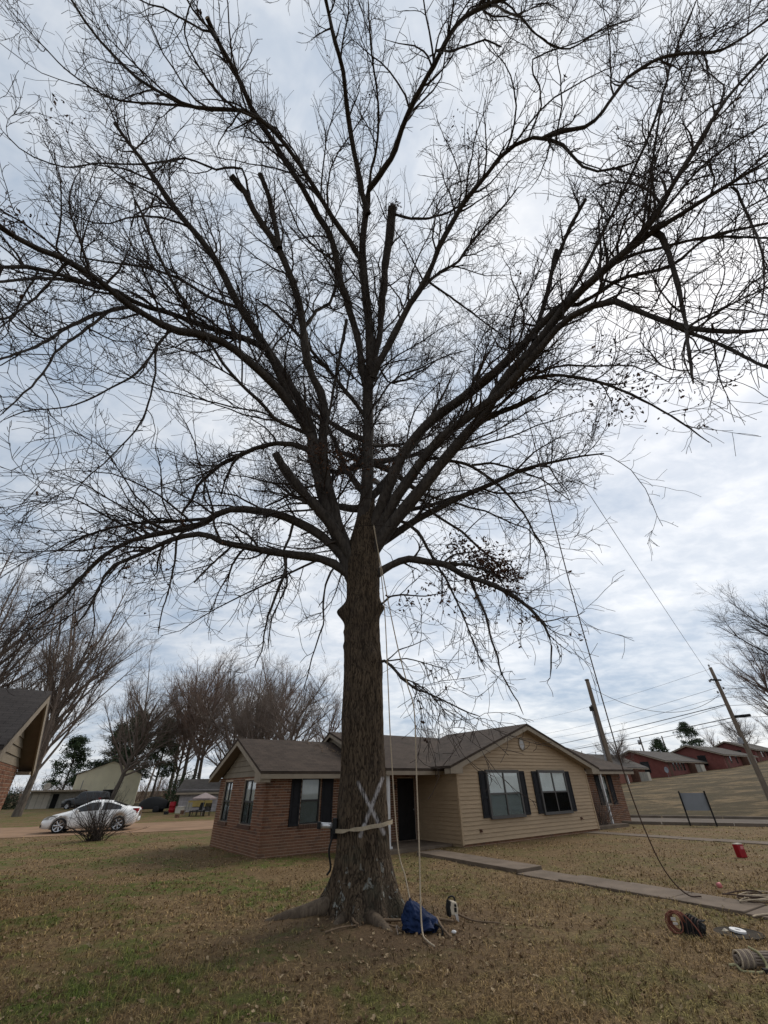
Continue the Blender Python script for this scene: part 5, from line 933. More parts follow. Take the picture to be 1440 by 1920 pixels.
root([(-0.45, -0.08, 0.22), (-0.72, -0.14, 0.14), (-1.00, -0.17, 0.09), (-1.32, -0.22, 0.05), (-1.62, -0.26, -0.02), (-1.8, -0.28, -0.1)], [0.16, 0.14, 0.115, 0.085, 0.06, 0.03])
root([(0.1, -0.5, 0.1), (0.28, -0.72, 0.05), (0.42, -0.95, 0.01), (0.55, -1.15, -0.06)], [0.13, 0.09, 0.06, 0.03])
root([(0.5, -0.2, 0.15), (0.8, -0.3, 0.06), (1.1, -0.36, -0.04)], [0.13, 0.08, 0.03])
root([(-0.3, -0.5, 0.08), (-0.42, -0.72, 0.03), (-0.5, -0.95, -0.05)], [0.1, 0.06, 0.03])
# limbs: each one its own part
limbP, limbR, leafy = [], [], []
for cut, lw, pts in LIMBS:
    p = resample(pts, 26); L = np.linalg.norm(np.diff(p[:, :3], axis=0), axis=1).sum()
    j = np.cumsum(rs.normal(0, 0.012, (26, 3)), 0); j -= np.linspace(0, 1, 26)[:, None]*j[-1]
    p[:, :3] += j*min(1.0, L/8)
    rr = p[:, 3]*(0.74 if len(limbP) == 0 else 0.86)*(1+0.07*rs.normal(size=26)); rr[-1] *= 1 if cut else 0.5
    P1 = p[None, :, :3]; sides = 12 if p[0, 3] > 0.08 else 7
    V, Q_ = tubes(P1, rr[None], sides)
    o = np_mesh('limb', V-OV, Q_, M['limb'], oak)
    if cut:
        n0 = 25*sides; c = P1[0, -1]-OV; d = unit((P1[0, -1]-P1[0, -2])[None])[0]
        b = MB(); ring = V[n0:n0+sides]-OV; b.v = [tuple(q+d*0.004) for q in ring]+[tuple(c+d*0.006)]; b.f = [(k, (k+1) % sides, sides) for k in range(sides)]
        b.build('cut_end', M['wood'], o)
    limbP.append(p[:, :3]); limbR.append(rr); leafy.append(lw*(0.3 if cut else 1))
# further limbs on the far side of the crown
for k in range(15):
    az = R(rs.uniform(-75, 75)); z0 = rs.uniform(6.8, 11.5); el = R(rs.uniform(15, 62)); L = rs.uniform(5.5, 9.0)
    q = [np.array([-0.52, 9.62, z0])]; d = np.array([math.sin(az)*math.cos(el), math.cos(az)*math.cos(el), math.sin(el)])
    for s in range(12):
        d = unit((d+rs.normal(0, 0.07, 3)+[0, 0, 0.035 if z0 > 8 else -0.02])[None])[0]; q.append(q[-1]+d*L/12)
    q = np.array(q); r = np.linspace(rs.uniform(0.09, 0.14), 0.02, 13); p = resample(np.c_[q, r], 26)
    V, Q_ = tubes(p[None, :, :3], p[None, :, 3], 8); np_mesh('limb', V-OV, Q_, M['limb'], oak)
    limbP.append(p[:, :3]); limbR.append(p[:, 3]); leafy.append(0.06)
LP, LRr = np.array(limbP), np.array(limbR); leafy = np.array(leafy)
def oak_trop(b):
    """upper boughs rise, the lower ones droop"""
    k = np.clip((b[:, 2]-7.5)/6, -0.55, 0.5)[:, None]
    out = np.stack([b[:, 0]-TREE[0], b[:, 1]-TREE[1], np.zeros(len(b))], -1); out = unit(out)*0.25
    return np.concatenate([out[:, :2], k], 1)
Ltot = np.linalg.norm(np.diff(LP, axis=1), axis=2).sum(1)
B1, R1, i1 = children(LP, LRr, 2.7, 0.16, (25, 75), (0.6, 4.6), 10, 0.55, 0.034, 0.0065, oak_trop, 0.15, rs, curv=0.075, lmul=np.clip(Ltot/5.5, 0.5, 1.15)*np.clip((LP[:, 18:, 2].mean(1)-1.5)/5.0, 0.35, 1.0)*np.where(LP[:, -1, 2]-LP[:, 0, 2] < -2.0, 0.5, 1.0))
B2, R2, i2 = children(B1, R1, 4.6, 0.10, (25, 75), (0.3, 1.9), 6, 0.62, 0.015, 0.0062, lambda b: oak_trop(b)*0.7, 0.15, rs, curv=0.13)
B0, R0, i0_ = children(LP, LRr, 2.6, 0.05, (30, 85), (0.25, 1.5), 5, 0.3, 0.012, 0.005, lambda b: oak_trop(b)*0.7, 0.2, rs, curv=0.16)
B3, R3, i3 = children(B2, R2, 4.6, 0.12, (25, 75), (0.14, 0.8), 4, 0.7, 0.0082, 0.0053, lambda b: oak_trop(b)*0.5, 0.15, rs, curv=0.2)
parts = []
for P_, R_, s_ in ((B1, R1, 5), (B2, R2, 3), (B0, R0, 3), (B3, R3, 3)): parts.append(tubes(P_, R_, s_))
off = 0; VV, QQ = [], []
for V, Q_ in parts: VV.append(V); QQ.append(Q_+off); off += len(V)
crown = np_mesh('crown', np.concatenate(VV)-OV, np.concatenate(QQ), M['twig'], oak); crown['kind'] = 'stuff'; crown['label'] = 'dense net of bare twigs'
# last dry leaves: dense on a few boughs, clusters elsewhere
lp = []
root_of_2 = i1[i2]; w2 = leafy[root_of_2]
pick = rs.random(len(B2)) < np.clip(w2*0.16, 0, 0.85)
for q in np.nonzero(pick)[0]:
    n = 1+rs.poisson(2.2*min(2.5, max(0.6, leafy[root_of_2[q]]*0.5)))
    for _ in range(n): lp.append(B2[q, rs.integers(2, 5)]+rs.normal(0, 0.035, 3))
for c, n, s in (((-2.05, 8.9, 10.1), 110, 0.30), ((-1.75, 8.9, 9.8), 60, 0.25), ((-1.02, 9.0, 9.87), 90, 0.28), ((-9.05, 3.9, 13.5), 55, 0.25), ((-9.09, 2.9, 17.6), 26, 0.25), ((3.3, 4.0, 20.6), 26, 0.35), ((2.7, 4.2, 20.9), 26, 0.3), ((7.08, 5.3, 8.48), 8, 0.10), ((7.2, 3.7, 13.0), 20, 0.2), ((2.95, 9.8, 6.55), 620, 0.30), ((2.55, 9.9, 7.0), 300, 0.27), ((2.1, 9.9, 7.4), 140, 0.25), ((6.44, 6.7, 9.9), 120, 0.6), ((6.0, 6.9, 10.2), 90, 0.5), ((1.3, 9.3, 5.6), 70, 0.4), ((0.6, 9.2, 5.5), 30, 0.25), ((-0.6, 9.0, 10.3), 90, 0.5), ((-0.2, 9.0, 9.4), 90, 0.45), ((-1.4, 9.0, 9.0), 90, 0.4), ((0.3, 9.0, 10.2), 60, 0.5), ((-6.6, 9.2, 7.2), 90, 0.6), ((-7.2, 9.2, 6.6), 60, 0.5), ((-4.0, 9.3, 7.6), 40, 0.7), ((0.65, 6.3, 20.9), 60, 0.16), ((5.2, 7.0, 10.6), 50, 0.6)):
    lp += [np.array(c)+rs.normal(0, s, 3)*[1, 1, 0.7] for _ in range(n)]
lp = np.array(lp)
Vl, Tl, Al = leaves(len(lp), lp, 0.095, 0.0, 0.6, 1.1)
lv = np_mesh('dry_leaves', Vl-OV, None, M['dryleaf'], oak, smooth=False, attr=Al, T=Tl); lv['kind'] = 'stuff'; lv['label'] = 'clusters of dead brown leaves still on the twigs'
# splintered head of the snapped limb, with sprouts
sp = MB()
for k in range(9):
    a = k*0.7; sp.tube([(0.56+0.12*math.cos(a), 6.35+0.12*math.sin(a), 20.75), (0.56+0.15*math.cos(a), 6.35+0.15*math.sin(a), 21.1+0.25*rnd.random())], [0.05, 0.01], 5, True, OT)
sp.build('splintered_end', M['limb'], oak)
# ---------------------------------------------------------------- neighbouring house at the left edge
YX = Matrix(((0, 1, 0, 0), (1, 0, 0, 0), (0, 0, 1, 0), (0, 0, 0, 1)))       # prism polygons in (y,z), extruded along x
nb = empty('neighbour_house', (-6.75, 8.05, 0), R(31.4), 'neighbouring brick house with dark shingle roof cut by the left edge', 'house')
NE, NRz, NW = 2.56, 3.93, 6.1
slab_roof('roof', [((-14, 0, NE), (0, 0, NE), (0, NW/2, NRz), (-14, NW/2, NRz)), ((0, NW, NE-0.06), (-14, NW, NE-0.06), (-14, NW/2, NRz), (0, NW/2, NRz))], nb, M['dark_shingle'])
rake(nb, (0.02, NE-0.085), (NW/2, NRz-0.085), -0.04, 0.0, 0.19, 'y'); rake(nb, (NW/2, NRz-0.085), (NW-0.02, NE-0.145), -0.04, 0.0, 0.19, 'y')
for a, c in (((0.04, NE-0.2), (NW/2, NRz-0.2)), ((NW/2, NRz-0.2), (NW-0.04, NE-0.26))): rake(nb, a, c, -0.36, -0.042, 0.03, 'y', M['soffit'], 'rake_soffit')
MB().box(-14, -0.05, 0.0, 0.04, NE-0.24, NE-0.085).build('fascia', M['fascia'], nb)
MB().box(-14, -0.6, 0.05, 0.5, NE-0.16, NE-0.13).build('eave_soffit', M['soffit'], nb)
NT = 2.42; wl0, wl1 = 0.45, 5.62; WX = -0.34
MB().box(-13.8, WX, wl0, wl1, -0.4, NT).build('wall', M['mortar'], nb)
lay_bricks(nb, brick_spots(wl1-wl0, -0.05, NT, []), lambda x: (WX, wl0+x), math.pi/2, 290, lambda s: -s[0]-s[2]*0.4)
lay_bricks(nb, brick_spots(3.0, -0.05, NT, []), lambda x: (WX-3.0+x, wl0), 0.0, 0, lambda s: s[0])
MB().prism([(wl0+0.02, NT), (wl1-0.02, NT), (NW/2, NRz-0.32)], WX-0.12, WX-0.02, YX).build('gable_core', M['siding_old'], nb)
z = NT
while z < NRz-0.45:
    def w_(q): return max(0.0, (q-NT+0.05)/(NRz-0.25-NT))*(wl1-wl0)/2
    a, t_ = w_(z), w_(z+0.19)
    lap(MB(), a, wl1-wl0-a, t_, wl1-wl0-t_, z, z+0.187, 0).build('siding_board', M['siding_old'], nb, loc=(WX-0.01, wl0, 0), rz=math.pi/2); z += 0.19
for y0, y1 in ((0.02, 0.50), (5.58, 6.08)):
    MB().box(WX-0.02, -0.045, y0, y1, NE-0.30, NE-0.235).build('eave_return', M['fascia'], nb)

# ---------------------------------------------------------------- gabled buildings farther off
def gable_house(name, label, loc, rz, L, W, h, rise, wall, roof, trim, cat='house', group=None, over=0.4, ridge_x=True):
    """ridge along local x; local origin at the near left corner on the ground"""
    o = empty(name, loc, rz, label, cat, group)
    b = MB().box(0, L, 0, W, -1.0, h)
    b.add([(0.0, 0, h), (0.0, W, h), (0.0, W/2, h+rise)], [(0, 1, 2), (2, 1, 0)]).add([(L, 0, h), (L, W, h), (L, W/2, h+rise)], [(0, 1, 2), (2, 1, 0)])
    b.build('wall', wall, o)
    k = rise/(W/2); e = h-k*over+0.05; t = h+rise+0.05
    slab_roof('roof', [((-over, -over, e), (L+over, -over, e), (L+over, W/2, t), (-over, W/2, t)), ((L+over, W+over, e), (-over, W+over, e), (-over, W/2, t), (L+over, W/2, t))], o, roof, 0.08)
    for x in (-over, L+over-0.05):
        rake(o, (-over, e-0.085), (W/2, t-0.085), x, x+0.05, 0.18, 'y', trim); rake(o, (W/2, t-0.085), (W+over, e-0.085), x, x+0.05, 0.18, 'y', trim)
    MB().box(-over+0.06, L+over-0.06, -over, -over+0.04, e-0.24, e-0.085).build('fascia', trim, o)
    return o
def far_window(o, x, y, z, w, h, face='front', frame=None):
    """dark framed window standing proud of a wall; front faces -y, left faces -x"""
    f = MB().box(-w/2-0.06, w/2+0.06, -0.05, 0.0, -0.06, h+0.06).build('window', frame or M['frame_dark'], o, loc=(x, y, z), rz=0 if face == 'front' else -math.pi/2)
    for za, zb in ((0.0, h/2-0.03), (h/2+0.03, h)): MB().box(-w/2, w/2, -0.056, -0.052, za, zb).build('pane', M['tint'], f)
    return f
def far_door(o, x, y, w=0.9, h=2.05, mat=None): return MB().box(-w/2, w/2, -0.04, 0.0, 0, h).build('door', mat or M['fence'], o, loc=(x, y, 0))
def screen_fence(o, x0, x1, y, h, pale):
    n = max(3, int((x1-x0)/0.4)); w = (x1-x0)/n
    for i in range(n): MB().box(x0+w*i, x0+w*(i+1)-0.02, -0.05, 0.0, 0.02, h).build('fence_board', M['pale_panel'] if i >= n-pale else M['fence'], o, loc=(0, y, 0))
red = [  # ratio positions measured from the photograph: gable end towards the street
    ('red brick house on the bank half hidden by the tan house roof', 30.6, 70.0, R(36.5), 14, 8.0, 'far_brick2'),
    ('red brick house on the bank with a satellite dish at its corner', 48.8, 84.0, R(36.5), 17, 10.5, 'far_brick'),
    ('red brick house on the bank with two gable windows', 65.1, 92.0, R(36.5), 18, 11.0, 'far_brick'),
    ('red brick house at the far right end of the row on the bank', 81.1, 104.0, R(36.5), 18, 9.5, 'far_brick')]
reds = []
for i, (lab, x, y, rz_, L, W, bm) in enumerate(red):
    g0 = G(x, y)
    o = gable_house('red_house', lab, (x, y, g0), rz_, L, W, 2.5, 1.75, M[bm], M['far_shingle'], M['fascia'], 'house', 'red brick houses along the bank', 0.55); reds.append(o)
    far_window(o, 0, W*0.62, 0.9, 1.3, 1.25, 'left'); far_window(o, 0, W*0.33, 0.7, 1.4, 1.6, 'left')
    for k, x_ in enumerate(((1.6, 3.0, 5.2), (1.6, 3.2, 4.6, 6.0, 7.3), (1.4, 3.6, 6.8), (1.8, 4.0, 5.6, 7.9))[i]):
        if k == 0: far_door(o, x_, 0, 0.95, 2.05, M['brown'])
        else: far_window(o, x_, 0, 1.0, 0.55, 1.15)
    screen_fence(o, 9.5, (13.4, 14.0, 14.8, 13.0)[i], -0.9, (1.7, 1.9, 2.0, 1.8)[i], (2, 4, 3, 5)[i])
    MB().box(9.2, 9.4, -1.2, -0.02, 0, 2.1).build('partition', M['brown'], o)
    for k in range(3): MB().tube([(3+4*k, W*0.45, 3.6), (3+4*k, W*0.45, 4.65)], 0.06, 6).build('vent_pipe', M['metal'], o)
dish = empty('satellite_dish', (46.4, 80.0, G(46.4, 80.0)), R(-120), 'grey satellite dish standing at the corner of a red house', 'dish')
MB().tube([(0, 0, 0), (0, 0, 1.5)], 0.05, 8).build('mast', M['metal'], dish)
MB().lathe([(0.0, 0.0), (0.3, 0.03), (0.6, 0.14), (0.75, 0.25), (0.75, 0.27), (0.55, 0.14), (0.0, 0.03)], 20, Matrix.Translation((0, 0, 1.6)) @ Matrix.Rotation(R(65), 4, 'Y')).build('bowl', M['galv'], dish, True); dish.scale = (0.4, 0.4, 0.65)

# pale yellow barn with its gable to the camera
bn = empty('metal_barn', (-41.3, 63.0, 0.2), R(27), 'tall pale yellow metal barn behind the white car', 'barn')
bw, bh, br_ = 7.6, 3.55, 1.55
MB().box(0, bw, 0, 9, -0.5, bh).add([(0, 0, bh), (bw, 0, bh), (bw/2, 0, bh+br_)], [(0, 1, 2)]).add([(0, 9, bh), (bw, 9, bh), (bw/2, 9, bh+br_)], [(2, 1, 0)]).build('wall', M['barn'], bn)
for k in range(19):
    x = bw*k/19+0.2; top = bh+br_*(1-abs(x-bw/2)/(bw/2))-0.05; MB().box(x-0.03, x+0.03, -0.03, 0.0, -0.1, top).build('rib', M['barn'], bn)
slab_roof('roof', [((bw/2, -0.15, bh+br_+0.06), (bw/2, 9.1, bh+br_+0.06), (-0.2, 9.1, bh), (-0.2, -0.15, bh)), ((bw/2, 9.1, bh+br_+0.06), (bw/2, -0.15, bh+br_+0.06), (bw+0.2, -0.15, bh), (bw+0.2, 9.1, bh))], bn, M['far_shingle'], 0.05)
far_window(bn, 4.2, -0.03, 1.0, 1.2, 0.8)
MB().box(0.9, 0.97, -0.06, -0.03, 0.2, 2.9).build('downpipe', M['galv'], bn)
# low shed with a porch roof and a dish on top
ls = empty('low_shed', (-43.6, 59.0, 0.2), R(27), 'low shed with cream doors and a flat dark roof left of the barn', 'shed')
MB().box(0, 5.2, 0, 4, -0.4, 1.75).build('wall', M['fence'], ls)
for k in range(3): MB().box(0.3+0.62*k, 0.3+0.62*k+0.58, -0.06, 0.0, 0.05, 1.6).build('door_panel', M['pale_panel'], ls)
MB().box(2.4, 3.0, -0.05, 0, 0.05, 1.5).build('doorway', M['dark_room'], ls)
MB().box(-0.4, 5.6, -0.9, 4.2, 1.75, 1.87).build('roof', M['dark_shingle'] if False else M['brown'], ls)
MB().box(-0.42, 5.62, -0.95, -0.9, 1.72, 1.90).build('fascia', M['fascia'], ls)
MB().lathe([(0, 0), (0.22, 0.03), (0.38, 0.12), (0.40, 0.14), (0.22, 0.06), (0, 0.03)], 16, Matrix.Translation((1.4, 0.4, 2.25)) @ Matrix.Rotation(R(80), 4, 'X')).tube([(1.4, 0.45, 1.87), (1.4, 0.45, 2.25)], 0.03, 6).build('roof_dish', M['pale_panel'], ls, True)
# weathered house with yellow board wall, behind the brick wing
gh = gable_house('weathered_house', 'weathered grey-white house with a yellow board beside the patio umbrella', (-20.4, 47.6, -0.05), R(14), 6.0, 5.5, 1.85, 0.95, M['greyhouse'], M['far_shingle'], M['fascia'], 'house', None, 0.35)
for k in range(13): MB().box(0.02, 5.98, -0.03, 0.0, 0.15*k, 0.15*k+0.14).build('wall_board', M['greyhouse'], gh)
MB().box(0.9, 3.1, -0.07, -0.03, 0.55, 1.05).build('yellow_board', M['yellow'], gh)
MB().box(3.9, 4.25, -0.08, -0.03, 0.0, 1.9).build('corner_board', M['white'], gh)
far_window(gh, 2.2, -0.03, 1.15, 1.0, 0.6)

# ---------------------------------------------------------------- vehicles
def vehicle(name, label, loc, rz, cfg, paint, cat='car'):
    """lofted car body, nose towards +x, with glass, wheels, lamps and mirrors as parts"""
    o = empty(name, loc, rz, label, cat); L0, L1 = cfg['x']
    xs = np.linspace(L0, L1, 90); tr = np.interp(xs, *zip(*cfg['top'])); bl = np.interp(xs, *zip(*cfg['belt'])); hw = np.interp(xs, *zip(*cfg['half'])); rw = np.interp(xs, *zip(*cfg['roof_half'])); zb = np.interp(xs, *zip(*cfg['bottom']))
    secs = []
    for x, t, b_, w, q, z0 in zip(xs, tr, bl, hw, rw, zb):
        za = z0
        for wx in cfg['wheels']:
            d = abs(x-wx); RA = cfg['arch']
            if d < RA: za = max(za, cfg['wr']+math.sqrt(RA*RA-d*d)*0.98)
        b2 = min(b_, t-0.03); m = max(za+0.03, (z0+b2)/2)
        secs.append([(0, z0), (w*0.80, z0), (w-0.05, za), (w, min(max(za+0.06, z0+0.15), b2-0.05)), (w+0.015, min(m, b2-0.03)), (w-0.03, b2), (q, t-0.05 if t-0.05 > b2 else b2+0.01), (q*0.86, t-0.008), (0, t+0.015)])
    S = np.array(secs); nS, nP = S.shape[:2]
    V = []
    for s_ in (1, -1):
        for i in range(nS):
            for j in range(nP): V.append((xs[i], s_*S[i, j, 0], S[i, j, 1]))
    Qd = []
    for s_ in (0, 1):
        for i in range(nS-1):
            for j in range(nP-1):
                a = s_*nS*nP+i*nP+j; q = (a, a+nP, a+nP+1, a+1); Qd.append(q if s_ else q[::-1])
    for i, rev in ((0, 0), (nS-1, 1)):
        for j in range(nP-1):
            a, c = i*nP+j, nS*nP+i*nP+j; q = (a, a+1, c+1, c); Qd.append(q[::-1] if rev else q)
    body = np_mesh('body', V, Qd, paint, o)
    m = body.modifiers.new('weld', 'WELD'); m.merge_threshold = 0.002
    def patch_(nm, xr, f0, f1, j, mat, off):
        """a strip of the shell between section points j and j+1"""
        for s_ in (1, -1):
            pts = []
            ii_ = [i for i in range(nS) if xr[0] <= xs[i] <= xr[1]]
            for i in ii_:
                A, B = S[i, j], S[i, j+1]; 
                for f in (f0, f1):
                    p = A+(B-A)*f; pts.append((xs[i], s_*(p[0]+off[0]), p[1]+off[1]))
            b = MB(); b.v = pts; b.f = [((2*k, 2*k+2, 2*k+3, 2*k+1) if s_ < 0 else (2*k+1, 2*k+3, 2*k+2, 2*k)) for k in range(len(ii_)-1)]
            b.build(nm, mat, o, True)
    for (a, c) in cfg['side_glass']: patch_('side_window', (a, c), 0.06, 0.90, 5, M['tint'], (0.008, 0.0))
    for nm, (a, c) in (('windscreen', cfg['screen']), ('rear_window', cfg['back'])):
        b = MB(); ii_ = [i for i in range(nS) if a <= xs[i] <= c]
        for i in ii_:
            for j, s_ in ((7, -1), (8, 1), (7, 1)): b.v.append((xs[i], (S[i, j, 0])*s_, S[i, j, 1]+0.012))
        b.f = [f for k in range(len(ii_)-1) for f in ((3*k, 3*k+3, 3*k+4, 3*k+1), (3*k+1, 3*k+4, 3*k+5, 3*k+2))]
        b.build(nm, M['tint'], o, True)
    for wx in cfg['wheels']:
        for s_ in (1, -1):
            wr, wd_ = cfg['wr'], 0.215; RX = Matrix.Translation((wx, s_*(cfg['track']), wr)) @ Matrix.Rotation(-math.pi/2*s_, 4, 'X')
            ri = wr*cfg.get('rim', 0.70)
            ty = MB().lathe([(ri, -wd_/2), (wr*0.93, -wd_/2), (wr, -wd_/2+0.03), (wr, wd_/2-0.03), (wr*0.93, wd_/2), (ri, wd_/2)], 32, RX, False).build('wheel', M['rubber'], o, True)
            rm = MB().lathe([(ri, wd_/2-0.005), (ri*0.93, wd_/2-0.01), (ri*0.90, wd_/2-0.06)], 32, RX, False)
            for k in range(7):
                a = 2*math.pi*k/7; Mx = RX @ Matrix.Rotation(a, 4, 'Z'); rm.add([(0.03, -0.035, wd_/2-0.035), (0.03, 0.035, wd_/2-0.035), (ri*0.94, 0.045, wd_/2-0.015), (ri*0.94, -0.045, wd_/2-0.015), (0.03, -0.03, wd_/2-0.08), (0.03, 0.03, wd_/2-0.08), (ri*0.94, 0.04, wd_/2-0.06), (ri*0.94, -0.04, wd_/2-0.06)], [(0, 1, 2, 3), (0, 3, 7, 4), (1, 5, 6, 2)], Mx)
            rm.lathe([(0.0, wd_/2-0.02), (0.06, wd_/2-0.025), (0.065, wd_/2-0.06)], 16, RX)
            rm.build('rim', M['alloy'], ty, True)
            MB().lathe([(ri*0.92, wd_/2-0.12), (0.0, wd_/2-0.12)], 24, RX).build('brake_disc', M['black'], ty, True)
    for s_ in (1, -1):
        w = float(np.interp(cfg['head'][0], xs, hw)); x_, z_ = cfg['head']
        h_ = MB().add([(x_-0.42, s_*(w+0.028), z_+0.06), (x_, s_*(w*1.0+0.02), z_+0.05), (x_+0.26, s_*(w-0.10), z_-0.06), (x_+0.22, s_*(w-0.07), z_-0.14), (x_-0.10, s_*(w+0.02), z_-0.10)], [(0, 1, 2, 3, 4) if s_ < 0 else (4, 3, 2, 1, 0)]).build('headlight', M['lamp_clear'], o)
        x_, z_ = cfg['tail']; w = float(np.interp(x_, xs, hw))
        MB().add([(x_, s_*(w+0.022), z_-0.13), (x_+0.26, s_*(w+0.030), z_-0.06), (x_+0.26, s_*(w+0.022), z_+0.10), (x_, s_*(w+0.012), z_+0.10), (x_-0.06, s_*(w-0.16), z_+0.10), (x_-0.06, s_*(w-0.16), z_-0.13)], [(0, 1, 2, 3) if s_ < 0 else (3, 2, 1, 0), (3, 4, 5, 0) if s_ < 0 else (0, 5, 4, 3)]).build('tail_light', M['lamp_red'], o)
        x_, z_ = cfg['mirror']; w = float(np.interp(x_, xs, hw))
        mr = MB().add([(x_-0.09, s_*(w-0.02), z_-0.02), (x_-0.09, s_*(w+0.16), z_-0.02), (x_-0.09, s_*(w+0.17), z_+0.11), (x_-0.09, s_*(w+0.01), z_+0.11), (x_+0.06, s_*(w-0.02), z_), (x_+0.08, s_*(w+0.12), z_+0.01), (x_+0.07, s_*(w+0.12), z_+0.09), (x_+0.05, s_*(w+0.01), z_+0.09)], [(0, 1, 2, 3), (7, 6, 5, 4), (0, 4, 5, 1), (1, 5, 6, 2), (2, 6, 7, 3), (3, 7, 4, 0)]).build('mirror', paint, o, True); bevel(mr, 0.02, 2)
        for dx in cfg['handles']: MB().box(dx-0.1, dx+0.1, -0.012, 0.012, -0.018, 0.018).build('door_handle', paint, o, loc=(dx*0, s_*(float(np.interp(dx, xs, hw))+0.012), cfg['hz']))
        for dx in cfg['seams']: MB().box(dx-0.006, dx+0.006, -0.004, 0.004, 0.32, cfg['hz']+0.08).build('door_seam', M['black'], o, loc=(0, s_*(float(np.interp(dx, xs, hw))+0.013), 0))
    MB().box(L1-0.10, L1-0.02, -0.55, 0.55, 0.27, 0.37).build('grille', M['black'], o)
    MB().box(L1-0.04, L1+0.012, -0.30, 0.30, 0.50, 0.62).build('grille', M['metal'], o)
    MB().box(L0+0.4, L1-0.5, -0.6, 0.6, 0.16, 0.30).build('underbody', M['black'], o)
    return o
sedan = dict(x=(-2.33, 2.42), top=[(-2.33, 0.92), (-2.20, 1.05), (-1.75, 1.09), (-1.45, 1.17), (-0.75, 1.395), (-0.2, 1.44), (0.25, 1.415), (0.75, 1.20), (1.15, 0.985), (1.5, 0.90), (1.95, 0.80), (2.25, 0.68), (2.42, 0.55)],
    belt=[(-2.33, 0.82), (-1.6, 0.99), (-0.5, 0.955), (0.9, 0.895), (1.3, 0.84), (2.0, 0.72), (2.42, 0.48)], half=[(-2.33, 0.62), (-2.15, 0.80), (-1.7, 0.89), (0, 0.90), (1.3, 0.89), (2.0, 0.83), (2.28, 0.68), (2.42, 0.45)],
    roof_half=[(-2.33, 0.50), (-2.0, 0.66), (-1.5, 0.64), (-0.7, 0.58), (0.2, 0.60), (0.9, 0.68), (1.3, 0.72), (2.0, 0.68), (2.42, 0.40)], bottom=[(-2.33, 0.42), (-2.1, 0.25), (-1.0, 0.20), (1.0, 0.19), (2.1, 0.20), (2.42, 0.24)],
    wheels=(-1.40, 1.45), arch=0.385, wr=0.335, rim=0.76, track=0.80, side_glass=[(-1.42, -0.36), (-0.30, 0.90)], screen=(0.34, 1.12), back=(-1.62, -0.82), head=(2.02, 0.73), tail=(-2.24, 0.92), mirror=(0.80, 0.93), handles=(-0.62, 0.0), hz=0.80, seams=(-0.34, 0.98))
pf, pr = Vector((-17.94, 27.67)), Vector((-15.1, 28.05)); fdir = Vector((-0.94, -0.34)); fa = math.atan2(fdir.y, fdir.x)
side = Vector((-fdir.y, fdir.x)); side = side if side.y > 0 else -side
cc = (pf+pr)/2+side*1.1+fdir*0.15
vehicle('parked_car', 'white sedan with dark tinted windows parked on the dirt drive', (cc.x, cc.y, G(cc.x, cc.y)+0.012), fa, sedan, M['paint_white'])
suv = dict(sedan); suv.update(top=[(-2.33, 1.1), (-2.25, 1.66), (-1.6, 1.74), (0.1, 1.74), (0.45, 1.62), (0.95, 1.14), (1.6, 1.08), (2.2, 0.98), (2.42, 0.8)], belt=[(-2.33, 1.02), (0.9, 1.03), (1.5, 0.97), (2.42, 0.7)], half=[(-2.33, 0.80), (-2.1, 0.88), (1.9, 0.88), (2.3, 0.78), (2.42, 0.66)], roof_half=[(-2.33, 0.70), (0.3, 0.68), (1.0, 0.72), (2.0, 0.74), (2.42, 0.6)], bottom=[(-2.33, 0.42), (2.42, 0.40)], wr=0.37, arch=0.45, rim=0.6, side_glass=[(-2.05, -1.2), (-1.1, -0.35), (-0.28, 0.75)], screen=(0.36, 0.92), back=(-2.30, -2.2), head=(2.1, 0.85), tail=(-2.27, 1.0), mirror=(0.75, 1.08), hz=0.95)
vehicle('old_wagon', 'dark grey boxy car parked in front of the yellow barn', (-35.6, 57.5, 0.17), math.pi+R(-4), suv, M['paint_grey'])
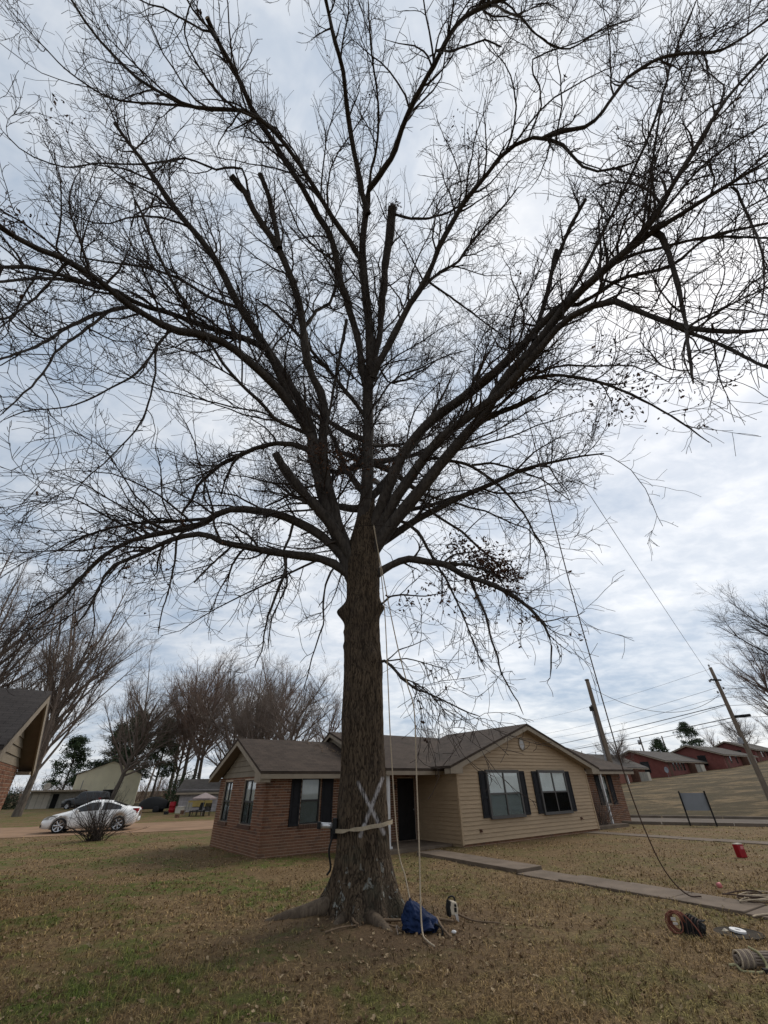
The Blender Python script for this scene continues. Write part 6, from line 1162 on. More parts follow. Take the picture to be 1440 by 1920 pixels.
# ---------------------------------------------------------------- trees and shrubs farther off
def bare_tree(seed, h, spread, trunk_r, fork, n_limb, el, dens, trop_up=0.30, tw=0.009):
    """trunk and crown meshes of a bare tree standing at the origin"""
    r = np.random.default_rng(seed)
    tz = np.linspace(-0.4, h*0.72, 12); tp = np.stack([np.cumsum(r.normal(0, 0.05, 12))*h/20, np.cumsum(r.normal(0, 0.05, 12))*h/20, tz], -1)
    tr = np.interp(tz, [-0.4, 0.5, h*fork, h*0.72], [trunk_r*1.35, trunk_r, trunk_r*0.8, trunk_r*0.12])
    V0, Q0 = tubes(tp[None], tr[None], 10)
    P, Rr = [], []
    for k in range(n_limb):
        f = fork+(0.60-fork)*(k/n_limb)**1.1; z0 = h*f; az = k*2.4+r.uniform(-0.4, 0.4); e = R(r.uniform(*el))
        L = spread*r.uniform(0.8, 1.15)/max(0.45, math.cos(e))*(1-0.45*(f-fork)); L = min(L, h*0.72)
        q = [np.array([np.interp(z0, tz, tp[:, 0]), np.interp(z0, tz, tp[:, 1]), z0])]; d = np.array([math.cos(az)*math.cos(e), math.sin(az)*math.cos(e), math.sin(e)])
        for s in range(11): d = unit((d+r.normal(0, 0.06, 3)+[0, 0, trop_up*0.12])[None])[0]; q.append(q[-1]+d*L/11)
        P.append(q); Rr.append(np.linspace(trunk_r*r.uniform(0.35, 0.55), 0.018, 12))
    P, Rr = np.array(P), np.array(Rr); up = (0, 0, trop_up)
    V1, Q1 = tubes(P, Rr, 6)
    b1, r1, _ = children(P, Rr, 1.5*dens, 0.12, (20, 48), (spread*0.25, spread*0.62), 7, 0.5, 0.05, tw, up, 0.12, r)
    b2, r2, _ = children(b1, r1, 2.3*dens, 0.15, (20, 50), (spread*0.10, spread*0.30), 5, 0.6, 0.025, tw*0.8, up, 0.14, r)
    b3, r3, _ = children(b2, r2, 2.6*dens, 0.15, (20, 50), (spread*0.05, spread*0.14), 3, 0.7, 0.014, tw*0.6, up, 0.14, r)
    vs, qs, off = [], [], 0
    for V, Q_ in ((V1, Q1), tubes(b1, r1, 4), tubes(b2, r2, 3), tubes(b3, r3, 3)): vs.append(V); qs.append(Q_+off); off += len(V)
    return (V0, Q0), (np.concatenate(vs), np.concatenate(qs))
TREES = {}
def tree_kind(key, *a, bark='bark_grey', twig='twig_grey', **k):
    t, c = bare_tree(*a, **k); o = empty('bare_tree'); np_mesh('trunk', *t, M[bark], o); cr = np_mesh('crown', *c, M[twig], o); TREES[key] = [o, False]
tree_kind('vase', 3, 18, 6.5, 0.30, 0.14, 26, (42, 72), 1.25, 0.30)
tree_kind('round', 8, 17, 7.0, 0.32, 0.20, 24, (26, 66), 1.2, 0.18)
tree_kind('tall', 21, 20, 5.5, 0.27, 0.25, 24, (30, 66), 1.2, 0.20, twig='twig_red')
tree_kind('slim', 33, 16, 4.6, 0.20, 0.20, 20, (32, 70), 1.2, 0.22, twig='twig_red')
tree_kind('dome', 57, 16, 7.8, 0.34, 0.16, 30, (12, 70), 1.05, 0.10, twig='twig', tw=0.011)
def plant(key, x, y, s, rz, label, group=None, sz=1.0, lean=None):
    o, used = TREES[key]
    t = copy_tree(o) if used else o; TREES[key][1] = True
    t.location = (x, y, G(x, y)-0.05); t.rotation_euler = (lean[0] if lean else 0, lean[1] if lean else 0, rz); t.scale = (s, s, s*sz)
    tag(t, label, 'tree'); 
    if group: t['group'] = group
    return t
plant('vase', -40.5, 42.0, 1.18, 0.4, 'bare tree rising behind the neighbouring roof at the left edge')
plant('vase', -33.0, 44.0, 1.06, 2.2, 'fan-shaped bare tree just right of the neighbouring roof')
plant('round', -33.5, 59.0, 0.95, 1.1, 'bare tree leaning right in front of the pale yellow barn', lean=(R(2), R(14)))
plant('tall', -28.5, 66.0, 1.02, 0.7, 'tall reddish bare tree right of the yellow barn')
plant('tall', -25.0, 63.0, 0.95, 2.9, 'tall bare tree above the red barrel and covered trailer')
plant('round', -20.5, 60.0, 0.92, 4.0, 'round-headed bare tree above the weathered house roof')
plant('slim', -24.0, 74.0, 1.15, 1.9, 'bare tree in the brown thicket behind the weathered house', 'thicket trees')
for k, (x, y, s, r_) in enumerate(((-31, 76, 1.1, 0.3), (-35.5, 80, 1.15, 2.1), (-21.5, 82, 1.2, 4.4), (-27, 86, 1.25, 5.2), (-40, 88, 1.2, 1.2), (-46, 84, 1.2, 3.3), (-18, 76, 1.05, 2.6))):
    plant('slim' if k % 2 else 'tall', x, y, s, r_, ('bare thicket tree right behind the barn roof\'s right slope', 'bare thicket tree above the middle of the barn roof', 'bare thicket tree above the ridge of the weathered house', 'farthest bare tree in the thicket above the covered trailer', 'bare thicket tree over the left half of the barn', 'leftmost bare thicket tree behind the low shed', 'rightmost bare thicket tree beside the brick wing gable')[k], 'thicket trees')
plant('vase', -15.2, 52.0, 0.72, 1.0, 'bare tree standing behind the left end of the brick wing')
plant('round', -10.5, 50.0, 0.76, 5.5, 'bare tree showing over the brick wing left of the oak trunk')
plant('slim', -7.6, 58.0, 0.85, 0.2, 'slender bare tree over the roof beside the oak trunk')
plant('round', 8.2, 78.0, 0.55, 2.0, 'small pale bare tree over the roof between the hanging ropes')
plant('round', 37.8, 78.0, 0.42, 3.0, 'small round bare tree behind the foot of the thick wooden pole')
plant('dome', 44.5, 41.5, 1.08, 0.9, 'big dark bare tree at the right edge beside the utility pole')
plant('tall', 58.0, 66.0, 0.95, 1.6, 'bare tree low at the right edge below the big one')
for k, (x, y, s) in enumerate(((92, 120, 0.62), (99, 118, 0.7), (106, 121, 0.6), (85, 122, 0.55), (112, 116, 0.7))):
    plant('slim' if k % 2 else 'round', x, y, s, k*1.3, 'distant bare tree behind the red houses, %s counting from the left' % ('second', 'third', 'fourth', 'leftmost', 'rightmost')[k], 'distant trees behind the red houses')
for k in TREES: assert TREES[k][1]
def pine(seed, h, w, base, mat):
    r = np.random.default_rng(seed); pts = []; br = MB()
    tr = [(0, 0, -0.4), (0.1, 0, h*0.35), (0, 0.1, h*0.7), (0, 0, h)]
    for k in range(int(h*6.5)):
        z = h*(base+(1-base)*r.random()**0.8); f = (z/h-base)/(1-base); rad = w*(1-f)**0.7*r.uniform(0.45, 1.0)+0.25; az = r.uniform(0, 6.283)
        c = np.array([math.cos(az)*rad, math.sin(az)*rad, z+0.25*rad]); br.tube([(0, 0, z-0.2), tuple(c*[0.55, 0.55, 1]-[0, 0, 0.1]), tuple(c)], [0.05, 0.03, 0.012], 4, False)
        pts.append(c+r.normal(0, 1, (44, 3))*[0.40, 0.40, 0.22]); pts.append(c*[0.6, 0.6, 1]+r.normal(0, 1, (16, 3))*[0.4, 0.4, 0.2])
    P = np.concatenate(pts); n = len(P); d = unit(r.normal(size=(n, 3))+[0, 0, 0.4]); e = unit(np.cross(d, r.normal(size=(n, 3))))
    L, W = r.uniform(0.18, 0.38, (n, 1)), r.uniform(0.03, 0.07, (n, 1))
    V = np.stack([P-d*L-e*W, P-d*L+e*W, P+d*L+e*W*0.6, P+d*L-e*W*0.6], 1).reshape(-1, 3); Q_ = np.arange(n*4).reshape(-1, 4)
    o = empty('pine_tree'); t = MB().tube(tr, [h*0.018, h*0.014, h*0.009, 0.02], 8).build('trunk', M['bark_grey'], o); 
    br.build('branches', M['bark_grey'], o)
    np_mesh('crown', V, Q_, mat, o, smooth=False, attr=np.repeat(r.random(n), 4)); return o
for k, (x, y, h, w, b_, lab) in enumerate(((-45.5, 77, 11.0, 2.8, 0.30, 'leftmost evergreen pine behind the yellow barn'), (-41.5, 75, 12.5, 3.0, 0.25, 'tallest evergreen pine behind the yellow barn'), (-37.0, 76, 11.5, 2.8, 0.22, 'evergreen pine over the right half of the barn'), (-50.0, 74, 9.0, 2.8, 0.2, 'broad evergreen left of the barn behind the low shed'),
        (73.0, 112, 9.2, 4.4, 0.10, 'big dark pine behind the red houses'), (66.0, 114, 6.5, 2.6, 0.15, 'smaller dark pine left of the big one behind the red houses'))):
    o = pine(40+k, h, w, b_, M['needle']); o.location = (x, y, G(x, y)); tag(o, lab, 'tree', 'evergreens')
def leafy_shrub(name, label, loc, rx, rz_, n, seed, mat):
    r = np.random.default_rng(seed); d = unit(r.normal(size=(n, 3)))*(r.random((n, 1))**0.35); d[:, 2] = np.abs(d[:, 2])
    P = d*[rx, rx, rz_]*(1+0.25*np.sin(d[:, 0:1]*5+seed)*np.cos(d[:, 1:2]*6)); Vl, Tl, Al = leaves(n, P, 0.22, 0.0, 0.4, 1.0)
    o = empty(name, loc, 0, label, 'shrub'); np_mesh('foliage', Vl, None, mat, o, smooth=False, attr=Al, T=Tl)
    s = MB()
    for k in range(7): a = k*0.9; s.tube([(0, 0, 0), (math.cos(a)*rx*.3, math.sin(a)*rx*.3, rz_*.4), (math.cos(a)*rx*.6, math.sin(a)*rx*.6, rz_*.75)], [0.05, 0.03, 0.01], 5)
    s.build('stems', M['bark_grey'], o); return o
leafy_shrub('evergreen_shrub', 'dark rounded evergreen shrub left of the low shed', (-47.5, 60.0, 0.2), 1.9, 2.3, 1500, 3, M['shrub'])
leafy_shrub('evergreen_shrub', 'dark evergreen shrub behind the weathered house', (-24.5, 58.0, 0.2), 2.3, 3.6, 1800, 6, M['needle'])
def twig_bush(label, loc, h, spread, n, seed, parent_mat):
    r = np.random.default_rng(seed); az = r.uniform(0, 6.283, n); e = np.radians(r.uniform(35, 85, n)); d = np.stack([np.cos(az)*np.cos(e)*spread, np.sin(az)*np.cos(e)*spread, np.sin(e)], -1)
    b = np.stack([r.normal(0, 0.16, n), r.normal(0, 0.12, n), np.zeros(n)-0.05], -1); ps = [b]; L = h*r.uniform(0.55, 1.1, n)
    for k in range(7): d = unit(d+r.normal(0, 0.07, (n, 3))+[0, 0, -0.02]); ps.append(ps[-1]+d*(L/7)[:, None])
    P = np.stack(ps, 1); Rr = np.linspace(0.014, 0.005, 8)[None].repeat(n, 0)
    c1, r1, _ = children(P, Rr, 3.5, 0.2, (20, 50), (0.2, 0.7), 5, 0.7, 0.008, 0.004, (0, 0, 0.1), 0.15, r)
    o = empty('bare_bush', loc, 0, label, 'bush'); np_mesh('stems', *tubes(P, Rr, 4), parent_mat, o); np_mesh('twigs', *tubes(c1, r1, 3), parent_mat, o)['kind'] = 'stuff'; return o
twig_bush('bare many-stemmed bush in front of the white car', (-13.5, 23.4, G(-13.5, 23.4)), 2.1, 1.15, 90, 2, M['twig'])
pb = HW(17.2, -1.75); twig_bush('small bare bush beside the far porch post', (pb.x, pb.y, 0.1), 1.7, 0.8, 34, 5, M['twig_grey'])
# ---------------------------------------------------------------- poles, wires, sign
def pole(label, x, y, top, r0, r1, group=None):
    g = G(x, y); o = empty('utility_pole', (x, y, g), 0, label, 'pole', group); H_ = top-g
    b = MB(); n = 14; zs = np.linspace(-0.5, H_, 12)
    b.tube([(0.02*math.sin(z_), 0.02*math.cos(z_*0.7), z_) for z_ in zs], list(np.interp(zs, [0, H_], [r0, r1])), n)
    b.build('shaft', M['pole'], o, True); return o, H_
p2, h2 = pole('tall wooden utility pole carrying the wires near the right edge', 26.87, 35.0, 9.6, 0.19, 0.12)
MB().box(-0.9, 0.12, -0.05, 0.05, -0.06, 0.06).build('bracket', M['black'], p2, loc=(0.3, 0, 8.6-G(26.87, 35)), rz=0.2)
for dx, dz in ((-0.55, 8.45), (-0.05, 9.65), (0.3, 7.9), (-0.3, 7.6)):
    MB().lathe([(0.03, 0), (0.07, 0.02), (0.05, 0.07), (0.08, 0.1), (0.05, 0.16), (0.02, 0.2)], 10, Matrix.Translation((dx, 0, dz-G(26.87, 35)))).build('insulator', M['metal'], p2, True)
MB().box(0.15, 1.15, -0.08, 0.08, -0.09, 0.09).build('splice_case', M['black'], p2, loc=(0, 0, 5.9-G(26.87, 35)), rz=-0.9)
MB().box(-0.22, 0.0, -0.12, 0.12, -0.2, 0.2).build('meter_box', M['metal'], p2, loc=(-0.12, 0, 4.3-G(26.87, 35)))
p1, h1 = pole('thick short wooden pole rising behind the right end of the tan house', 14.97, 32.0, 8.2, 0.18, 0.135)
MB().lathe([(0.158, 0), (0.165, 0.05), (0.1, 0.09), (0.0, 0.1)], 14, Matrix.Translation((0, 0, h1-0.03))).build('cap', M['pole'], p1, True)
MB().tube([(-0.26, -0.02, 3.0), (-0.23, -0.02, 6.2), (-0.2, 0, 6.5)], 0.06, 8).build('conduit', M['metal'], p1)
MB().box(-0.36, -0.2, -0.1, 0.1, 6.1, 6.4).build('junction_box', M['black'], p1)
for k, (x, y, t, lab) in enumerate(((60.1, 110.0, 10.7, 'distant pole with a transformer over the red houses'), (68.4, 115.0, 11.2, 'distant plain pole left of the big pine'), (85.8, 120, 10.2, 'distant pole right of the big pine')
)):
    o, h_ = pole(lab, x, y, t, 0.2, 0.14, 'far poles')
    if k == 0: MB().lathe([(0.0, 0), (0.3, 0.02), (0.3, 0.9), (0.0, 1.0)], 12, Matrix.Translation((-0.45, 0, h_-1.6))).build('transformer', M['metal'], o, True)
def wire(label, a, b, sag, r, group='overhead wires'):
    a, b = Vector(a), Vector(b); n = 26; pts = []
    for i in range(n+1):
        t = i/n; p = a.lerp(b, t); p.z -= sag*4*t*(1-t); pts.append(p)
    o = MB().tube(pts, r, 5).build('wire', M['wire'], None, True); return tag(o, label, 'wire', group)
far = [((26.89, 35, 9.5), (24.5, 120, 15.1), 1.3, 0.010), ((26.75, 35, 8.05), (24.0, 120, 11.6), 1.2, 0.012), ((26.75, 35, 7.4), (24.0, 120, 11.2), 1.4, 0.012), ((26.8, 35, 6.8), (23.4, 120, 7.9), 0.6, 0.030), ((26.8, 35, 5.85), (23.2, 120, 6.6), 0.5, 0.030), ((26.75, 35, 5.6), (23.0, 120, 5.3), 0.7, 0.018), ((26.75, 35, 6.72), (23.6, 120, 7.0), 1.1, 0.014)]
nm = ['topmost thin wire', 'second thin wire from the top', 'third thin wire from the top', 'thick upper cable', 'thick lower cable', 'lowest wire', 'sagging wire under the thick upper cable']
for k, (a, b, s, r) in enumerate(far): wire('%s running left from the tall utility pole' % nm[k], a, b, s, r)
for k, (z0, b, s) in enumerate(((7.9, (38, 20, 8.4), 0.5), (7.3, (38, 20, 7.7), 0.6), (6.7, (38, 20, 7.2), 0.5), (5.85, (38, 20, 6.3), 0.5))):
    wire('%s wire running right from the tall utility pole' % ('top', 'second', 'third', 'lowest')[k], (26.9, 35, z0), b, s, 0.014)
wire('slack wire drooping between the two near poles', (15.1, 32, 7.65), (26.6, 35, 7.5), 1.45, 0.016)
# back of a sign on two black posts by the street
sg = empty('sign', (15.4, 25.05, G(15.4, 25.05)), R(-29), 'blank grey back of a sign on two black posts by the street', 'sign')
for x in (-0.55, 0.55): MB().box(x-0.035, x+0.035, -0.03, 0.03, -0.3, 1.42).build('post', M['black'], sg)
MB().box(-0.52, 0.52, 0.034, 0.05, 0.62, 1.34).build('panel', M['galv'], sg)

# ---------------------------------------------------------------- ropes, strap and tools round the oak
def spline(ps, n=14):
    ps = [Vector(p) for p in ps]; P = [2*ps[0]-ps[1]]+ps+[2*ps[-1]-ps[-2]]; out = [ps[0]]
    for i in range(1, len(P)-2):
        a, b, c, d = P[i-1:i+3]
        for k in range(1, n+1):
            t = k/n; out.append(0.5*((2*b)+(c-a)*t+(2*a-5*b+4*c-d)*t*t+(3*b-a-3*c+d)*t**3))
    return out
def rope(name, label, ps, r, mat, cat='rope', n=12):
    o = MB().tube(spline(ps, n), r, 8).build(name, mat, None, True); return tag(o, label, cat)
g = lambda x, y, d=0.0: (x, y, G(x, y)+d)
rope('rope', 'tan rope hanging close beside the trunk down to the blue bag', [(-0.27, 9.12, 7.66), (-0.10, 9.10, 6.2), (-0.02, 9.08, 5.08), (0.02, 9.02, 3.6), (0.05, 9.0, 2.49), (0.13, 8.95, 1.04), (0.24, 8.85, 0.62), (0.30, 8.73, 0.36)], 0.011, M['rope'])
rope('rope', 'tan rope hanging right of the trunk with its end lying on the dirt', [(-0.30, 9.10, 7.7), (0.02, 9.02, 5.7), (0.24, 8.95, 4.41), (0.42, 8.90, 3.6), (0.53, 8.86, 3.1), (0.51, 8.8, 2.04), (0.48, 8.62, 0.95), (0.45, 8.45, 0.36), (0.45, 8.28, 0.08), g(0.50, 8.05, 0.035), g(0.58, 7.84, 0.03)], 0.012, M['rope'])
rope('climbing_line', 'long dark line slanting from a cut limb down to the concrete path', [(3.94, 7.5, 10.45), (4.02, 7.85, 8.2), (4.10, 8.25, 5.92), (4.42, 9.0, 3.70), (4.76, 9.7, 1.84), (5.05, 10.05, 0.80), (5.30, 10.22, 0.32), (5.56, 10.28, 0.09), (5.75, 10.2, 0.08)], 0.012, M['rope_dark'])
wire('faint straight line from the oak to the tall utility pole', (4.12, 7.4, 10.2), (26.75, 35, 7.95), 0.25, 0.010, 'overhead wires')
stp = empty('tree_strap', (TREE[0]-0.03, TREE[1], 0), 0, 'tan webbing strap wrapped round the oak trunk under the X', 'strap')
b = MB(); n = 72
for k in range(n+1):
    a = 2*math.pi*k/n; z_ = 1.235+0.06*math.cos(a)+0.004*math.sin(a*9); tw = 0.030*(1-0.55*math.exp(-((a-math.pi*1.36)/0.12)**2)); r_ = 0.545+0.004*math.sin(a*5)
    for dr, dz in ((0, -tw), (0, tw), (0.010, tw), (0.010, -tw)): b.v.append(((r_+dr)*math.cos(a), (r_+dr)*math.sin(a), z_+dz))
b.f = [(4*k+j, 4*k+(j+1) % 4, 4*k+4+(j+1) % 4, 4*k+4+j) for k in range(n) for j in range(4)]
b.build('webbing', M['strap'], stp)
MB().box(-0.06, 0.06, -0.03, 0.03, -0.1, 0.1).build('ratchet', M['black'], stp, loc=(-0.55, -0.1, 1.16))
lw = empty('lowering_bollard', (TREE[0]-0.62, TREE[1]-0.12, 1.27), 0, 'black friction device with a steel barrel strapped to the left of the trunk', 'device')
MB().tube([(0.05, 0, -0.02), (-0.22, -0.05, 0.0)], 0.045, 14).build('barrel', M['steel'], lw, True)
MB().box(-0.26, -0.20, -0.12, 0.03, -0.05, 0.05).build('end_plate', M['black'], lw); MB().box(0.02, 0.10, -0.09, 0.09, -0.13, 0.10).build('back_plate', M['black'], lw)
MB().tube(spline([(0.06, -0.05, -0.1), (-0.02, -0.08, -0.35), (0.02, -0.06, -0.6), (-0.04, -0.05, -0.70)], 8), 0.018, 8).build('tail_cord', M['black'], lw, True)
# blue rope bag
bagm = []
bag = empty('rope_bag', g(0.40, 8.72, -0.01), 0, 'slumped dark blue nylon bag at the foot of the oak', 'bag')
NR, NC = 40, 72; V = []
for i in range(NR):
    f = i/(NR-1)
    for j in range(NC):
        a = 2*math.pi*j/NC; rad = 0.305*(1-f)**0.60*(1-0.25*(1-min(1, f*7))) if f < 0.97 else 0.02
        x_, y_ = math.cos(a)*rad*1.02, math.sin(a)*rad*0.72
        nz = mnoise.noise((math.cos(a)*1.8, math.sin(a)*1.8, f*2.6+3)); n2 = mnoise.noise((math.cos(a)*4.5, math.sin(a)*4.5, f*7+9)); fold = 0.10*nz+0.13*(0.35-abs(n2))+0.02*math.sin(a*5+f*6)*(1-f)
        V.append((x_*(1+fold*3)-0.10*f**1.3+0.04*(1-f), y_*(1+fold*3), max(0.0, 0.36*f**0.95+0.07*nz*(1-f)+0.03*n2*(1-f))))
V.append((-0.10, 0, 0.385)); Q_ = [(i*NC+j, i*NC+(j+1) % NC, (i+1)*NC+(j+1) % NC, (i+1)*NC+j) for i in range(NR-1) for j in range(NC)]
np_mesh('sack', V, Q_, M['bluebag'], bag, T=[((NR-1)*NC+j, (NR-1)*NC+(j+1) % NC, NR*NC) for j in range(NC)])
MB().tube(spline([(-0.28, -0.12, 0.06), (-0.33, -0.16, 0.10), (-0.30, -0.22, 0.0)], 6), 0.010, 6).build('cord', M['rope_grey'], bag, True)
MB().tube(spline([(0.26, -0.1, 0.10), (0.35, -0.14, 0.07), (0.36, -0.2, 0.01), (0.28, -0.22, 0.0)], 6), 0.016, 6).build('handle', M['black'], bag, True)
# small chainsaw standing nose down
cs = empty('chainsaw', g(1.03, 9.30, 0.0), R(12), 'small cream and black chainsaw lying on the dirt right of the bag', 'chainsaw'); cs.scale = (0.74, 0.74, 0.74)
o = MB().prism([(-0.07, 0.10), (0.08, 0.08), (0.10, 0.20), (0.07, 0.31), (-0.05, 0.33), (-0.09, 0.22)], -0.10, 0.06).build('engine_cover', M['cream'], cs); bevel(o, 0.02, 3)
o = MB().prism([(-0.13, 0.07), (-0.075, 0.07), (-0.06, 0.33), (-0.11, 0.34), (-0.145, 0.22)], -0.09, 0.08).build('motor_housing', M['black'], cs); bevel(o, 0.015, 2)
MB().tube(spline([(-0.10, -0.02, 0.30), (-0.10, -0.02, 0.37), (-0.02, -0.02, 0.40), (0.05, -0.02, 0.37), (0.06, -0.02, 0.28)], 6), 0.016, 8).build('handle', M['black'], cs, True)
MB().tube(spline([(-0.13, -0.05, 0.10), (-0.17, -0.08, 0.2), (-0.13, -0.05, 0.30)], 6), 0.013, 8).build('side_handle', M['black'], cs, True)
o = MB().prism([(0.0, 0.12), (0.07, 0.12), (0.085, -0.0), (0.035, -0.01)], -0.125, -0.112).build('guide_bar', M['steel'], cs)
MB().lathe([(0.0, 0), (0.025, 0), (0.025, 0.02), (0, 0.022)], 12, Matrix.Translation((0.03, -0.10, 0.26)) @ Matrix.Rotation(math.pi/2, 4, 'X')).build('cap', M['black'], cs, True)
MB().box(0.0, 0.055, -0.108, -0.10, 0.15, 0.22).build('vent_grille', M['black'], cs)
# gear bundle: orange rope coils over black harness
gb = empty('gear_bundle', g(4.33, 8.35, 0.0), R(-25), 'heap of faded orange rope loops and black climbing gear on the lawn', 'gear'); gb.scale = (0.7, 0.7, 0.78)
for k in range(9):
    rx, rz_ = 0.13+0.03*rnd.random(), 0.125+0.035*rnd.random(); cx_ = -0.20+0.025*k*0.6; tl = rnd.uniform(-0.5, 0.5); y_ = -0.08+0.022*k
    pts = [(cx_+rx*math.cos(a), y_+0.04*math.sin(a+k)+tl*rx*0.25*math.cos(a), 0.155+rz_*math.sin(a)+0.01*math.sin(3*a+k)) for a in [2*math.pi*q/22 for q in range(23)]]
    MB().tube(pts, 0.012, 7, False).build('rope_loop', M['rope_orange'], gb, True)
V = []; NR, NC = 16, 28
for i in range(NR):
    f = i/(NR-1)
    for j in range(NC):
        a = 2*math.pi*j/NC; nz = mnoise.noise((math.cos(a)*2.2+5, math.sin(a)*2.2, f*3)); rr_ = 0.2*math.sin(math.pi*min(0.995, f*0.5+0.5))**0.6*(1+0.35*nz)
        V.append((0.12+rr_*1.25*math.cos(a), 0.05+rr_*0.8*math.sin(a), 0.27*f*(1+0.2*nz)))
np_mesh('harness', V, [(i*NC+j, i*NC+(j+1) % NC, (i+1)*NC+(j+1) % NC, (i+1)*NC+j) for i in range(NR-1) for j in range(NC)], M['black'], gb)
for k in range(6):
    a = k*1.1; MB().tube(spline([(0.0+0.05*k, -0.15, 0.02), (0.02+0.05*k, -0.13, 0.16+0.02*(k % 3)), (0.08+0.05*k, -0.02, 0.27-0.015*k), (0.14+0.05*k, 0.08, 0.2)], 6), 0.011, 6).build('webbing_strap', M['black'] if k % 2 else M['rope_dark'], gb, True)
MB().tube(spline([(-0.02, -0.06, 0.31), (0.10, -0.16, 0.22), (0.20, -0.22, 0.08), (0.22, -0.24, 0.01)], 6), 0.013, 6).build('orange_tail', M['rope_orange'], gb, True)
MB().box(-0.24, -0.15, -0.14, -0.11, 0.19, 0.235).box(-0.23, -0.14, -0.16, -0.13, 0.14, 0.165).build('carabiner', M['steel'], gb)
# bundled grey rope with an olive sling at the lower right
rb = empty('rope_hank', g(4.22, 7.02, 0.0), R(4), 'wrapped hank of grey-brown rope with an olive sling at the lower right', 'rope'); rb.scale = (0.85, 0.85, 0.85)
for k in range(12):
    a0 = 2*math.pi*k/12; oy, oz = 0.055*math.cos(a0), 0.055*math.sin(a0)
    MB().tube(spline([(-0.13, oy*0.6, 0.10+oz*0.6), (0.0, oy, 0.10+oz), (0.15, oy, 0.10+oz*1.05), (0.42, oy*1.8+0.02*math.sin(k), max(0.015, 0.08+oz*1.3)), (0.75, oy*2.2, max(0.015, 0.06+oz))], 6), 0.015, 7).build('strand', M['rope_grey'], rb, True)
for k in range(8):
    x_ = -0.10+0.027*k; MB().tube([(x_+0.012*math.sin(a), 0.078*math.cos(a), 0.10+0.085*math.sin(a)) for a in [2*math.pi*q/18 for q in range(19)]], 0.014, 7, False).build('wrap', M['rope_grey'] if k % 3 else M['rope'], rb, True)
MB().tube(spline([(0.16, 0.06, 0.20), (0.20, -0.06, 0.16), (0.19, -0.13, 0.06), (0.08, -0.17, 0.018), (-0.08, -0.16, 0.018), (-0.17, -0.10, 0.018), (-0.16, 0.0, 0.05), (-0.24, 0.03, 0.04)], 8), 0.016, 8).build('sling', M['rope_olive'], rb, True)
MB().box(0.09, 0.16, -0.20, -0.14, 0.01, 0.05).build('buckle', M['black'], rb)
# loose rope loops by the path
lo = empty('loose_rope', g(6.55, 9.95, 0.02), 0, 'loose beige and dark rope loops lying at the end of the path', 'rope'); lo.scale = (0.8, 0.8, 0.8)
for k in range(7):
    rx, ry = rnd.uniform(0.35, 0.6), rnd.uniform(0.12, 0.26); ox, oy = rnd.uniform(-0.15, 0.35), rnd.uniform(-0.25, 0.2); ph = rnd.uniform(0, 6)
    pts = [(ox+rx*math.cos(a)*(1+0.1*math.sin(2*a+ph)), oy+ry*math.sin(a), 0.05+0.025*math.sin(a*2+ph)+0.012*k) for a in [6.283*q/30 for q in range(28)]]
    MB().tube(pts, 0.013, 7).build('loop', M['rope'] if k % 3 else M['rope_dark'], lo, True)
rope('rope_tail', 'beige rope tail on the lawn near the right edge', [g(5.75, 8.95, 0.06), g(5.9, 9.05, 0.05), g(6.15, 9.08, 0.05), g(6.6, 9.0, 0.04)], 0.013, M['rope'])
# meter lid with a white disc on it
ml = MB().lathe([(0.0, 0.0), (0.30, 0.0), (0.31, 0.010), (0.28, 0.013), (0.27, 0.008), (0.0, 0.008)], 40).build('meter_lid', M['lid'], None, False, loc=g(5.06, 8.33, 0.004)); tag(ml, 'dark round utility lid set flush in the lawn', 'lid')
dc = MB().lathe([(0.035, 0.0), (0.10, 0.0), (0.10, 0.022), (0.035, 0.022), (0.035, 0.0)], 32).build('tape_roll', M['white'], None, False, loc=g(5.06, 8.34, 0.022)); tag(dc, 'white ring-shaped disc lying on the dark utility lid', 'disc'); dc.rotation_euler = (R(4), R(5), 0)
sc = MB().add([(0, 0, 0), (0.06, 0.02, 0.012), (0.10, -0.01, 0.004), (0.04, -0.03, 0.0), (0.05, 0.0, 0.03)], [(0, 3, 4), (3, 2, 4), (2, 1, 4), (1, 0, 4), (0, 1, 2, 3)]).build('scrap', M['cream'], None, loc=g(4.82, 8.33, 0.035)); tag(sc, 'small pale scrap beside the white disc', 'scrap')
# red container
rc = empty('red_container', g(10.23, 15.37, 0.0), R(20), 'small red container with a pale top and label on the far lawn', 'container'); rc.scale = (0.75, 0.75, 0.75)
o = MB().box(-0.17, 0.17, -0.10, 0.10, 0.0, 0.40).build('body', M['red'], rc); bevel(o, 0.02, 3)
MB().box(-0.15, 0.15, -0.09, 0.09, 0.40, 0.432).build('lid', M['pale_panel'], rc); MB().box(-0.04, 0.12, -0.105, -0.1015, 0.26, 0.36).build('label', M['red_pale'], rc)
cup = MB().lathe([(0.0, 0), (0.04, 0), (0.045, 0.07), (0.04, 0.07), (0.036, 0.01), (0, 0.01)], 16, Matrix.Translation((0, 0, 0.055)) @ Matrix.Rotation(R(80), 4, 'Y')).build('cup', M['red_pale'], None, True, loc=g(6.56, 10.94, 0.05)); tag(cup, 'small pinkish cup lying at the edge of the path', 'cup')
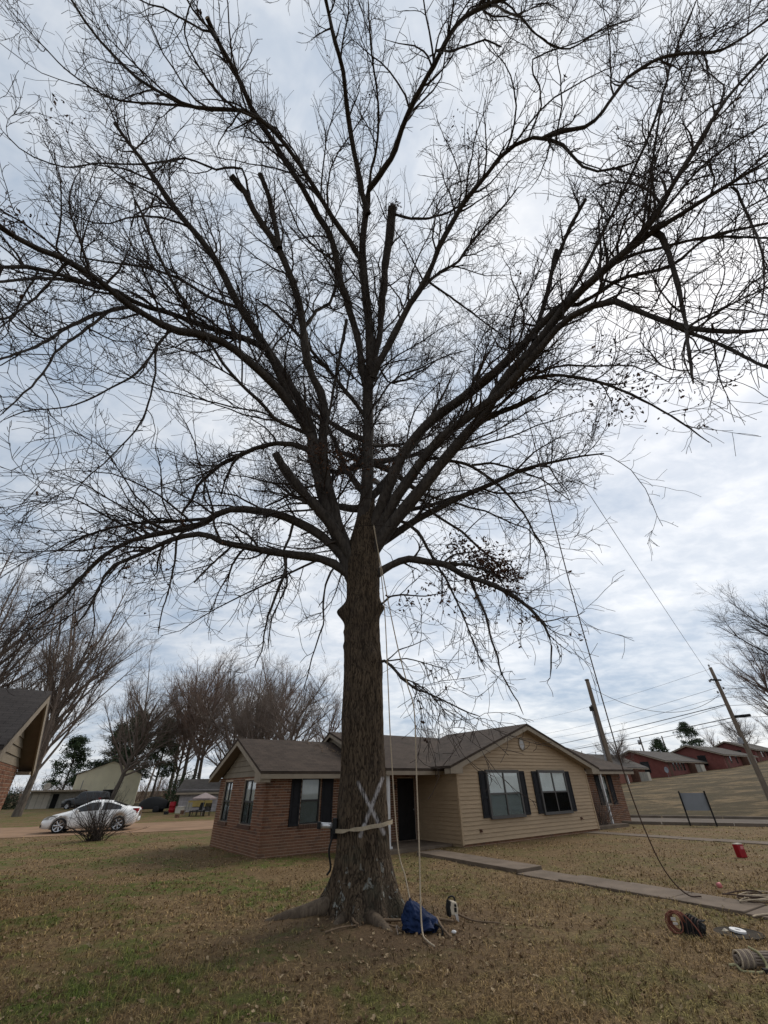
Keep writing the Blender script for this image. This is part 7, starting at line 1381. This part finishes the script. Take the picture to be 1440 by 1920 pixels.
# sticks by the trunk
for k, (lab, ps, r0) in enumerate((('forked dry stick between the trunk and the blue bag', [g(-0.30, 9.02, 0.02), g(-0.12, 8.96, 0.05), g(0.15, 9.02, 0.05)], 0.030), ('thin stick under the left side of the blue bag', [g(-0.22, 8.98, 0.03), g(-0.02, 8.80, 0.03), g(0.14, 8.70, 0.03)], 0.016),
        ('thick short stick leaning right of the blue bag', [g(0.72, 8.95, 0.10), g(0.76, 8.62, 0.07), g(0.86, 8.30, 0.02)], 0.026), ('broken branch behind the blue bag', [g(0.42, 9.25, 0.12), g(0.7, 9.1, 0.07), g(1.0, 9.06, 0.04)], 0.028), ('thin branch lying right of the chainsaw', [g(1.12, 9.36, 0.06), g(1.35, 9.12, 0.03), g(1.75, 9.05, 0.02)], 0.016),
        ('short bent root stick in front of the trunk', [g(-0.62, 9.05, 0.10), g(-0.60, 8.86, 0.05), g(-0.52, 8.78, 0.03)], 0.024), ('slender twig on the bare dirt before the trunk', [g(-1.0, 8.45, 0.02), g(-0.8, 8.6, 0.03), g(-0.55, 8.78, 0.02)], 0.014), ('dry stick near the bottom edge of the lawn', [g(-1.25, 5.75, 0.03), g(-1.08, 5.68, 0.05), g(-0.98, 5.58, 0.02)], 0.018))):
    o = MB().tube(spline(ps, 6), list(np.linspace(r0, r0*0.55, len(spline(ps, 6)))), 7).build('stick', M['stick'], None, True); tag(o, lab, 'stick', 'sticks on the ground')
for k, (x_, y_, lab) in enumerate(((0.93, 8.50, 'tiny white scrap on the dirt right of the blue bag'), (0.62, 9.2, 'pale pinkish scrap behind the blue bag'), (-0.18, 8.85, 'pale stone left of the blue bag'))):
    o = MB().lathe([(0.0, 0), (0.028, 0.004), (0.034, 0.018), (0.02, 0.034), (0.0, 0.038)], 9).build('stone', M['white'] if k == 0 else M['cream'], None, True, loc=g(x_, y_, 0.02)); o.scale = (1.2, 0.9, 1); tag(o, lab, 'stone')

# ---------------------------------------------------------------- yard things round the weathered house
tr = empty('covered_trailer', (-23.2, 48.6, 0), R(10), 'dark tarp-covered trailer beside the red barrel', 'trailer')
V = []; NR, NC = 14, 26
for i in range(NR):
    f = i/(NR-1); x_ = -1.3+2.6*f; s_ = math.sin(math.pi*(0.08+0.84*f))**0.5
    for j in range(NC):
        a = math.pi*j/(NC-1); nz = mnoise.noise((f*4, a*1.5, 1.0)); V.append((x_, -0.75*math.cos(a)*s_, 0.45+0.95*math.sin(a)*s_*(1+0.15*nz)))
np_mesh('tarp', V, [(i*NC+j, i*NC+j+1, (i+1)*NC+j+1, (i+1)*NC+j) for i in range(NR-1) for j in range(NC-1)], M['black'], tr)
MB().box(-1.2, 1.2, -0.7, 0.7, 0.38, 0.5).box(1.2, 2.1, -0.04, 0.04, 0.40, 0.47).build('frame', M['black'], tr)
for s_ in (-1, 1): MB().lathe([(0.0, -0.08), (0.28, -0.08), (0.31, 0), (0.28, 0.08), (0.0, 0.08)], 20, Matrix.Translation((0.5, s_*0.8, 0.31)) @ Matrix.Rotation(math.pi/2, 4, 'X')).build('wheel', M['rubber'], tr, True)
bl_ = empty('barrel', (-20.9, 47.6, 0), 0, 'dark red barrel between the covered trailer and the weathered house', 'barrel')
MB().lathe([(0.27, 0), (0.29, 0.02), (0.28, 0.28), (0.30, 0.30), (0.28, 0.32), (0.28, 0.60), (0.30, 0.62), (0.28, 0.64), (0.29, 0.92), (0.27, 0.94), (0.26, 0.90)], 20).build('drum', M['red'], bl_, True)
um = empty('patio_umbrella', (-15.9, 42.2, 0), 0, 'pinkish patio umbrella at the corner of the weathered house', 'umbrella')
MB().tube([(0, 0, 0), (0, 0, 1.62)], 0.022, 8).build('pole', M['metal'], um)
b = MB(); b.v = [(0, 0, 1.66)]+[(1.05*math.cos(a), 1.05*math.sin(a), 1.27) for a in [6.283*k/8 for k in range(8)]]+[(1.05*math.cos(a), 1.05*math.sin(a), 1.17) for a in [6.283*k/8 for k in range(8)]]
b.f = [(0, 1+k, 1+(k+1) % 8) for k in range(8)]+[(1+k, 9+k, 9+(k+1) % 8, 1+(k+1) % 8) for k in range(8)]; b.build('canopy', M['canvas'], um)
def chair(label, loc, rz_, mat):
    o = empty('garden_chair', loc, rz_, label, 'chair', 'garden chairs')
    MB().box(-0.26, 0.26, -0.26, 0.26, 0.40, 0.44).build('seat', mat, o)
    for k in range(5): MB().box(-0.25+0.105*k, -0.25+0.105*k+0.085, 0.0, 0.02, 0.44, 0.95, Matrix.Translation((0, 0.25, 0)) @ Matrix.Rotation(R(-12), 4, 'X')).build('back_slat', mat, o)
    for sx in (-1, 1):
        for sy in (-1, 1): MB().box(sx*0.24-0.02, sx*0.24+0.02, sy*0.24-0.02, sy*0.24+0.02, 0, 0.40).build('leg', mat, o)
        MB().box(sx*0.26-0.025, sx*0.26+0.025, -0.26, 0.24, 0.62, 0.65).build('armrest', mat, o)
chair('greenish garden chair left of the umbrella', (-17.7, 43.6, 0), R(20), M['fence']); chair('black garden chair under the umbrella', (-16.5, 42.6, 0), R(-30), M['black'])
chair('black garden chair right of the umbrella pole', (-15.3, 41.6, 0), R(-150), M['black'])
tb = empty('low_table', (-16.0, 41.4, 0), R(15), 'low black table in front of the umbrella', 'table')
MB().box(-0.6, 0.6, -0.35, 0.35, 0.36, 0.40).build('top', M['black'], tb)
for sx in (-0.55, 0.55):
    for sy in (-0.3, 0.3): MB().box(sx-0.025, sx+0.025, sy-0.025, sy+0.025, 0, 0.36).build('leg', M['black'], tb)
for k, (x_, y_, h_, lab) in enumerate(((-28.2, 56.3, 4.2, 'leaning bare wooden post right of the barn'), (-26.5, 55.0, 3.1, 'shorter wooden post right of the barn'))):
    o = MB().tube([(0, 0, -0.2), (0.15*k+0.1, 0, h_*0.5), (0.35, 0, h_)], [0.13, 0.11, 0.09], 9).build('wooden_post', M['pole'], None, True, loc=(x_, y_, 0.05)); tag(o, lab, 'post')
for k, (x_, y_, s_, mt, lab) in enumerate(((-19.6, 46.4, 0.6, 'pale_panel', 'pale box against the weathered house'), (-18.7, 45.0, 0.35, 'brown', 'brown crate in the littered yard'), (-20.0, 44.6, 0.3, 'black', 'black bin in the littered yard'), (-25.5, 50.5, 0.5, 'brown', 'rusty box left of the covered trailer'), (-17.0, 40.0, 0.25, 'brown', 'small brown box on the edge of the dirt'))):
    o = MB().box(-s_/2, s_/2, -s_/2, s_/2, 0, s_*0.85).box(-s_*0.53, s_*0.53, -s_*0.53, s_*0.53, s_*0.85, s_*0.95).build('yard_box', M[mt], None, loc=(x_, y_, 0.01), rz=k*0.7); bevel(o, 0.02, 2); tag(o, lab, 'box')
# brush that reads as one brown mass under the far trees
def brush(name, label, xs_, ys_, n, h, mat, seed):
    r = np.random.default_rng(seed); x = r.uniform(*xs_, n); y = r.uniform(*ys_, n); z = gz(x, y)-0.1
    d = unit(np.stack([r.normal(0, 0.45, n), r.normal(0, 0.45, n), np.ones(n)], -1)); L = h*r.uniform(0.35, 1.0, n)*(0.65+0.35*np.sin(x*0.35+seed)); ps = [np.stack([x, y, z], -1)]
    for k in range(4): d = unit(d+r.normal(0, 0.14, (n, 3))); ps.append(ps[-1]+d*(L/4)[:, None])
    P = np.stack(ps, 1); Rr = np.linspace(0.035, 0.012, 5)[None].repeat(n, 0)
    c, r1, _ = children(P, Rr, 1.6, 0.15, (20, 60), (0.5, 1.6), 4, 0.7, 0.02, 0.01, (0, 0, 0.2), 0.15, r)
    A, B = tubes(P, Rr, 3), tubes(c, r1, 3)
    o = np_mesh(name, np.concatenate([A[0], B[0]]), np.concatenate([A[1], B[1]+len(A[0])]), mat); return tag(o, label, 'brush', kind='stuff')
brush('brush', 'brown leafless brush under the far trees on the left', (-80, -12), (84, 100), 1500, 6.5, M['twig_red'], 4)
brush('brush', 'leafless brush along the skyline behind the red houses', (40, 150), (124, 140), 650, 4.5, M['twig_grey'], 9)
